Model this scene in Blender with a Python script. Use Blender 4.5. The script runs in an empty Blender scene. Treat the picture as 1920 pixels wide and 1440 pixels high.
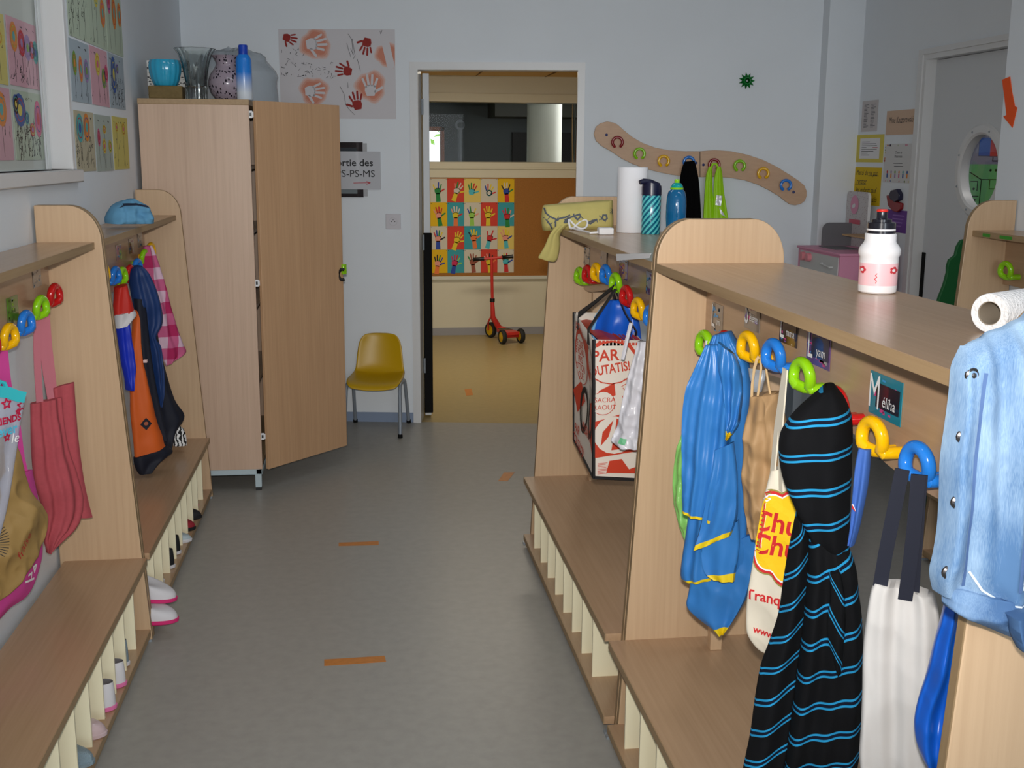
FLASH, FILL, DAY = 18.5, 2.5, 100.0
WOODV, WOOD_SHADED = (192, 163, 131), (180, 149, 118)  # second tone: the same beech, darkened to paint in shade on level boards

import bpy, bmesh, math, random
from mathutils import Vector, Matrix, noise
from mathutils.bvhtree import BVHTree

# ------------------------------------------------------------------ camera
sc = bpy.context.scene
COL = sc.collection
PI = math.pi
cam_d = bpy.data.cameras.new('camera')
cam = bpy.data.objects.new('camera', cam_d)
COL.objects.link(cam)
cam_d.sensor_fit = 'HORIZONTAL'
cam_d.sensor_width = 36.0
cam_d.lens = 36.0 * 2150.365 / 1920.0
cam_d.clip_start = 0.05
PITCH, YAW, ROLL = 0.19632, 0.13287, 0.00592
fwd = Vector((math.sin(YAW) * math.cos(PITCH), math.cos(YAW) * math.cos(PITCH), -math.sin(PITCH)))
r0 = Vector((math.cos(YAW), -math.sin(YAW), 0))
u0 = r0.cross(fwd)
rt = math.cos(ROLL) * r0 + math.sin(ROLL) * u0
up = -math.sin(ROLL) * r0 + math.cos(ROLL) * u0
cam.matrix_world = Matrix(((rt.x, up.x, -fwd.x, 0), (rt.y, up.y, -fwd.y, 0), (rt.z, up.z, -fwd.z, 1.57), (0, 0, 0, 1)))
sc.camera = cam

# ------------------------------------------------------------------ view and light
vs = sc.view_settings
vs.view_transform = 'Standard'
vs.look = 'None'
vs.gamma = 1.0
vs.exposure = 0.0
vs.use_curve_mapping = False
sc.cycles.use_denoising = True
sc.cycles.max_bounces = 8
sc.cycles.transparent_max_bounces = 12
sc.cycles.sample_clamp_indirect = 4.0
sc.cycles.caustics_reflective = False
sc.cycles.caustics_refractive = False

world = bpy.data.worlds.new('World')
sc.world = world
world.use_nodes = True
wn = world.node_tree.nodes
bg = wn['Background']
bg.inputs[0].default_value = (0.80, 0.92, 1.0, 1)
bg.inputs[1].default_value = 1.7


def light(name, kind, loc, energy, color, size=0.1, size_y=None, target=None, spread=None):
    d = bpy.data.lights.new(name, kind)
    d.energy = energy
    d.color = color
    if kind == 'AREA':
        d.shape = 'RECTANGLE'
        d.size = size
        d.size_y = size_y or size
        if spread:
            d.spread = spread
    else:
        d.shadow_soft_size = size
    o = bpy.data.objects.new(name, d)
    COL.objects.link(o)
    o.location = loc
    if target is not None:
        o.rotation_euler = (Vector(target) - Vector(loc)).to_track_quat('-Z', 'Y').to_euler()
    return o


# the camera's own flash, a small unit just above the lens, the daylight of the room and added fill lights
light('camera_flash', 'AREA', (0.0, 0.02, 1.655), FLASH, (1.0, 0.95, 0.89), 0.05, 0.03, (0.45, 5.0, 0.90), spread=math.radians(82))
FILL_C = (0.90, 0.95, 1.0)  # the three cloakroom ceiling lights below are added as ambient fill
light('ceiling_area_light', 'AREA', (0.1, 1.3, 2.66), FILL, FILL_C, 1.2, 0.3, (0.1, 1.3, 0))
light('ceiling_area_light', 'AREA', (0.1, 4.3, 2.66), FILL, FILL_C, 1.2, 0.3, (0.1, 4.3, 0))
light('ceiling_area_light', 'AREA', (1.75, 2.8, 2.66), FILL, FILL_C, 1.2, 0.3, (1.75, 2.8, 0))
light('daylight_window_rear', 'AREA', (0.9, -4.45, 1.7), DAY, (0.86, 0.94, 1.0), 2.8, 1.6, (0.9, 3.0, 1.4))
light('ceiling_area_light', 'AREA', (1.0, 8.3, 2.19), 23.0, (1.0, 0.91, 0.75), 1.2, 0.3, (1.0, 8.3, 0))
light('next_room_fill', 'AREA', (3.4, 4.9, 2.6), 6.0, (1.0, 0.97, 0.92), 0.5, 0.5, (3.4, 5.2, 0))  # added light without a fixture, brightens what the porthole shows
light('lobby_fill', 'AREA', (2.9, 12.2, 2.0), 20.0, (0.93, 0.97, 1.0), 1.2, 1.2, (1.7, 12.3, 1.6))  # added light floating in the lobby, stands in for its daylight

# ------------------------------------------------------------------ materials
MATS = {}


def lin(c):
    return tuple(((x / 255) / 12.92 if x / 255 <= 0.04045 else ((x / 255 + 0.055) / 1.055) ** 2.4) for x in c)


def mat(name, rgb, rough=0.6, metal=0.0, spec=0.5, trans=0.0, var=0.0, vscale=30.0, bump=0.0, bscale=200.0, coat=0.0, alpha=1.0, ior=1.45, sheen=0.0):
    if name in MATS:
        return MATS[name]
    m = bpy.data.materials.new(name)
    m.use_nodes = True
    nt = m.node_tree
    b = nt.nodes['Principled BSDF']
    c = lin(rgb)
    b.inputs['Base Color'].default_value = (*c, 1)
    b.inputs['Roughness'].default_value = rough
    b.inputs['Metallic'].default_value = metal
    b.inputs['Specular IOR Level'].default_value = spec
    b.inputs['Transmission Weight'].default_value = trans
    b.inputs['IOR'].default_value = ior
    b.inputs['Coat Weight'].default_value = coat
    b.inputs['Alpha'].default_value = alpha
    b.inputs['Sheen Weight'].default_value = sheen
    tc = None
    if var > 0 or bump > 0:
        tc = nt.nodes.new('ShaderNodeTexCoord')
    if var > 0:
        n = nt.nodes.new('ShaderNodeTexNoise')
        n.inputs['Scale'].default_value = vscale
        n.inputs['Detail'].default_value = 4
        nt.links.new(tc.outputs['Object'], n.inputs['Vector'])
        r = nt.nodes.new('ShaderNodeValToRGB')
        r.color_ramp.elements[0].position = 0.3
        r.color_ramp.elements[1].position = 0.7
        r.color_ramp.elements[0].color = (*[x * (1 - var) for x in c], 1)
        r.color_ramp.elements[1].color = (*[min(1, x * (1 + var)) for x in c], 1)
        nt.links.new(n.outputs['Fac'], r.inputs['Fac'])
        nt.links.new(r.outputs['Color'], b.inputs['Base Color'])
    if bump > 0:
        n2 = nt.nodes.new('ShaderNodeTexNoise')
        n2.inputs['Scale'].default_value = bscale
        n2.inputs['Detail'].default_value = 3
        nt.links.new(tc.outputs['Object'], n2.inputs['Vector'])
        bp = nt.nodes.new('ShaderNodeBump')
        bp.inputs['Strength'].default_value = bump
        bp.inputs['Distance'].default_value = 0.01
        nt.links.new(n2.outputs['Fac'], bp.inputs['Height'])
        nt.links.new(bp.outputs['Normal'], b.inputs['Normal'])
    MATS[name] = m
    return m


def wood(name, rgb, grain='z', rough=0.38, contrast=0.10):
    if name in MATS:
        return MATS[name]
    m = mat(name, rgb, rough, spec=0.45)
    nt = m.node_tree
    b = nt.nodes['Principled BSDF']
    tc = nt.nodes.new('ShaderNodeTexCoord')
    mp = nt.nodes.new('ShaderNodeMapping')
    s = {'z': (90, 90, 2.2), 'y': (90, 2.2, 90), 'x': (2.2, 90, 90)}[grain]
    mp.inputs['Scale'].default_value = s
    nt.links.new(tc.outputs['Object'], mp.inputs['Vector'])
    n = nt.nodes.new('ShaderNodeTexNoise')
    n.inputs['Scale'].default_value = 1.0
    n.inputs['Detail'].default_value = 5
    n.inputs['Roughness'].default_value = 0.62
    nt.links.new(mp.outputs['Vector'], n.inputs['Vector'])
    mp2 = nt.nodes.new('ShaderNodeMapping')
    mp2.inputs['Scale'].default_value = tuple(x * (0.12 if x > 50 else 0.35) for x in s)
    nt.links.new(tc.outputs['Object'], mp2.inputs['Vector'])
    n3 = nt.nodes.new('ShaderNodeTexNoise')
    n3.inputs['Scale'].default_value = 1.0
    n3.inputs['Detail'].default_value = 2
    nt.links.new(mp2.outputs['Vector'], n3.inputs['Vector'])
    mx = nt.nodes.new('ShaderNodeMix')
    mx.inputs['Factor'].default_value = 0.35
    nt.links.new(n.outputs['Fac'], mx.inputs['A'])
    nt.links.new(n3.outputs['Fac'], mx.inputs['B'])
    r = nt.nodes.new('ShaderNodeValToRGB')
    c = lin(rgb)
    r.color_ramp.elements[0].position = 0.32
    r.color_ramp.elements[1].position = 0.68
    r.color_ramp.elements[0].color = (c[0] * (1 - contrast), c[1] * (1 - contrast * 1.25), c[2] * (1 - contrast * 1.5), 1)
    r.color_ramp.elements[1].color = (*[min(1, x * (1 + contrast * 0.6)) for x in c], 1)
    nt.links.new(mx.outputs['Result'], r.inputs['Fac'])
    nt.links.new(r.outputs['Color'], b.inputs['Base Color'])
    return m


def mth(nt, op, a, b=None, c=None):
    n = nt.nodes.new('ShaderNodeMath')
    n.operation = op
    for i, v in enumerate((a, b, c)):
        if v is None:
            continue
        if isinstance(v, (int, float)):
            n.inputs[i].default_value = v
        else:
            nt.links.new(v, n.inputs[i])
    return n.outputs[0]


def pane_mat(name, tint=(1, 1, 1), gloss=1.0, rough=0.02):
    if name in MATS:
        return MATS[name]
    m = bpy.data.materials.new(name)
    m.use_nodes = True
    nt = m.node_tree
    nt.nodes.remove(nt.nodes['Principled BSDF'])
    out = nt.nodes['Material Output']
    t = nt.nodes.new('ShaderNodeBsdfTransparent')
    t.inputs['Color'].default_value = (*tint, 1)
    g = nt.nodes.new('ShaderNodeBsdfGlossy')
    g.inputs['Roughness'].default_value = rough
    lw = nt.nodes.new('ShaderNodeLayerWeight')
    lw.inputs['Blend'].default_value = 0.5
    mx = nt.nodes.new('ShaderNodeMixShader')
    p5 = mth(nt, 'POWER', lw.outputs['Facing'], 5.0)
    fr = mth(nt, 'MULTIPLY', mth(nt, 'MULTIPLY_ADD', p5, 0.9, 0.05), gloss)
    nt.links.new(fr, mx.inputs['Fac'])
    nt.links.new(t.outputs[0], mx.inputs[1])
    nt.links.new(g.outputs[0], mx.inputs[2])
    nt.links.new(mx.outputs[0], out.inputs['Surface'])
    MATS[name] = m
    return m


def film_mat(name, rgb, opacity=0.5, rough=0.25, bump=0.0):
    """thin translucent plastic"""
    if name in MATS:
        return MATS[name]
    m = mat(name, rgb, rough, bump=bump, bscale=40)
    nt = m.node_tree
    b = nt.nodes['Principled BSDF']
    out = nt.nodes['Material Output']
    t = nt.nodes.new('ShaderNodeBsdfTransparent')
    mx = nt.nodes.new('ShaderNodeMixShader')
    mx.inputs['Fac'].default_value = opacity
    nt.links.new(t.outputs[0], mx.inputs[1])
    nt.links.new(b.outputs[0], mx.inputs[2])
    nt.links.new(mx.outputs[0], out.inputs['Surface'])
    return m


def uvnode(nt):
    tc = nt.nodes.new('ShaderNodeTexCoord')
    sp = nt.nodes.new('ShaderNodeSeparateXYZ')
    nt.links.new(tc.outputs['UV'], sp.inputs[0])
    return sp


def mixc(nt, fac, c1, c2):
    n = nt.nodes.new('ShaderNodeMix')
    n.data_type = 'RGBA'
    nt.links.new(fac, n.inputs['Factor'])
    for key, c in ((6, c1), (7, c2)):
        if isinstance(c, tuple):
            n.inputs[key].default_value = (*c, 1)
        else:
            nt.links.new(c, n.inputs[key])
    return n.outputs[2]


def stripe_mat(name, base, line, mid, period, w=0.0085, gap=0.022):
    """dark knit with pairs of thin stripes, laid along the cloth's own height"""
    m = mat(name, base, 0.9, spec=0.2)
    nt = m.node_tree
    sp = uvnode(nt)
    v = mth(nt, 'FRACT', mth(nt, 'DIVIDE', sp.outputs[1], period))
    v = mth(nt, 'MULTIPLY', v, period)
    l1 = mth(nt, 'LESS_THAN', mth(nt, 'ABSOLUTE', mth(nt, 'SUBTRACT', v, 0.02)), w / 2)
    l2 = mth(nt, 'LESS_THAN', mth(nt, 'ABSOLUTE', mth(nt, 'SUBTRACT', v, 0.02 + gap)), w / 2)
    both = mth(nt, 'MAXIMUM', l1, l2)
    inner = mth(nt, 'LESS_THAN', mth(nt, 'ABSOLUTE', mth(nt, 'SUBTRACT', v, 0.02 + gap / 2)), gap / 2)
    c = mixc(nt, inner, lin(base), lin(mid))
    c = mixc(nt, both, c, lin(line))
    nt.links.new(c, nt.nodes['Principled BSDF'].inputs['Base Color'])
    return m


def gingham_mat(name, dark, middle, light_, size):
    m = mat(name, middle, 0.85, spec=0.2)
    nt = m.node_tree
    sp = uvnode(nt)
    a = mth(nt, 'GREATER_THAN', mth(nt, 'FRACT', mth(nt, 'DIVIDE', sp.outputs[0], size)), 0.5)
    b = mth(nt, 'GREATER_THAN', mth(nt, 'FRACT', mth(nt, 'DIVIDE', sp.outputs[1], size)), 0.5)
    both = mth(nt, 'MULTIPLY', a, b)
    one = mth(nt, 'MAXIMUM', a, b)
    c = mixc(nt, one, lin(light_), lin(middle))
    c = mixc(nt, both, c, lin(dark))
    nt.links.new(c, nt.nodes['Principled BSDF'].inputs['Base Color'])
    return m


def denim_mat(name, dark, pale):
    m = mat(name, pale, 0.85, spec=0.2)
    nt = m.node_tree
    tc = nt.nodes.new('ShaderNodeTexCoord')
    mp = nt.nodes.new('ShaderNodeMapping')
    mp.inputs['Scale'].default_value = (14, 14, 5)
    nt.links.new(tc.outputs['Object'], mp.inputs['Vector'])
    n = nt.nodes.new('ShaderNodeTexNoise')
    n.inputs['Scale'].default_value = 1.0
    n.inputs['Detail'].default_value = 5
    nt.links.new(mp.outputs[0], n.inputs['Vector'])
    mp2 = nt.nodes.new('ShaderNodeMapping')
    mp2.inputs['Scale'].default_value = (900, 900, 90)
    nt.links.new(tc.outputs['Object'], mp2.inputs['Vector'])
    n2 = nt.nodes.new('ShaderNodeTexNoise')
    n2.inputs['Scale'].default_value = 1.0
    nt.links.new(mp2.outputs[0], n2.inputs['Vector'])
    f = mth(nt, 'ADD', mth(nt, 'MULTIPLY', n.outputs['Fac'], 0.8), mth(nt, 'MULTIPLY', n2.outputs['Fac'], 0.2))
    r = nt.nodes.new('ShaderNodeValToRGB')
    r.color_ramp.elements[0].position = 0.39
    r.color_ramp.elements[1].position = 0.62
    r.color_ramp.elements[0].color = (*lin(dark), 1)
    r.color_ramp.elements[1].color = (*lin(pale), 1)
    nt.links.new(f, r.inputs['Fac'])
    nt.links.new(r.outputs['Color'], nt.nodes['Principled BSDF'].inputs['Base Color'])
    return m


def dots_mat(name, base, dot, scale, thr=0.28, rough=0.4, stretch=(1, 1, 1)):
    m = mat(name, base, rough)
    nt = m.node_tree
    tc = nt.nodes.new('ShaderNodeTexCoord')
    mp = nt.nodes.new('ShaderNodeMapping')
    mp.inputs['Scale'].default_value = stretch
    nt.links.new(tc.outputs['Object'], mp.inputs['Vector'])
    vo = nt.nodes.new('ShaderNodeTexVoronoi')
    vo.inputs['Scale'].default_value = scale
    nt.links.new(mp.outputs[0], vo.inputs['Vector'])
    f = mth(nt, 'LESS_THAN', vo.outputs['Distance'], thr)
    c = mixc(nt, f, lin(base), lin(dot))
    nt.links.new(c, nt.nodes['Principled BSDF'].inputs['Base Color'])
    return m


WOOD = wood('beech_vertical', WOODV, 'z')
WOODH = wood('beech_horizontal_shaded', WOOD_SHADED, 'y', rough=0.25)  # shade of seat and shelf tops is put into this darker colour
WOODX = wood('beech_crosswise_shaded', WOOD_SHADED, 'x', rough=0.30)
WOODC = wood('cabinet_beech', (196, 168, 146), 'z', contrast=0.12)
EDGE = wood('edge_band', (150, 126, 94), 'z', rough=0.5, contrast=0.16)
EDGEH = wood('shelf_edge_band', (164, 138, 104), 'y', rough=0.5, contrast=0.16)
CREAM = mat('cream_laminate', (236, 228, 196), 0.45)
WALL = mat('painted_wall', (224, 230, 236), 0.72, var=0.015, vscale=3, bump=0.05, bscale=260)
WALLY = mat('cream_wall', (214, 206, 182), 0.7, var=0.015, vscale=3)
TRIMW = mat('white_gloss_paint', (214, 215, 216), 0.35)
DOORM = mat('grey_door_laminate', (206, 210, 214), 0.5)
BASEB = mat('blue_grey_skirting', (130, 146, 172), 0.5)
BLACK = mat('black_plastic', (14, 14, 16), 0.35)
RUBBER = mat('black_rubber', (14, 14, 15), 0.8, spec=0.2)
PAPER = mat('white_paper', (226, 226, 228), 0.8)
CHROME = mat('chrome', (190, 190, 195), 0.15, metal=1.0)
GREYM = mat('grey_metal', (150, 158, 166), 0.4, metal=0.3)
GLASS = pane_mat('window_glass')
GREENP = mat('green_plastic', (140, 204, 20), 0.16, coat=0.4)
REDP = mat('red_plastic', (190, 26, 26), 0.16, coat=0.4)
YELP = mat('yellow_plastic', (240, 184, 6), 0.16, coat=0.4)
BLUEP = mat('blue_plastic', (36, 122, 214), 0.16, coat=0.4)
HOOKM = {'green': GREENP, 'red': REDP, 'yellow': YELP, 'blue': BLUEP}

# ------------------------------------------------------------------ object helpers
ORG = {}


def tag(o, label=None, cat=None, group=None, kind=None):
    if label:
        o['label'] = label
    if cat:
        o['category'] = cat
    if group:
        o['group'] = group
    if kind:
        o['kind'] = kind
    return o


def thing(name, label, cat, loc=(0, 0, 0), group=None):
    o = bpy.data.objects.new(name, None)
    COL.objects.link(o)
    o.location = loc
    o.empty_display_size = 0.1
    ORG[o] = Vector(loc)
    return tag(o, label, cat, group)


class B:
    """collects shapes of one part"""

    def __init__(s):
        s.v, s.f, s.m, s.uv = [], [], [], {}

    def add(s, vs, fs, m=0):
        k = len(s.v)
        s.v += [Vector(p) for p in vs]
        for f in fs:
            s.f.append([k + i for i in f])
            s.m.append(m)
        return s

    def box(s, x0, x1, y0, y1, z0, z1, m=0):
        vs = [(x, y, z) for x in (x0, x1) for y in (y0, y1) for z in (z0, z1)]
        return s.add(vs, [(0, 1, 3, 2), (4, 6, 7, 5), (0, 4, 5, 1), (2, 3, 7, 6), (0, 2, 6, 4), (1, 5, 7, 3)], m)

    def obox(s, c, ax, ay, hx, hy, z0, z1, m=0):
        """box on a plan with axes ax, ay (2D unit vectors)"""
        vs = [(c[0] + i * hx * ax[0] + j * hy * ay[0], c[1] + i * hx * ax[1] + j * hy * ay[1], z) for i in (-1, 1) for j in (-1, 1) for z in (z0, z1)]
        return s.add(vs, [(0, 1, 3, 2), (4, 6, 7, 5), (0, 4, 5, 1), (2, 3, 7, 6), (0, 2, 6, 4), (1, 5, 7, 3)], m)

    def prism(s, pts, fn0, fn1, m=0, mside=None):
        n = len(pts)
        vs = [fn0(*p) for p in pts] + [fn1(*p) for p in pts]
        s.add(vs, [tuple(range(n - 1, -1, -1)), tuple(range(n, 2 * n))], m)
        k = len(s.v) - 2 * n
        for i in range(n):
            j = (i + 1) % n
            s.f.append([k + i, k + j, k + n + j, k + n + i])
            s.m.append(m if mside is None else mside)
        return s

    def tube(s, pts, r, n=10, closed=False, m=0, caps=True):
        P = [Vector(p) for p in pts]
        N = len(P)
        rr = r if isinstance(r, (list, tuple)) else [r] * N
        rings = []
        prev = None
        for i in range(N):
            if closed:
                t = P[(i + 1) % N] - P[i - 1]
            else:
                t = P[min(i + 1, N - 1)] - P[max(i - 1, 0)]
            t.normalize()
            if prev is None:
                a = Vector((0, 0, 1)) if abs(t.z) < 0.9 else Vector((1, 0, 0))
                nrm = (a - t * a.dot(t)).normalized()
            else:
                nrm = (prev - t * prev.dot(t)).normalized()
            prev = nrm
            bn = t.cross(nrm)
            rings.append([P[i] + rr[i] * (math.cos(2 * PI * k / n) * nrm + math.sin(2 * PI * k / n) * bn) for k in range(n)])
        vs = [v for rg in rings for v in rg]
        fs = []
        for i in range(N if closed else N - 1):
            j = (i + 1) % N
            for k in range(n):
                l = (k + 1) % n
                fs.append((i * n + k, i * n + l, j * n + l, j * n + k))
        if not closed and caps:
            fs.append(tuple(range(n - 1, -1, -1)))
            fs.append(tuple((N - 1) * n + k for k in range(n)))
        return s.add(vs, fs, m)

    def lathe(s, prof, c=(0, 0, 0), n=28, m=0, rib=0.0, nrib=0, mats=None):
        """prof: (radius, z) from bottom to top"""
        N = len(prof)
        vs = []
        for r, z in prof:
            for k in range(n):
                a = 2 * PI * k / n
                q = r * (1 + rib * math.cos(nrib * a)) if rib else r
                vs.append((c[0] + q * math.cos(a), c[1] + q * math.sin(a), c[2] + z))
        k0 = len(s.v)
        s.v += [Vector(p) for p in vs]
        for i in range(N - 1):
            for k in range(n):
                l = (k + 1) % n
                s.f.append([k0 + i * n + k, k0 + i * n + l, k0 + (i + 1) * n + l, k0 + (i + 1) * n + k])
                s.m.append(mats[i] if mats else m)
        if prof[0][0] > 1e-5:
            s.f.append([k0 + k for k in range(n - 1, -1, -1)])
            s.m.append(mats[0] if mats else m)
        if prof[-1][0] > 1e-5:
            s.f.append([k0 + (N - 1) * n + k for k in range(n)])
            s.m.append(mats[-1] if mats else m)
        return s

    def grid(s, rows, m=0, close_u=False):
        n = len(rows[0])
        vs = [p for r in rows for p in r]
        fs = []
        for i in range(len(rows) - 1):
            for k in range(n if close_u else n - 1):
                l = (k + 1) % n
                fs.append((i * n + k, i * n + l, (i + 1) * n + l, (i + 1) * n + k))
        return s.add(vs, fs, m)

    def build(s, name, mats, parent=None, smooth=True, bevel=0.0, weld=True, subsurf=0, solid=0.0, label=None, angle=38):
        org = Vector((0, 0, 0))
        if parent is not None:
            org = ORG[parent]
        me = bpy.data.meshes.new(name)
        me.from_pydata([tuple(p - org) for p in s.v], [], s.f)
        if not isinstance(mats, (list, tuple)):
            mats = [mats]
        for mm in mats:
            me.materials.append(mm)
        me.polygons.foreach_set('material_index', s.m)
        bm = bmesh.new()
        bm.from_mesh(me)
        if weld:
            bmesh.ops.remove_doubles(bm, verts=bm.verts, dist=1e-5)
        bmesh.ops.recalc_face_normals(bm, faces=bm.faces)
        if smooth:
            lim = math.radians(angle)
            for f in bm.faces:
                f.smooth = True
            for e in bm.edges:
                if len(e.link_faces) == 2 and e.calc_face_angle(0) > lim:
                    e.smooth = False
        bm.to_mesh(me)
        bm.free()
        o = bpy.data.objects.new(name, me)
        COL.objects.link(o)
        if parent is not None:
            o.parent = parent
        ORG[o] = org
        if solid:
            md = o.modifiers.new('solid', 'SOLIDIFY')
            md.thickness = solid
            md.offset = 0
        if bevel:
            md = o.modifiers.new('bevel', 'BEVEL')
            md.width = bevel
            md.segments = 2
            md.limit_method = 'ANGLE'
            md.angle_limit = math.radians(40)
        if subsurf:
            md = o.modifiers.new('sub', 'SUBSURF')
            md.levels = md.render_levels = subsurf
        if label:
            o['label'] = label
        return o


def struct(o):
    o['kind'] = 'structure'
    return o


def copy_tree(o, parent=None):
    c = o.copy()
    COL.objects.link(c)
    c.parent = parent
    for ch in list(o.children):
        copy_tree(ch, c)
    return c


# ------------------------------------------------------------------ flat sheets with drawing on them
_TXT = {}


def text_mesh(body, size, shear=0.0, bold=0.0, sx=1.0):
    key = (body, size, shear, bold, sx)
    if key in _TXT:
        return _TXT[key]
    cu = bpy.data.curves.new('text', 'FONT')
    cu.body = body
    cu.size = size
    cu.shear = shear
    cu.offset = bold
    cu.align_x = 'CENTER'
    cu.align_y = 'CENTER'
    cu.resolution_u = 3
    o = bpy.data.objects.new('text', cu)
    COL.objects.link(o)
    dg = bpy.context.evaluated_depsgraph_get()
    dg.update()
    me = bpy.data.meshes.new_from_object(o.evaluated_get(dg))
    vs = [(v.co.x * sx, v.co.y) for v in me.vertices]
    fs = [tuple(p.vertices) for p in me.polygons]
    bpy.data.objects.remove(o)
    bpy.data.curves.remove(cu)
    bpy.data.meshes.remove(me)
    _TXT[key] = (vs, fs)
    return _TXT[key]


class Flat:
    """a thin sheet: origin at its centre, u right, v up, n towards the viewer"""

    def __init__(s, o, u, n, w=None, h=None, base=None, thick=0.0012, v=(0, 0, 1), d=0.0004):
        s.o, s.u, s.n = Vector(o), Vector(u).normalized(), Vector(n).normalized()
        s.v = Vector(v).normalized()
        s.b = B()
        s.mats = []
        s.d = d
        s.t = thick
        if w:
            m = s.mi(base)
            pts = [(-w / 2, -h / 2), (w / 2, -h / 2), (w / 2, h / 2), (-w / 2, h / 2)]
            s.b.prism(pts, lambda a, c: s.P(a, c, 0), lambda a, c: s.P(a, c, thick), m)

    def P(s, a, c, n):
        return s.o + s.u * a + s.v * c + s.n * n

    def mi(s, m):
        if m not in s.mats:
            s.mats.append(m)
        return s.mats.index(m)

    def poly(s, pts, m, layer=1):
        z = s.t + layer * s.d
        s.b.add([s.P(a, c, z) for a, c in pts], [tuple(range(len(pts)))], s.mi(m))

    def disc(s, x, y, r, m, layer=1, ry=None, n=16, rot=0.0):
        ry = ry or r
        cr, sr = math.cos(rot), math.sin(rot)
        s.poly([(x + r * math.cos(t) * cr - ry * math.sin(t) * sr, y + r * math.cos(t) * sr + ry * math.sin(t) * cr) for t in [2 * PI * k / n for k in range(n)]], m, layer)

    def rect(s, x0, y0, x1, y1, m, layer=1):
        s.poly([(x0, y0), (x1, y0), (x1, y1), (x0, y1)], m, layer)

    def stroke(s, pts, w, m, layer=1):
        for (a, b) in zip(pts[:-1], pts[1:]):
            dx, dy = b[0] - a[0], b[1] - a[1]
            L = math.hypot(dx, dy) or 1e-6
            ex, ey = dx / L * w * 0.3, dy / L * w * 0.3
            nx, ny = -dy / L * w / 2, dx / L * w / 2
            s.poly([(a[0] - ex + nx, a[1] - ey + ny), (a[0] - ex - nx, a[1] - ey - ny), (b[0] + ex - nx, b[1] + ey - ny), (b[0] + ex + nx, b[1] + ey + ny)], m, layer)

    def ring(s, x, y, r, w, m, layer=1, ry=None, n=20, rot=0.0):
        ry = ry or r
        cr, sr = math.cos(rot), math.sin(rot)
        P = []
        for k in range(n + 1):
            t = 2 * PI * k / n
            P.append((x + r * math.cos(t) * cr - ry * math.sin(t) * sr, y + r * math.cos(t) * sr + ry * math.sin(t) * cr))
        s.stroke(P, w, m, layer)

    def capsule(s, a, b, r, m, layer=1, r2=None):
        r2 = r2 or r
        t = math.atan2(b[1] - a[1], b[0] - a[0])
        pts = [(b[0] + r2 * math.cos(t + q), b[1] + r2 * math.sin(t + q)) for q in [(-0.5 + k / 6) * PI for k in range(7)]]
        pts += [(a[0] + r * math.cos(t + PI + q), a[1] + r * math.sin(t + PI + q)) for q in [(-0.5 + k / 6) * PI for k in range(7)]]
        s.poly(pts, m, layer)

    def hand(s, x, y, S, rot, pm, fm=None, layer=1, arm=None, mirror=1, gap=0.0):
        """S = hand length; rot = direction of the middle finger"""
        fm = fm or [pm] * 5
        c, q = math.cos(rot - PI / 2), math.sin(rot - PI / 2)

        def T(a, b):
            a *= mirror
            return (x + S * (a * c - b * q), y + S * (a * q + b * c))
        if arm:
            s.poly([T(-0.13, -0.15), T(0.13, -0.15), T(0.16, -0.75), T(-0.16, -0.75)], arm, layer)
        s.poly([T(a, b) for a, b in ((-0.15, -0.22), (0.15, -0.22), (0.22, 0.0), (0.21, 0.16), (0.07, 0.2), (-0.08, 0.2), (-0.2, 0.14), (-0.22, -0.02))], pm, layer)
        g = gap
        for i, (bx, by, ang, L, r) in enumerate(((-0.17, 0.14, 112, 0.30, 0.042), (-0.06, 0.19, 97, 0.38, 0.046), (0.06, 0.19, 84, 0.37, 0.046), (0.17, 0.14, 68, 0.30, 0.043), (0.19, -0.06, 28, 0.30, 0.05))):
            a = math.radians(ang)
            p0 = (bx + g * math.cos(a), by + g * math.sin(a))
            p1 = (bx + L * math.cos(a), by + L * math.sin(a))
            s.capsule(T(*p0), T(*p1), r * S, fm[i], layer)

    def text(s, body, x, y, size, m, layer=1, shear=0.0, bold=0.0, rot=0.0, sx=1.0):
        vs, fs = text_mesh(body, size, shear, bold, sx)
        z = s.t + layer * s.d
        c, q = math.cos(rot), math.sin(rot)
        s.b.add([s.P(x + a * c - e * q, y + a * q + e * c, z) for a, e in vs], fs, s.mi(m))

    def build(s, name, parent=None, label=None, wrap=None, off=0.0015):
        if wrap is not None:
            # lay the print on the cloth below it
            src = bmesh.new()
            dg = bpy.context.evaluated_depsgraph_get()
            dg.update()
            src.from_object(wrap, dg)
            src.transform(wrap.matrix_world if wrap.parent is None else Matrix.Translation(ORG[wrap]))
            tree = BVHTree.FromBMesh(src)
            me = bpy.data.meshes.new('tmp')
            me.from_pydata([tuple(p) for p in s.b.v], [], s.b.f)
            me.polygons.foreach_set('material_index', s.b.m)
            bm = bmesh.new()
            bm.from_mesh(me)
            bmesh.ops.triangulate(bm, faces=bm.faces)
            for it in range(5):
                es = [e for e in bm.edges if e.calc_length() > 0.016]
                if not es:
                    break
                bmesh.ops.subdivide_edges(bm, edges=es, cuts=1)
                bmesh.ops.triangulate(bm, faces=[f for f in bm.faces if len(f.verts) > 3])
            dead = []
            for v in bm.verts:
                lay = (v.co - s.o).dot(s.n)
                h = tree.ray_cast(v.co + s.n * 0.5, -s.n, 1.2)
                if h[0] is not None:
                    v.co = h[0] + s.n * (off + max(0, lay))
                else:
                    dead.append(v)
            bmesh.ops.delete(bm, geom=dead, context='VERTS')
            bm.verts.index_update()
            s.b.v = [v.co.copy() for v in bm.verts]
            s.b.f = [[v.index for v in f.verts] for f in bm.faces]
            s.b.m = [f.material_index for f in bm.faces]
            bm.free()
            src.free()
            bpy.data.meshes.remove(me)
        return s.b.build(name, s.mats, parent, smooth=False, weld=False, label=label)


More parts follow.
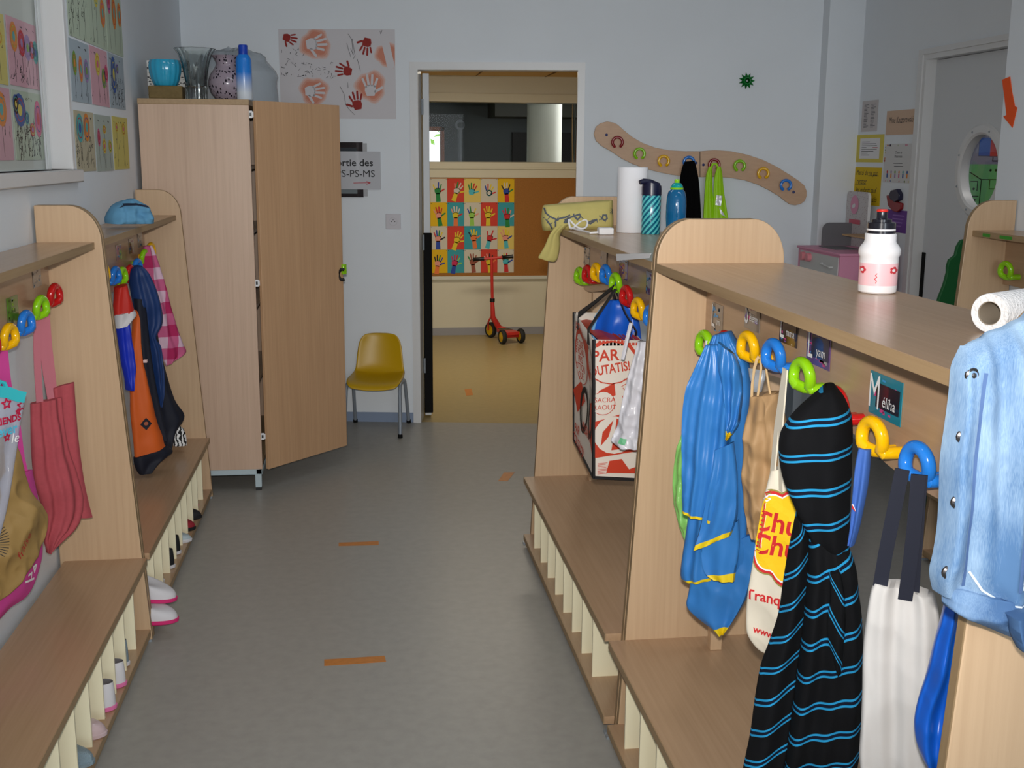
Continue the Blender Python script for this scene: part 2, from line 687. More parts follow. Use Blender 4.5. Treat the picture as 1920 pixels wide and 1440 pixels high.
# ------------------------------------------------------------------ cloth
def cr(p0, p1, p2, p3, t):
    return 0.5 * ((2 * p1) + (-p0 + p2) * t + (2 * p0 - 5 * p1 + 4 * p2 - p3) * t * t + (-p0 + 3 * p1 - 3 * p2 + p3) * t ** 3)


def puff(name, rows, org, az, mats, parent=None, df=0.03, db=0.03, folds=(), nu=26, sub=5, crumple=0.0, ck=18.0, seed=0.0, power=2.2, label=None, trim=None, v0=0.0, uvslant=0.0, top_gather=0.3, off=0.0, ridge=0.0, rk=9.0):
    """a hanging cloth or bag with real depth. rows: (u_left, z_left, u_right, z_right) in the upright
    plane through org whose horizontal axis points along azimuth az; df / db: depth before / behind it.
    trim = (first_row_fraction, material_index): lower band of the sheet in another material"""
    a = math.radians(az)
    U = Vector((math.cos(a), math.sin(a), 0))
    N = Vector((math.sin(a), -math.cos(a), 0))
    O = Vector((org[0], org[1], 0)) + N * off
    n = len(rows)
    dfl = df if isinstance(df, (list, tuple)) else [df] * n
    dbl = db if isinstance(db, (list, tuple)) else [db] * n
    R = []
    for i in range(n - 1):
        for k in range(sub):
            t = k / sub
            q = [rows[max(i - 1, 0)], rows[i], rows[i + 1], rows[min(i + 2, n - 1)]]
            r = [cr(q[0][j], q[1][j], q[2][j], q[3][j], t) for j in range(4)]
            R.append((r, dfl[i] * (1 - t) + dfl[i + 1] * t, dbl[i] * (1 - t) + dbl[i + 1] * t))
    R.append((list(rows[-1]), dfl[-1], dbl[-1]))
    M = len(R)
    front, back, uvf = [], [], []
    for i, (r, f, bk) in enumerate(R):
        t = i / (M - 1)
        rf, rb, ru = [], [], []
        ramp = top_gather + (1 - top_gather) * min(1.0, t * 2.5)
        for k in range(nu + 1):
            s = k / nu
            e = abs(2 * s - 1)
            bul = max(0.0, 1 - e ** power) ** (1 / power)
            u = r[0] + (r[2] - r[0]) * s
            z = r[1] + (r[3] - r[1]) * s
            fo = sum(am * math.sin(2 * PI * (fr * s + ph + sl * t)) for am, fr, ph, sl in folds) * ramp * min(1.0, bul * 1.5)
            cz = crumple * noise.noise(Vector((u * ck, z * ck, seed))) * min(1.0, bul * 1.5) if crumple else 0.0
            if ridge:
                q1 = Vector((u * rk + z * rk * 0.5, z * rk * 0.8 - u * rk * 0.3, seed + 3))
                cz += ridge * (0.45 - 1.6 * abs(noise.noise(q1)) - 0.8 * abs(noise.noise(q1 * 2.3 + Vector((5, 2, 1))))) * min(1.0, bul * 1.5)
            cz2 = crumple * noise.noise(Vector((u * ck, z * ck, seed + 9.7))) * min(1.0, bul * 1.5) if crumple else 0.0
            rf.append(O + U * u + Vector((0, 0, z)) + N * (f * bul + fo + cz))
            rb.append(O + U * u + Vector((0, 0, z)) - N * (bk * bul - fo * 0.6 + cz2 + 0.0015 * (1 if 0 < k < nu else 0)))
            ru.append((u, -z + v0 + uvslant * s))
        front.append(rf)
        back.append(rb)
        uvf.append(ru)
    b = B()
    w = nu + 1
    vs = [p for r in front for p in r] + [p for r in back for p in r]
    k0 = M * w
    fs, ms = [], []
    for i in range(M - 1):
        mm = 0
        if trim and i >= trim[0] * (M - 1):
            mm = trim[1]
        for k in range(nu):
            fs.append([i * w + k, i * w + k + 1, (i + 1) * w + k + 1, (i + 1) * w + k])
            ms.append(mm)
            fs.append([k0 + i * w + k, k0 + (i + 1) * w + k, k0 + (i + 1) * w + k + 1, k0 + i * w + k + 1])
            ms.append(mm)
    for i, mm in ((0, 0), (M - 1, trim[1] if trim else 0)):
        for k in range(nu):
            fs.append([i * w + k, i * w + k + 1, k0 + i * w + k + 1, k0 + i * w + k])
            ms.append(mm)
    org_ = Vector((0, 0, 0)) if parent is None else ORG[parent]
    me = bpy.data.meshes.new(name)
    me.from_pydata([tuple(p - org_) for p in vs], [], fs)
    if not isinstance(mats, (list, tuple)):
        mats = [mats]
    for m in mats:
        me.materials.append(m)
    me.polygons.foreach_set('material_index', ms)
    uvl = me.uv_layers.new(name='UVMap')
    flat = [x for r in uvf for x in r]
    flat = flat + flat
    for lp in me.loops:
        uvl.data[lp.index].uv = flat[lp.vertex_index]
    bm = bmesh.new()
    bm.from_mesh(me)
    bmesh.ops.remove_doubles(bm, verts=bm.verts, dist=1e-5)
    bmesh.ops.recalc_face_normals(bm, faces=bm.faces)
    for f in bm.faces:
        f.smooth = True
    for e in bm.edges:
        if len(e.link_faces) == 2 and e.calc_face_angle(0) > math.radians(70):
            e.smooth = False
    bm.to_mesh(me)
    bm.free()
    o = bpy.data.objects.new(name, me)
    COL.objects.link(o)
    if parent is not None:
        o.parent = parent
    ORG[o] = org_
    if label:
        o['label'] = label
    return o


def strap(b, pts, w, t, side, m=0):
    """flat ribbon through pts, its width along the vector side"""
    S = Vector(side).normalized()
    P = [Vector(p) for p in pts]
    rows = []
    for i, p in enumerate(P):
        tg = (P[min(i + 1, len(P) - 1)] - P[max(i - 1, 0)]).normalized()
        nn = tg.cross(S).normalized()
        sd = nn.cross(tg).normalized()
        rows.append([p - sd * w / 2 - nn * t / 2, p + sd * w / 2 - nn * t / 2, p + sd * w / 2 + nn * t / 2, p - sd * w / 2 + nn * t / 2])
    b.grid(rows, m, close_u=True)
    k = len(b.v) - len(rows) * 4
    e = len(b.v) - 4
    b.f += [[k, k + 1, k + 2, k + 3], [e + 3, e + 2, e + 1, e]]
    b.m += [m, m]
    return b


def arc(cx, cy, rx, ry, a0, a1, n):
    return [(cx + rx * math.cos(math.radians(a0 + (a1 - a0) * k / n)), cy + ry * math.sin(math.radians(a0 + (a1 - a0) * k / n))) for k in range(n + 1)]


# plan of the rear wall, which stands about nine degrees askew to the furniture
TH = math.radians(-9.48)
WU = Vector((math.cos(TH), math.sin(TH), 0))
WN = Vector((math.sin(TH), -math.cos(TH), 0))      # towards the camera
WP = Vector((0.35, 6.717, 0))


def wp(s, z, n=0.0):
    return WP + WU * s + WN * n + Vector((0, 0, z))


# ------------------------------------------------------------------ the room
FLOOR = mat('grey_linoleum', (158, 156, 150), 0.36, spec=0.4, var=0.06, vscale=26)
FLOORY = mat('beige_linoleum', (172, 152, 104), 0.36, spec=0.35, var=0.05, vscale=26)
CEIL = mat('ceiling_white', (214, 216, 218), 0.8)
XL, XR, XD = -0.976, 2.470, 2.780

b = B()
q0, q1 = wp(-1.5, 0), wp(2.6, 0)
vs = [(XL - 0.1, -4.75, 0), (3.0, -4.75, 0), (3.0, q1.y - 0.167 * 0.1, 0), (XL - 0.1, q0.y, 0)]
b.add(vs + [(x, y, -0.05) for x, y, z in vs], [(0, 1, 2, 3), (7, 6, 5, 4), (0, 4, 5, 1), (1, 5, 6, 2), (2, 6, 7, 3), (3, 7, 4, 0)])
struct(b.build('floor', FLOOR, smooth=False))
b = B()
vs = [(XL - 0.1, q0.y, 0), (3.0, q1.y - 0.167 * 0.1, 0), (4.6, 6.2, 0), (4.6, 10.3, 0), (-1.6, 10.3, 0), (-1.6, q0.y, 0)]
b.add(vs + [(x, y, -0.05) for x, y, z in vs], [(0, 1, 2, 3, 4, 5), (11, 10, 9, 8, 7, 6)] + [(i, i + 6, (i + 1) % 6 + 6, (i + 1) % 6) for i in range(6)])
struct(b.build('floor_far_room', FLOORY, smooth=False))
struct(B().box(XL - 0.1, 3.0, -4.75, 7.2, 2.72, 2.78).build('ceiling', CEIL, smooth=False))

# left wall, with the glazed recess
WY0, WY1, WZ0, WZ1 = 2.45, 4.20, 1.515, 2.35
b = B()
b.box(XL - 0.12, XL, -4.75, WY0, 0, 2.72)
b.box(XL - 0.12, XL, WY1, 7.1, 0, 2.72)
b.box(XL - 0.12, XL, WY0, WY1, 0, WZ0)
b.box(XL - 0.12, XL, WY0, WY1, WZ1, 2.72)
b.box(XL - 0.125, XL - 0.10, WY0, WY1, WZ0, WZ1)
struct(b.build('wall_left', WALL, smooth=False))
win = thing('window_1', 'white framed interior window in the left wall, showing flower drawings behind its glass', 'window', (XL, 3.3, 1.5))
win['kind'] = 'structure'
b = B()
b.box(XL - 0.075, XL + 0.006, WY1 - 0.012, WY1 + 0.02, WZ0 - 0.0, WZ1 + 0.02)
b.box(XL - 0.075, XL + 0.006, WY0 - 0.02, WY0 + 0.012, WZ0 - 0.0, WZ1 + 0.02)
b.box(XL - 0.075, XL + 0.006, WY0, WY1, WZ1 - 0.012, WZ1 + 0.02)
b.build('window_frame', TRIMW, win, bevel=0.003)
B().box(XL - 0.075, XL + 0.022, WY0 - 0.06, WY1 + 0.065, 1.472, WZ0).build('window_sill', TRIMW, win, bevel=0.004)
B().add([(XL - 0.060, WY0 + 0.012, WZ0), (XL - 0.060, WY1 - 0.012, WZ0), (XL - 0.060, WY1 - 0.012, WZ1 - 0.012), (XL - 0.060, WY0 + 0.012, WZ1 - 0.012)], [(0, 1, 2, 3)]).build('window_pane', pane_mat('picture_glass', gloss=0.3), win, smooth=False)
b = B()
for k in range(4):
    y = WY1 - 0.017 - k * 0.0085
    b.tube([(XL - 0.068, y, WZ0), (XL - 0.068, y, WZ1 - 0.02)], 0.003, 6)
b.build('glazing_strip', film_mat('ribbed_film', (225, 230, 232), 0.7, 0.15), win)
B().box(XL - 0.10, XL - 0.085, WY0 + 0.012, WY1 - 0.012, WZ0, WZ1 - 0.012).build('backing_board', mat('window_backing', (196, 202, 196), 0.6), win, smooth=False)

# rear wall with the door opening
b = B()


def wslab(s0, s1, z0, z1, n0=-0.14, n1=0.0, bb=None):
    (bb or b).add([wp(s, z, n) for s in (s0, s1) for n in (n0, n1) for z in (z0, z1)], [(0, 1, 3, 2), (4, 6, 7, 5), (0, 4, 5, 1), (2, 3, 7, 6), (0, 2, 6, 4), (1, 5, 7, 3)])


wslab(-1.5, -0.01, 0, 2.72)
wslab(0.915, 2.7, 0, 2.72)
wslab(-0.01, 0.915, 2.055, 2.72)
struct(b.build('wall_back', WALL, smooth=False))
# door frame
b = B()
wslab(-0.045, 0.0, 0, 2.047, -0.15, 0.012, b)
wslab(0.905, 0.945, 0, 2.047, -0.15, 0.012, b)
wslab(-0.0452, 0.9452, 2.046, 2.087, -0.1502, 0.0122, b)
wslab(-0.026, 0.001, 0, 2.0455, 0.002, 0.02, b)
wslab(0.904, 0.925, 0, 2.0455, 0.002, 0.02, b)
wslab(-0.0262, 0.9252, 2.044, 2.066, 0.002, 0.0205, b)
struct(b.build('trim_1', TRIMW, smooth=False, weld=False))
# open leaf in the far room
d1 = thing('door_1', 'open grey door standing edge-on in the doorway, with a black guard strip on its lower half', 'door', wp(0.012, 0, -0.13))
d1['kind'] = 'structure'
la = math.radians(88.2)
ax, ay = (math.cos(la), math.sin(la)), (-math.sin(la), math.cos(la))
h0 = wp(0.012, 0, -0.13)
c = (h0.x + ax[0] * 0.45 + 0.018, h0.y + 0.45 * ax[1])
B().obox(c, ax, ay, 0.445, 0.019, 0.012, 2.035).build('leaf', DOORM, d1, bevel=0.002)
c2 = (h0.x + 0.026 + 0.0, h0.y - 0.006)
b = B().box(h0.x - 0.005, h0.x + 0.046, h0.y - 0.012, h0.y + 0.006, 0.03, 1.12)
b.build('guard_strip', RUBBER, d1, bevel=0.004)
b = B()
for z in (0.28, 1.02, 1.8):
    b.tube([(h0.x - 0.004, h0.y - 0.016, z), (h0.x - 0.004, h0.y - 0.016, z + 0.09)], 0.007, 8)
b.build('hinge', GREYM, d1)

b = B()
for s0, s1 in ((-1.3, -0.046), (0.946, 2.28)):
    wslab(s0, s1, 0, 0.058, 0, 0.006, b)
struct(b.build('baseboard_back', BASEB, smooth=False))
struct(B().box(XL, XL + 0.006, -4.6, 6.9, 0, 0.058).build('baseboard_left', BASEB, smooth=False))

# pilaster in the right corner, right walls
b = B()
b.box(2.575, 2.90, 6.255, 6.6, 0, 2.72)
struct(b.build('trim_2', WALL, smooth=False))
b = B()
DZ = 2.045
b.box(XD, XD + 0.12, 5.555, 6.5, 0, 2.72)
b.box(XD, XD + 0.12, 4.25, 4.50, 0, 2.72)
b.box(XD, XD + 0.12, 4.50, 5.555, DZ + 0.04, 2.72)
struct(b.build('wall_right_recess', WALL, smooth=False))
struct(B().box(XR, 2.95, -4.75, 4.255, 0, 2.72).build('wall_right', WALL, smooth=False))
struct(B().box(XL - 0.12, 2.95, -4.75, -4.63, 0, 2.72).build('wall_front', WALL, smooth=False))
b = B()
b.box(XD - 0.012, XD + 0.06, 5.49, 5.56, 0, DZ)
b.box(XD - 0.012, XD + 0.06, 4.48, 4.55, 0, DZ)
b.box(XD - 0.0122, XD + 0.06, 4.4798, 5.5602, DZ - 0.001, DZ + 0.05)
b.box(XD - 0.02, XD - 0.002, 5.515, 5.559, 0, DZ + 0.024)
b.box(XD - 0.0202, XD - 0.002, 4.482, 5.5592, DZ + 0.023, DZ + 0.049)
struct(b.build('trim_3', TRIMW, smooth=False, weld=False))

# door with porthole
d2 = thing('door_2', 'pale grey door with a round porthole window in the right wall', 'door', (XD + 0.045, 5.02, 0))
d2['kind'] = 'structure'
X0 = XD + 0.042
PC = (5.005, 1.513)


def holed(bb, y0, y1, z0, z1, r, x0, x1):
    n = 40
    ring = [(PC[0] + r * math.cos(2 * PI * k / n), PC[1] + r * math.sin(2 * PI * k / n)) for k in range(n)]
    outer = []
    for k in range(n):
        a = 2 * PI * k / n
        dx, dz = math.cos(a), math.sin(a)
        t = min([(y1 - PC[0]) / dx if dx > 1e-6 else 1e9, (y0 - PC[0]) / dx if dx < -1e-6 else 1e9, (z1 - PC[1]) / dz if dz > 1e-6 else 1e9, (z0 - PC[1]) / dz if dz < -1e-6 else 1e9])
        outer.append((PC[0] + t * dx, PC[1] + t * dz))
    for i in range(n):
        # insert the corners of the rectangle
        j = (i + 1) % n
        pts = [ring[i], outer[i]]
        for cy, cz in ((y0, z0), (y0, z1), (y1, z0), (y1, z1)):
            a0 = math.atan2(outer[i][1] - PC[1], outer[i][0] - PC[0])
            a1 = math.atan2(outer[j][1] - PC[1], outer[j][0] - PC[0])
            ac = math.atan2(cz - PC[1], cy - PC[0])
            if a1 < a0:
                a1 += 2 * PI
            if ac < a0 - 1e-9:
                ac += 2 * PI
            if a0 + 1e-6 < ac < a1 - 1e-6:
                pts.append((cy, cz))
        pts += [outer[j], ring[j]]
        bb.prism(pts, lambda a, z: (x0, a, z), lambda a, z: (x1, a, z))


b = B()
holed(b, 4.552, 5.488, 0.008, DZ - 0.004, 0.17, X0, X0 + 0.04)
b.build('leaf', DOORM, d2, smooth=False)
b = B()
prof = []
n = 48
rows = []
for r, x in ((0.165, X0 + 0.03), (0.165, X0 - 0.006), (0.175, X0 - 0.014), (0.205, X0 - 0.012), (0.216, X0 - 0.002), (0.216, X0 + 0.002)):
    rows.append([(x, PC[0] + r * math.cos(2 * PI * k / n), PC[1] + r * math.sin(2 * PI * k / n)) for k in range(n)])
b.grid(rows, 0, close_u=True)
b.build('porthole_ring', TRIMW, d2)
b = B()
for k in range(8):
    a = 2 * PI * (k + 0.5) / 8
    b.lathe([(0.006, 0), (0.004, 0.003)], (0, 0, 0), 8)
    for v in b.v[-16:]:
        x, y, z = v
        v.x, v.y, v.z = X0 - 0.013 - z, PC[0] + 0.19 * math.cos(a) + x, PC[1] + 0.19 * math.sin(a) + y
b.build('screw', GREYM, d2)
b = B()
b.add([(X0 + 0.02, PC[0] + 0.167 * math.cos(2 * PI * k / n), PC[1] + 0.167 * math.sin(2 * PI * k / n)) for k in range(n)], [tuple(range(n))])
b.build('porthole_pane', GLASS, d2, smooth=False)
B().box(X0 - 0.006, X0, 5.452, 5.486, 0.02, 1.106).build('guard_strip', RUBBER, d2, bevel=0.003)
# the room behind the porthole
b = B()
b.box(3.9, 4.0, 3.6, 7.0, 0, 2.7)
b.box(2.9, 4.0, 3.6, 3.65, 0, 2.7)
b.box(2.96, 4.0, 6.2, 6.25, 0, 2.7)
b.box(2.9, 4.0, 3.6, 6.25, -0.05, 0)
b.box(2.9, 4.0, 3.6, 6.25, 2.7, 2.75)
struct(b.build('wall_next_room', mat('dim_lilac_wall', (120, 122, 140), 0.7), smooth=False))
struct(B().box(2.93, 3.9, 5.975, 5.998, 0, 2.6).build('trim_4', mat('dim_lilac_wall', (120, 122, 140), 0.7), smooth=False))
q = [(3.351, 1.6821), (3.4806, 1.6831), (3.4899, 1.5864), (3.3536, 1.5857)]
qc = ((q[0][0] + q[1][0]) / 2, (q[0][1] + q[3][1]) / 2)
f = Flat((qc[0], 5.973, qc[1]), (1, 0, 0), (0, -1, 0), q[1][0] - q[0][0], q[0][1] - q[3][1], mat('poster_blue', (40, 84, 160), 0.7))
f.rect(0.0, -0.05, 0.062, 0.05, mat('poster_red', (170, 44, 40), 0.7))
f.stroke([(0.02, -0.055), (0.02, -0.075), (0.05, -0.075)], 0.004, BLACK)
tag(f.build('wall_poster'), 'blue and red paper banner seen through the porthole', 'poster')
q = [(3.3021, 1.5398), (3.4942, 1.5408), (3.5157, 1.3161), (3.3282, 1.316)]
qc = ((q[0][0] + q[1][0]) / 2, (q[0][1] + q[3][1]) / 2)
f = Flat((qc[0], 5.973, qc[1]), (1, 0, 0), (0, -1, 0), q[1][0] - q[0][0], q[0][1] - q[3][1], mat('poster_green', (96, 160, 104), 0.7))
for p in ([(-0.09, 0.07), (-0.02, 0.03), (0.04, 0.03), (0.09, 0.03)], [(-0.02, 0.03), (-0.02, -0.1)], [(0.03, 0.03), (0.03, -0.02), (0.08, -0.02)], [(-0.08, 0.02), (-0.04, 0.02), (-0.04, -0.03)], [(-0.07, -0.09), (-0.07, -0.06), (-0.03, -0.06)]):
    f.stroke(p, 0.005, BLACK)
for x, y in ((-0.06, -0.02), (0.03, 0.08), (0.06, 0.08), (-0.05, -0.08), (0.07, 0.0)):
    f.disc(x, y, 0.007, BLACK)
tag(f.build('wall_poster'), 'green sheet with black road lines seen through the porthole', 'poster')

# added ceiling lamps, out of view, to fill in ambient light
for x, y in ((0.1, 1.3), (0.1, 4.3), (1.75, 2.8)):
    t = thing('added_ceiling_light', 'added white rectangular ceiling light above the cloakroom, out of view', 'ceiling light', (x, y, 2.72), 'added cloakroom ceiling lights')
    B().box(x - 0.63, x + 0.63, y - 0.18, y + 0.18, 2.69, 2.72).build('housing', TRIMW, t)
    m = mat('added_lamp_diffuser', (240, 244, 250), 0.5)
    m.node_tree.nodes['Principled BSDF'].inputs['Emission Color'].default_value = (0.9, 0.95, 1, 1)
    m.node_tree.nodes['Principled BSDF'].inputs['Emission Strength'].default_value = 1.5
    B().box(x - 0.6, x + 0.6, y - 0.15, y + 0.15, 2.68, 2.69).build('diffuser', m, t)

# ------------------------------------------------------------------ the far room and the lobby behind its glass
FY = 10.095
b = B()
b.box(-1.6, 4.6, FY, FY + 0.12, 0, 1.45)
b.box(-1.6, 4.6, FY, FY + 0.12, 2.05, 2.3)
b.box(-1.6, 0.05, FY, FY + 0.12, 1.45, 2.05)
b.box(2.9, 4.6, FY, FY + 0.12, 1.45, 2.05)
b.box(-1.7, -1.6, 6.8, FY, 0, 2.3)
b.box(4.6, 4.7, 6.0, FY, 0, 2.3)
b.box(3.0, 4.7, 6.0, 6.15, 0, 2.3)
struct(b.build('wall_far', WALLY, smooth=False))
b = B()
b.add([(-1.7, 7.05, 2.30), (4.7, 6.3, 2.30), (4.7, FY + 0.1, 2.24), (-1.7, FY + 0.1, 2.24), (-1.7, 7.05, 2.4), (4.7, 6.3, 2.4), (4.7, FY + 0.1, 2.34), (-1.7, FY + 0.1, 2.34)], [(3, 2, 1, 0), (4, 5, 6, 7), (0, 1, 5, 4), (1, 2, 6, 5), (2, 3, 7, 6), (3, 0, 4, 7)])
struct(b.build('ceiling_far_room', wood('ceiling_planks', (236, 196, 124), 'x', 0.6), smooth=False))
b = B()
for x in (0.42, 1.02, 1.62, -0.2):
    b.box(x, x + 0.008, 7.3, FY, 2.239, 2.30)
struct(b.build('trim_5', mat('joint_brown', (130, 96, 54), 0.7), smooth=False))
struct(B().box(-1.6, 4.6, FY - 0.008, FY, 0, 0.067).build('baseboard_far', mat('grey_skirting', (150, 148, 150), 0.6), smooth=False))
w2 = thing('window_2', 'long interior window above the cork board in the far room', 'window', (1.45, FY, 1.4))
w2['kind'] = 'structure'
b = B()
b.box(-0.1, 3.0, FY - 0.02, FY + 0.13, 1.383, 1.517)
b.box(-0.1, 3.0, FY - 0.035, FY, 1.455, 1.475)
b.box(-0.1, 3.0, FY - 0.02, FY + 0.13, 2.02, 2.095)
b.box(-0.1, 0.1, FY - 0.02, FY + 0.13, 1.517, 2.02)
b.box(2.85, 3.0, FY - 0.02, FY + 0.13, 1.517, 2.02)
b.build('window_frame', WALLY, w2, bevel=0.003)
B().add([(0.1, FY + 0.05, 1.51), (2.85, FY + 0.05, 1.51), (2.85, FY + 0.05, 2.03), (0.1, FY + 0.05, 2.03)], [(0, 1, 2, 3)]).build('window_pane', pane_mat('lobby_glass', gloss=0.12), w2, smooth=False)
# cork board
t = thing('cork_board', 'brown cork notice board under the far room window, half covered by hand pictures', 'notice board', (1.5, FY, 0.95))
B().box(0.05, 2.9, FY - 0.016, FY - 0.001, 0.527, 1.381).build('board', mat('cork', (158, 104, 46), 0.85, var=0.12, vscale=120), t, smooth=False)
B().box(0.05, 2.9, FY - 0.03, FY - 0.001, 0.497, 0.527).build('ledge', mat('pale_ledge', (206, 204, 190), 0.5), t, bevel=0.003)

# lobby
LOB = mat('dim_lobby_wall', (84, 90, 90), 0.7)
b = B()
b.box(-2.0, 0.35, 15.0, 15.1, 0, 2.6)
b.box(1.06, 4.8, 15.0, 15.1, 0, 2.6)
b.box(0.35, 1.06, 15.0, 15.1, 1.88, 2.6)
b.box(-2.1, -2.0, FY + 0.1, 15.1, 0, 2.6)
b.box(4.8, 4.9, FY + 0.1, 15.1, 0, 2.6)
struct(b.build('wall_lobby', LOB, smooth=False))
struct(B().box(-2.1, 4.9, FY + 0.1, 15.1, -0.05, 0).build('floor_lobby', FLOORY, smooth=False))
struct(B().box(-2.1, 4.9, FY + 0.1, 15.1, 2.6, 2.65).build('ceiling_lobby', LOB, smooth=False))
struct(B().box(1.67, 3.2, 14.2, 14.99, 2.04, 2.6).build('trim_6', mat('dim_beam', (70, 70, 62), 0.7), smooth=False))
b = B()
b.box(0.30, 0.35, 14.97, 15.02, 0, 1.93)
b.box(1.06, 1.11, 14.97, 15.02, 0, 1.93)
b.box(0.30, 1.11, 14.97, 15.02, 1.88, 1.93)
struct(b.build('trim_7', mat('pinkish_frame', (150, 104, 84), 0.6), smooth=False))
t = thing('lobby_column', 'round white column seen through the far room window', 'column', (1.974, 12.3, 0))
t['kind'] = 'structure'
B().lathe([(0.185, 0), (0.185, 2.6)], (1.974, 12.3, 0), 40).build('shaft', mat('column_cream', (226, 226, 208), 0.5), t)
B().box(1.985, 2.75, 14.95, 14.998, 0, 1.868).build('doorway_panel', mat('dark_door', (24, 23, 20), 0.6), smooth=False)
struct(bpy.data.objects['doorway_panel']).name = 'door_3'
b = B()
random.seed(5)
for k in range(16):
    x = 2.22 + k * 0.022 + random.uniform(-0.006, 0.006)
    pts = [(x + random.uniform(-0.008, 0.008), 12.0 + random.uniform(-0.02, 0.02), z) for z in (0.0, 0.8, 1.4, 1.8, 2.2)]
    b.tube(pts, random.uniform(0.006, 0.013), 6, m=k % 3)
tag(b.build('reed_screen', [mat('reed_tan', (150, 118, 74), 0.8), mat('reed_dark', (84, 84, 70), 0.8), mat('reed_brown', (120, 84, 56), 0.8)]), 'tall bundle of brown reeds standing right of the white column', 'reed screen')
b = B()
b.tube([(1.30, 14.85, 0.0), (1.30, 14.85, 1.90)], 0.02, 8)
b.tube(arc(0, 0, 0, 0, 0, 360, 2) and [(1.30 + 0.05 * math.cos(a), 14.85, 1.95 + 0.05 * math.sin(a)) for a in [2 * PI * k / 12 for k in range(12)]], 0.014, 8, closed=True)
tag(b.build('lobby_post', mat('grey_post', (118, 124, 128), 0.5)), 'thin grey post with a ring on top beside the bright window', 'post')
# garden behind the lobby door
b = B()
random.seed(11)
for k in range(900):
    x, y, z = random.uniform(-1.2, 2.6), random.uniform(17.5, 19), random.uniform(-0.03, 2.6)
    if noise.noise(Vector((x * 2.2, z * 2.2, 3))) < -0.02:
        continue
    a = Vector((random.gauss(0, 1), random.gauss(0, 1), random.gauss(0, 1))).normalized()
    c = a.orthogonal().normalized()
    s = random.uniform(0.05, 0.1)
    b.add([(x, y, z), Vector((x, y, z)) + a * s + c * s * 0.4, Vector((x, y, z)) + a * s * 2, Vector((x, y, z)) + a * s - c * s * 0.4], [(0, 1, 2, 3)], k % 2)
tag(b.build('garden_shrub', [mat('leaf_light', (150, 200, 70), 0.6), mat('leaf_mid', (90, 150, 40), 0.6)], smooth=False), 'sunlit green shrub outside the lobby door', 'shrub', kind='thing')
struct(B().box(-8, 10, 15.1, 40, -0.06, -0.01).build('ground_garden', mat('garden_ground', (150, 150, 110), 0.9), smooth=False))


# ------------------------------------------------------------------ cloakroom benches
def hook_parts(parent, X, y, z, colour, ys):
    """C-shaped ring facing out of the board, both ends bent back into it. X(d): position at depth d"""
    R, r = 0.0235, 0.0108
    pts = []
    zc = z
    tilt = 0.35

    def P(dy, dz, dd):
        return (X(dd), y + dy, zc + dz)
    pts.append(P(0.014, -0.030, 0.0))
    pts.append(P(0.014, -0.031, 0.022))
    pts.append(P(0.016, -0.030, 0.036))
    for k in range(25):
        a = math.radians(-58 + k * (296 / 24))
        pts.append(P(R * math.cos(a), R * math.sin(a), 0.046 + 0.010 * math.cos(a / 2 + 0.5)))
    pts.append(P(-0.016, -0.026, 0.034))
    pts.append(P(-0.015, -0.026, 0.018))
    pts.append(P(-0.015, -0.026, 0.0))
    b = B().tube(pts, r, 12)
    return b.build('hook', HOOKM[colour], parent, label=colour + ' plastic loop hook')


CARDB = [mat('card_green', (70, 120, 40), 0.3, coat=0.5), mat('card_dark', (40, 36, 44), 0.25, coat=0.6), mat('card_violet', (96, 70, 120), 0.25, coat=0.6), mat('card_grey', (120, 112, 104), 0.3, coat=0.6), mat('card_teal', (40, 130, 150), 0.25, coat=0.6)]
WHITE = mat('white_ink', (240, 240, 240), 0.5)
INK = mat('black_ink', (24, 24, 28), 0.6)


def name_card(parent, x, y, z, sgn, w, h, base, initial, rest, cols, seed, dark=True):
    f = Flat((x, y, z), (0, -sgn, 0) if sgn < 0 else (0, sgn, 0), (sgn, 0, 0), w, h, CARDB[base], thick=0.0012)
    if sgn < 0:
        f.u = Vector((0, -1, 0))
    else:
        f.u = Vector((0, 1, 0))
    rnd = random.Random(seed)
    for k in range(16):
        x0, y0 = rnd.uniform(-w / 2, w / 2 - w * 0.18), rnd.uniform(-h / 2, h / 2 - h * 0.14)
        f.rect(x0, y0, x0 + w * rnd.uniform(0.05, 0.18), y0 + h * rnd.uniform(0.04, 0.14), rnd.choice(cols), 1)
    if dark:
        f.rect(-w * 0.28, -h * 0.3, w * 0.45, h * 0.28, CARDB[1], 2)
    if initial:
        f.text(initial, -w * 0.33, 0.0, h * 1.15, WHITE, 3, sx=0.7)
    if rest:
        f.text(rest, w * 0.13, -h * 0.12, h * 0.36, WHITE, 3, shear=0.1)
    return f.build('name_card', parent, label='glossy name card with ' + ('white letters' if initial else 'small picture'))


def arc_profile(sided):
    """(d, z) outline of an end panel"""
    if sided == 1:
        pts = [(0.0, 0.008), (0.0, 1.416), (0.095, 1.416)]
        pts += arc(0.095, 1.305, 0.096, 0.111, 84, 8, 12)
        pts += [(0.1915, 1.30), (0.272, 0.008)]
        return pts
    pts = [(-0.24, 0.008), (-0.168, 1.30)]
    pts += arc(-0.078, 1.31, 0.09, 0.107, 176, 96, 12)
    pts += [(-0.07, 1.416), (0.07, 1.416)]
    pts += arc(0.078, 1.31, 0.09, 0.107, 84, 4, 12)
    pts += [(0.168, 1.30), (0.24, 0.008)]
    return pts


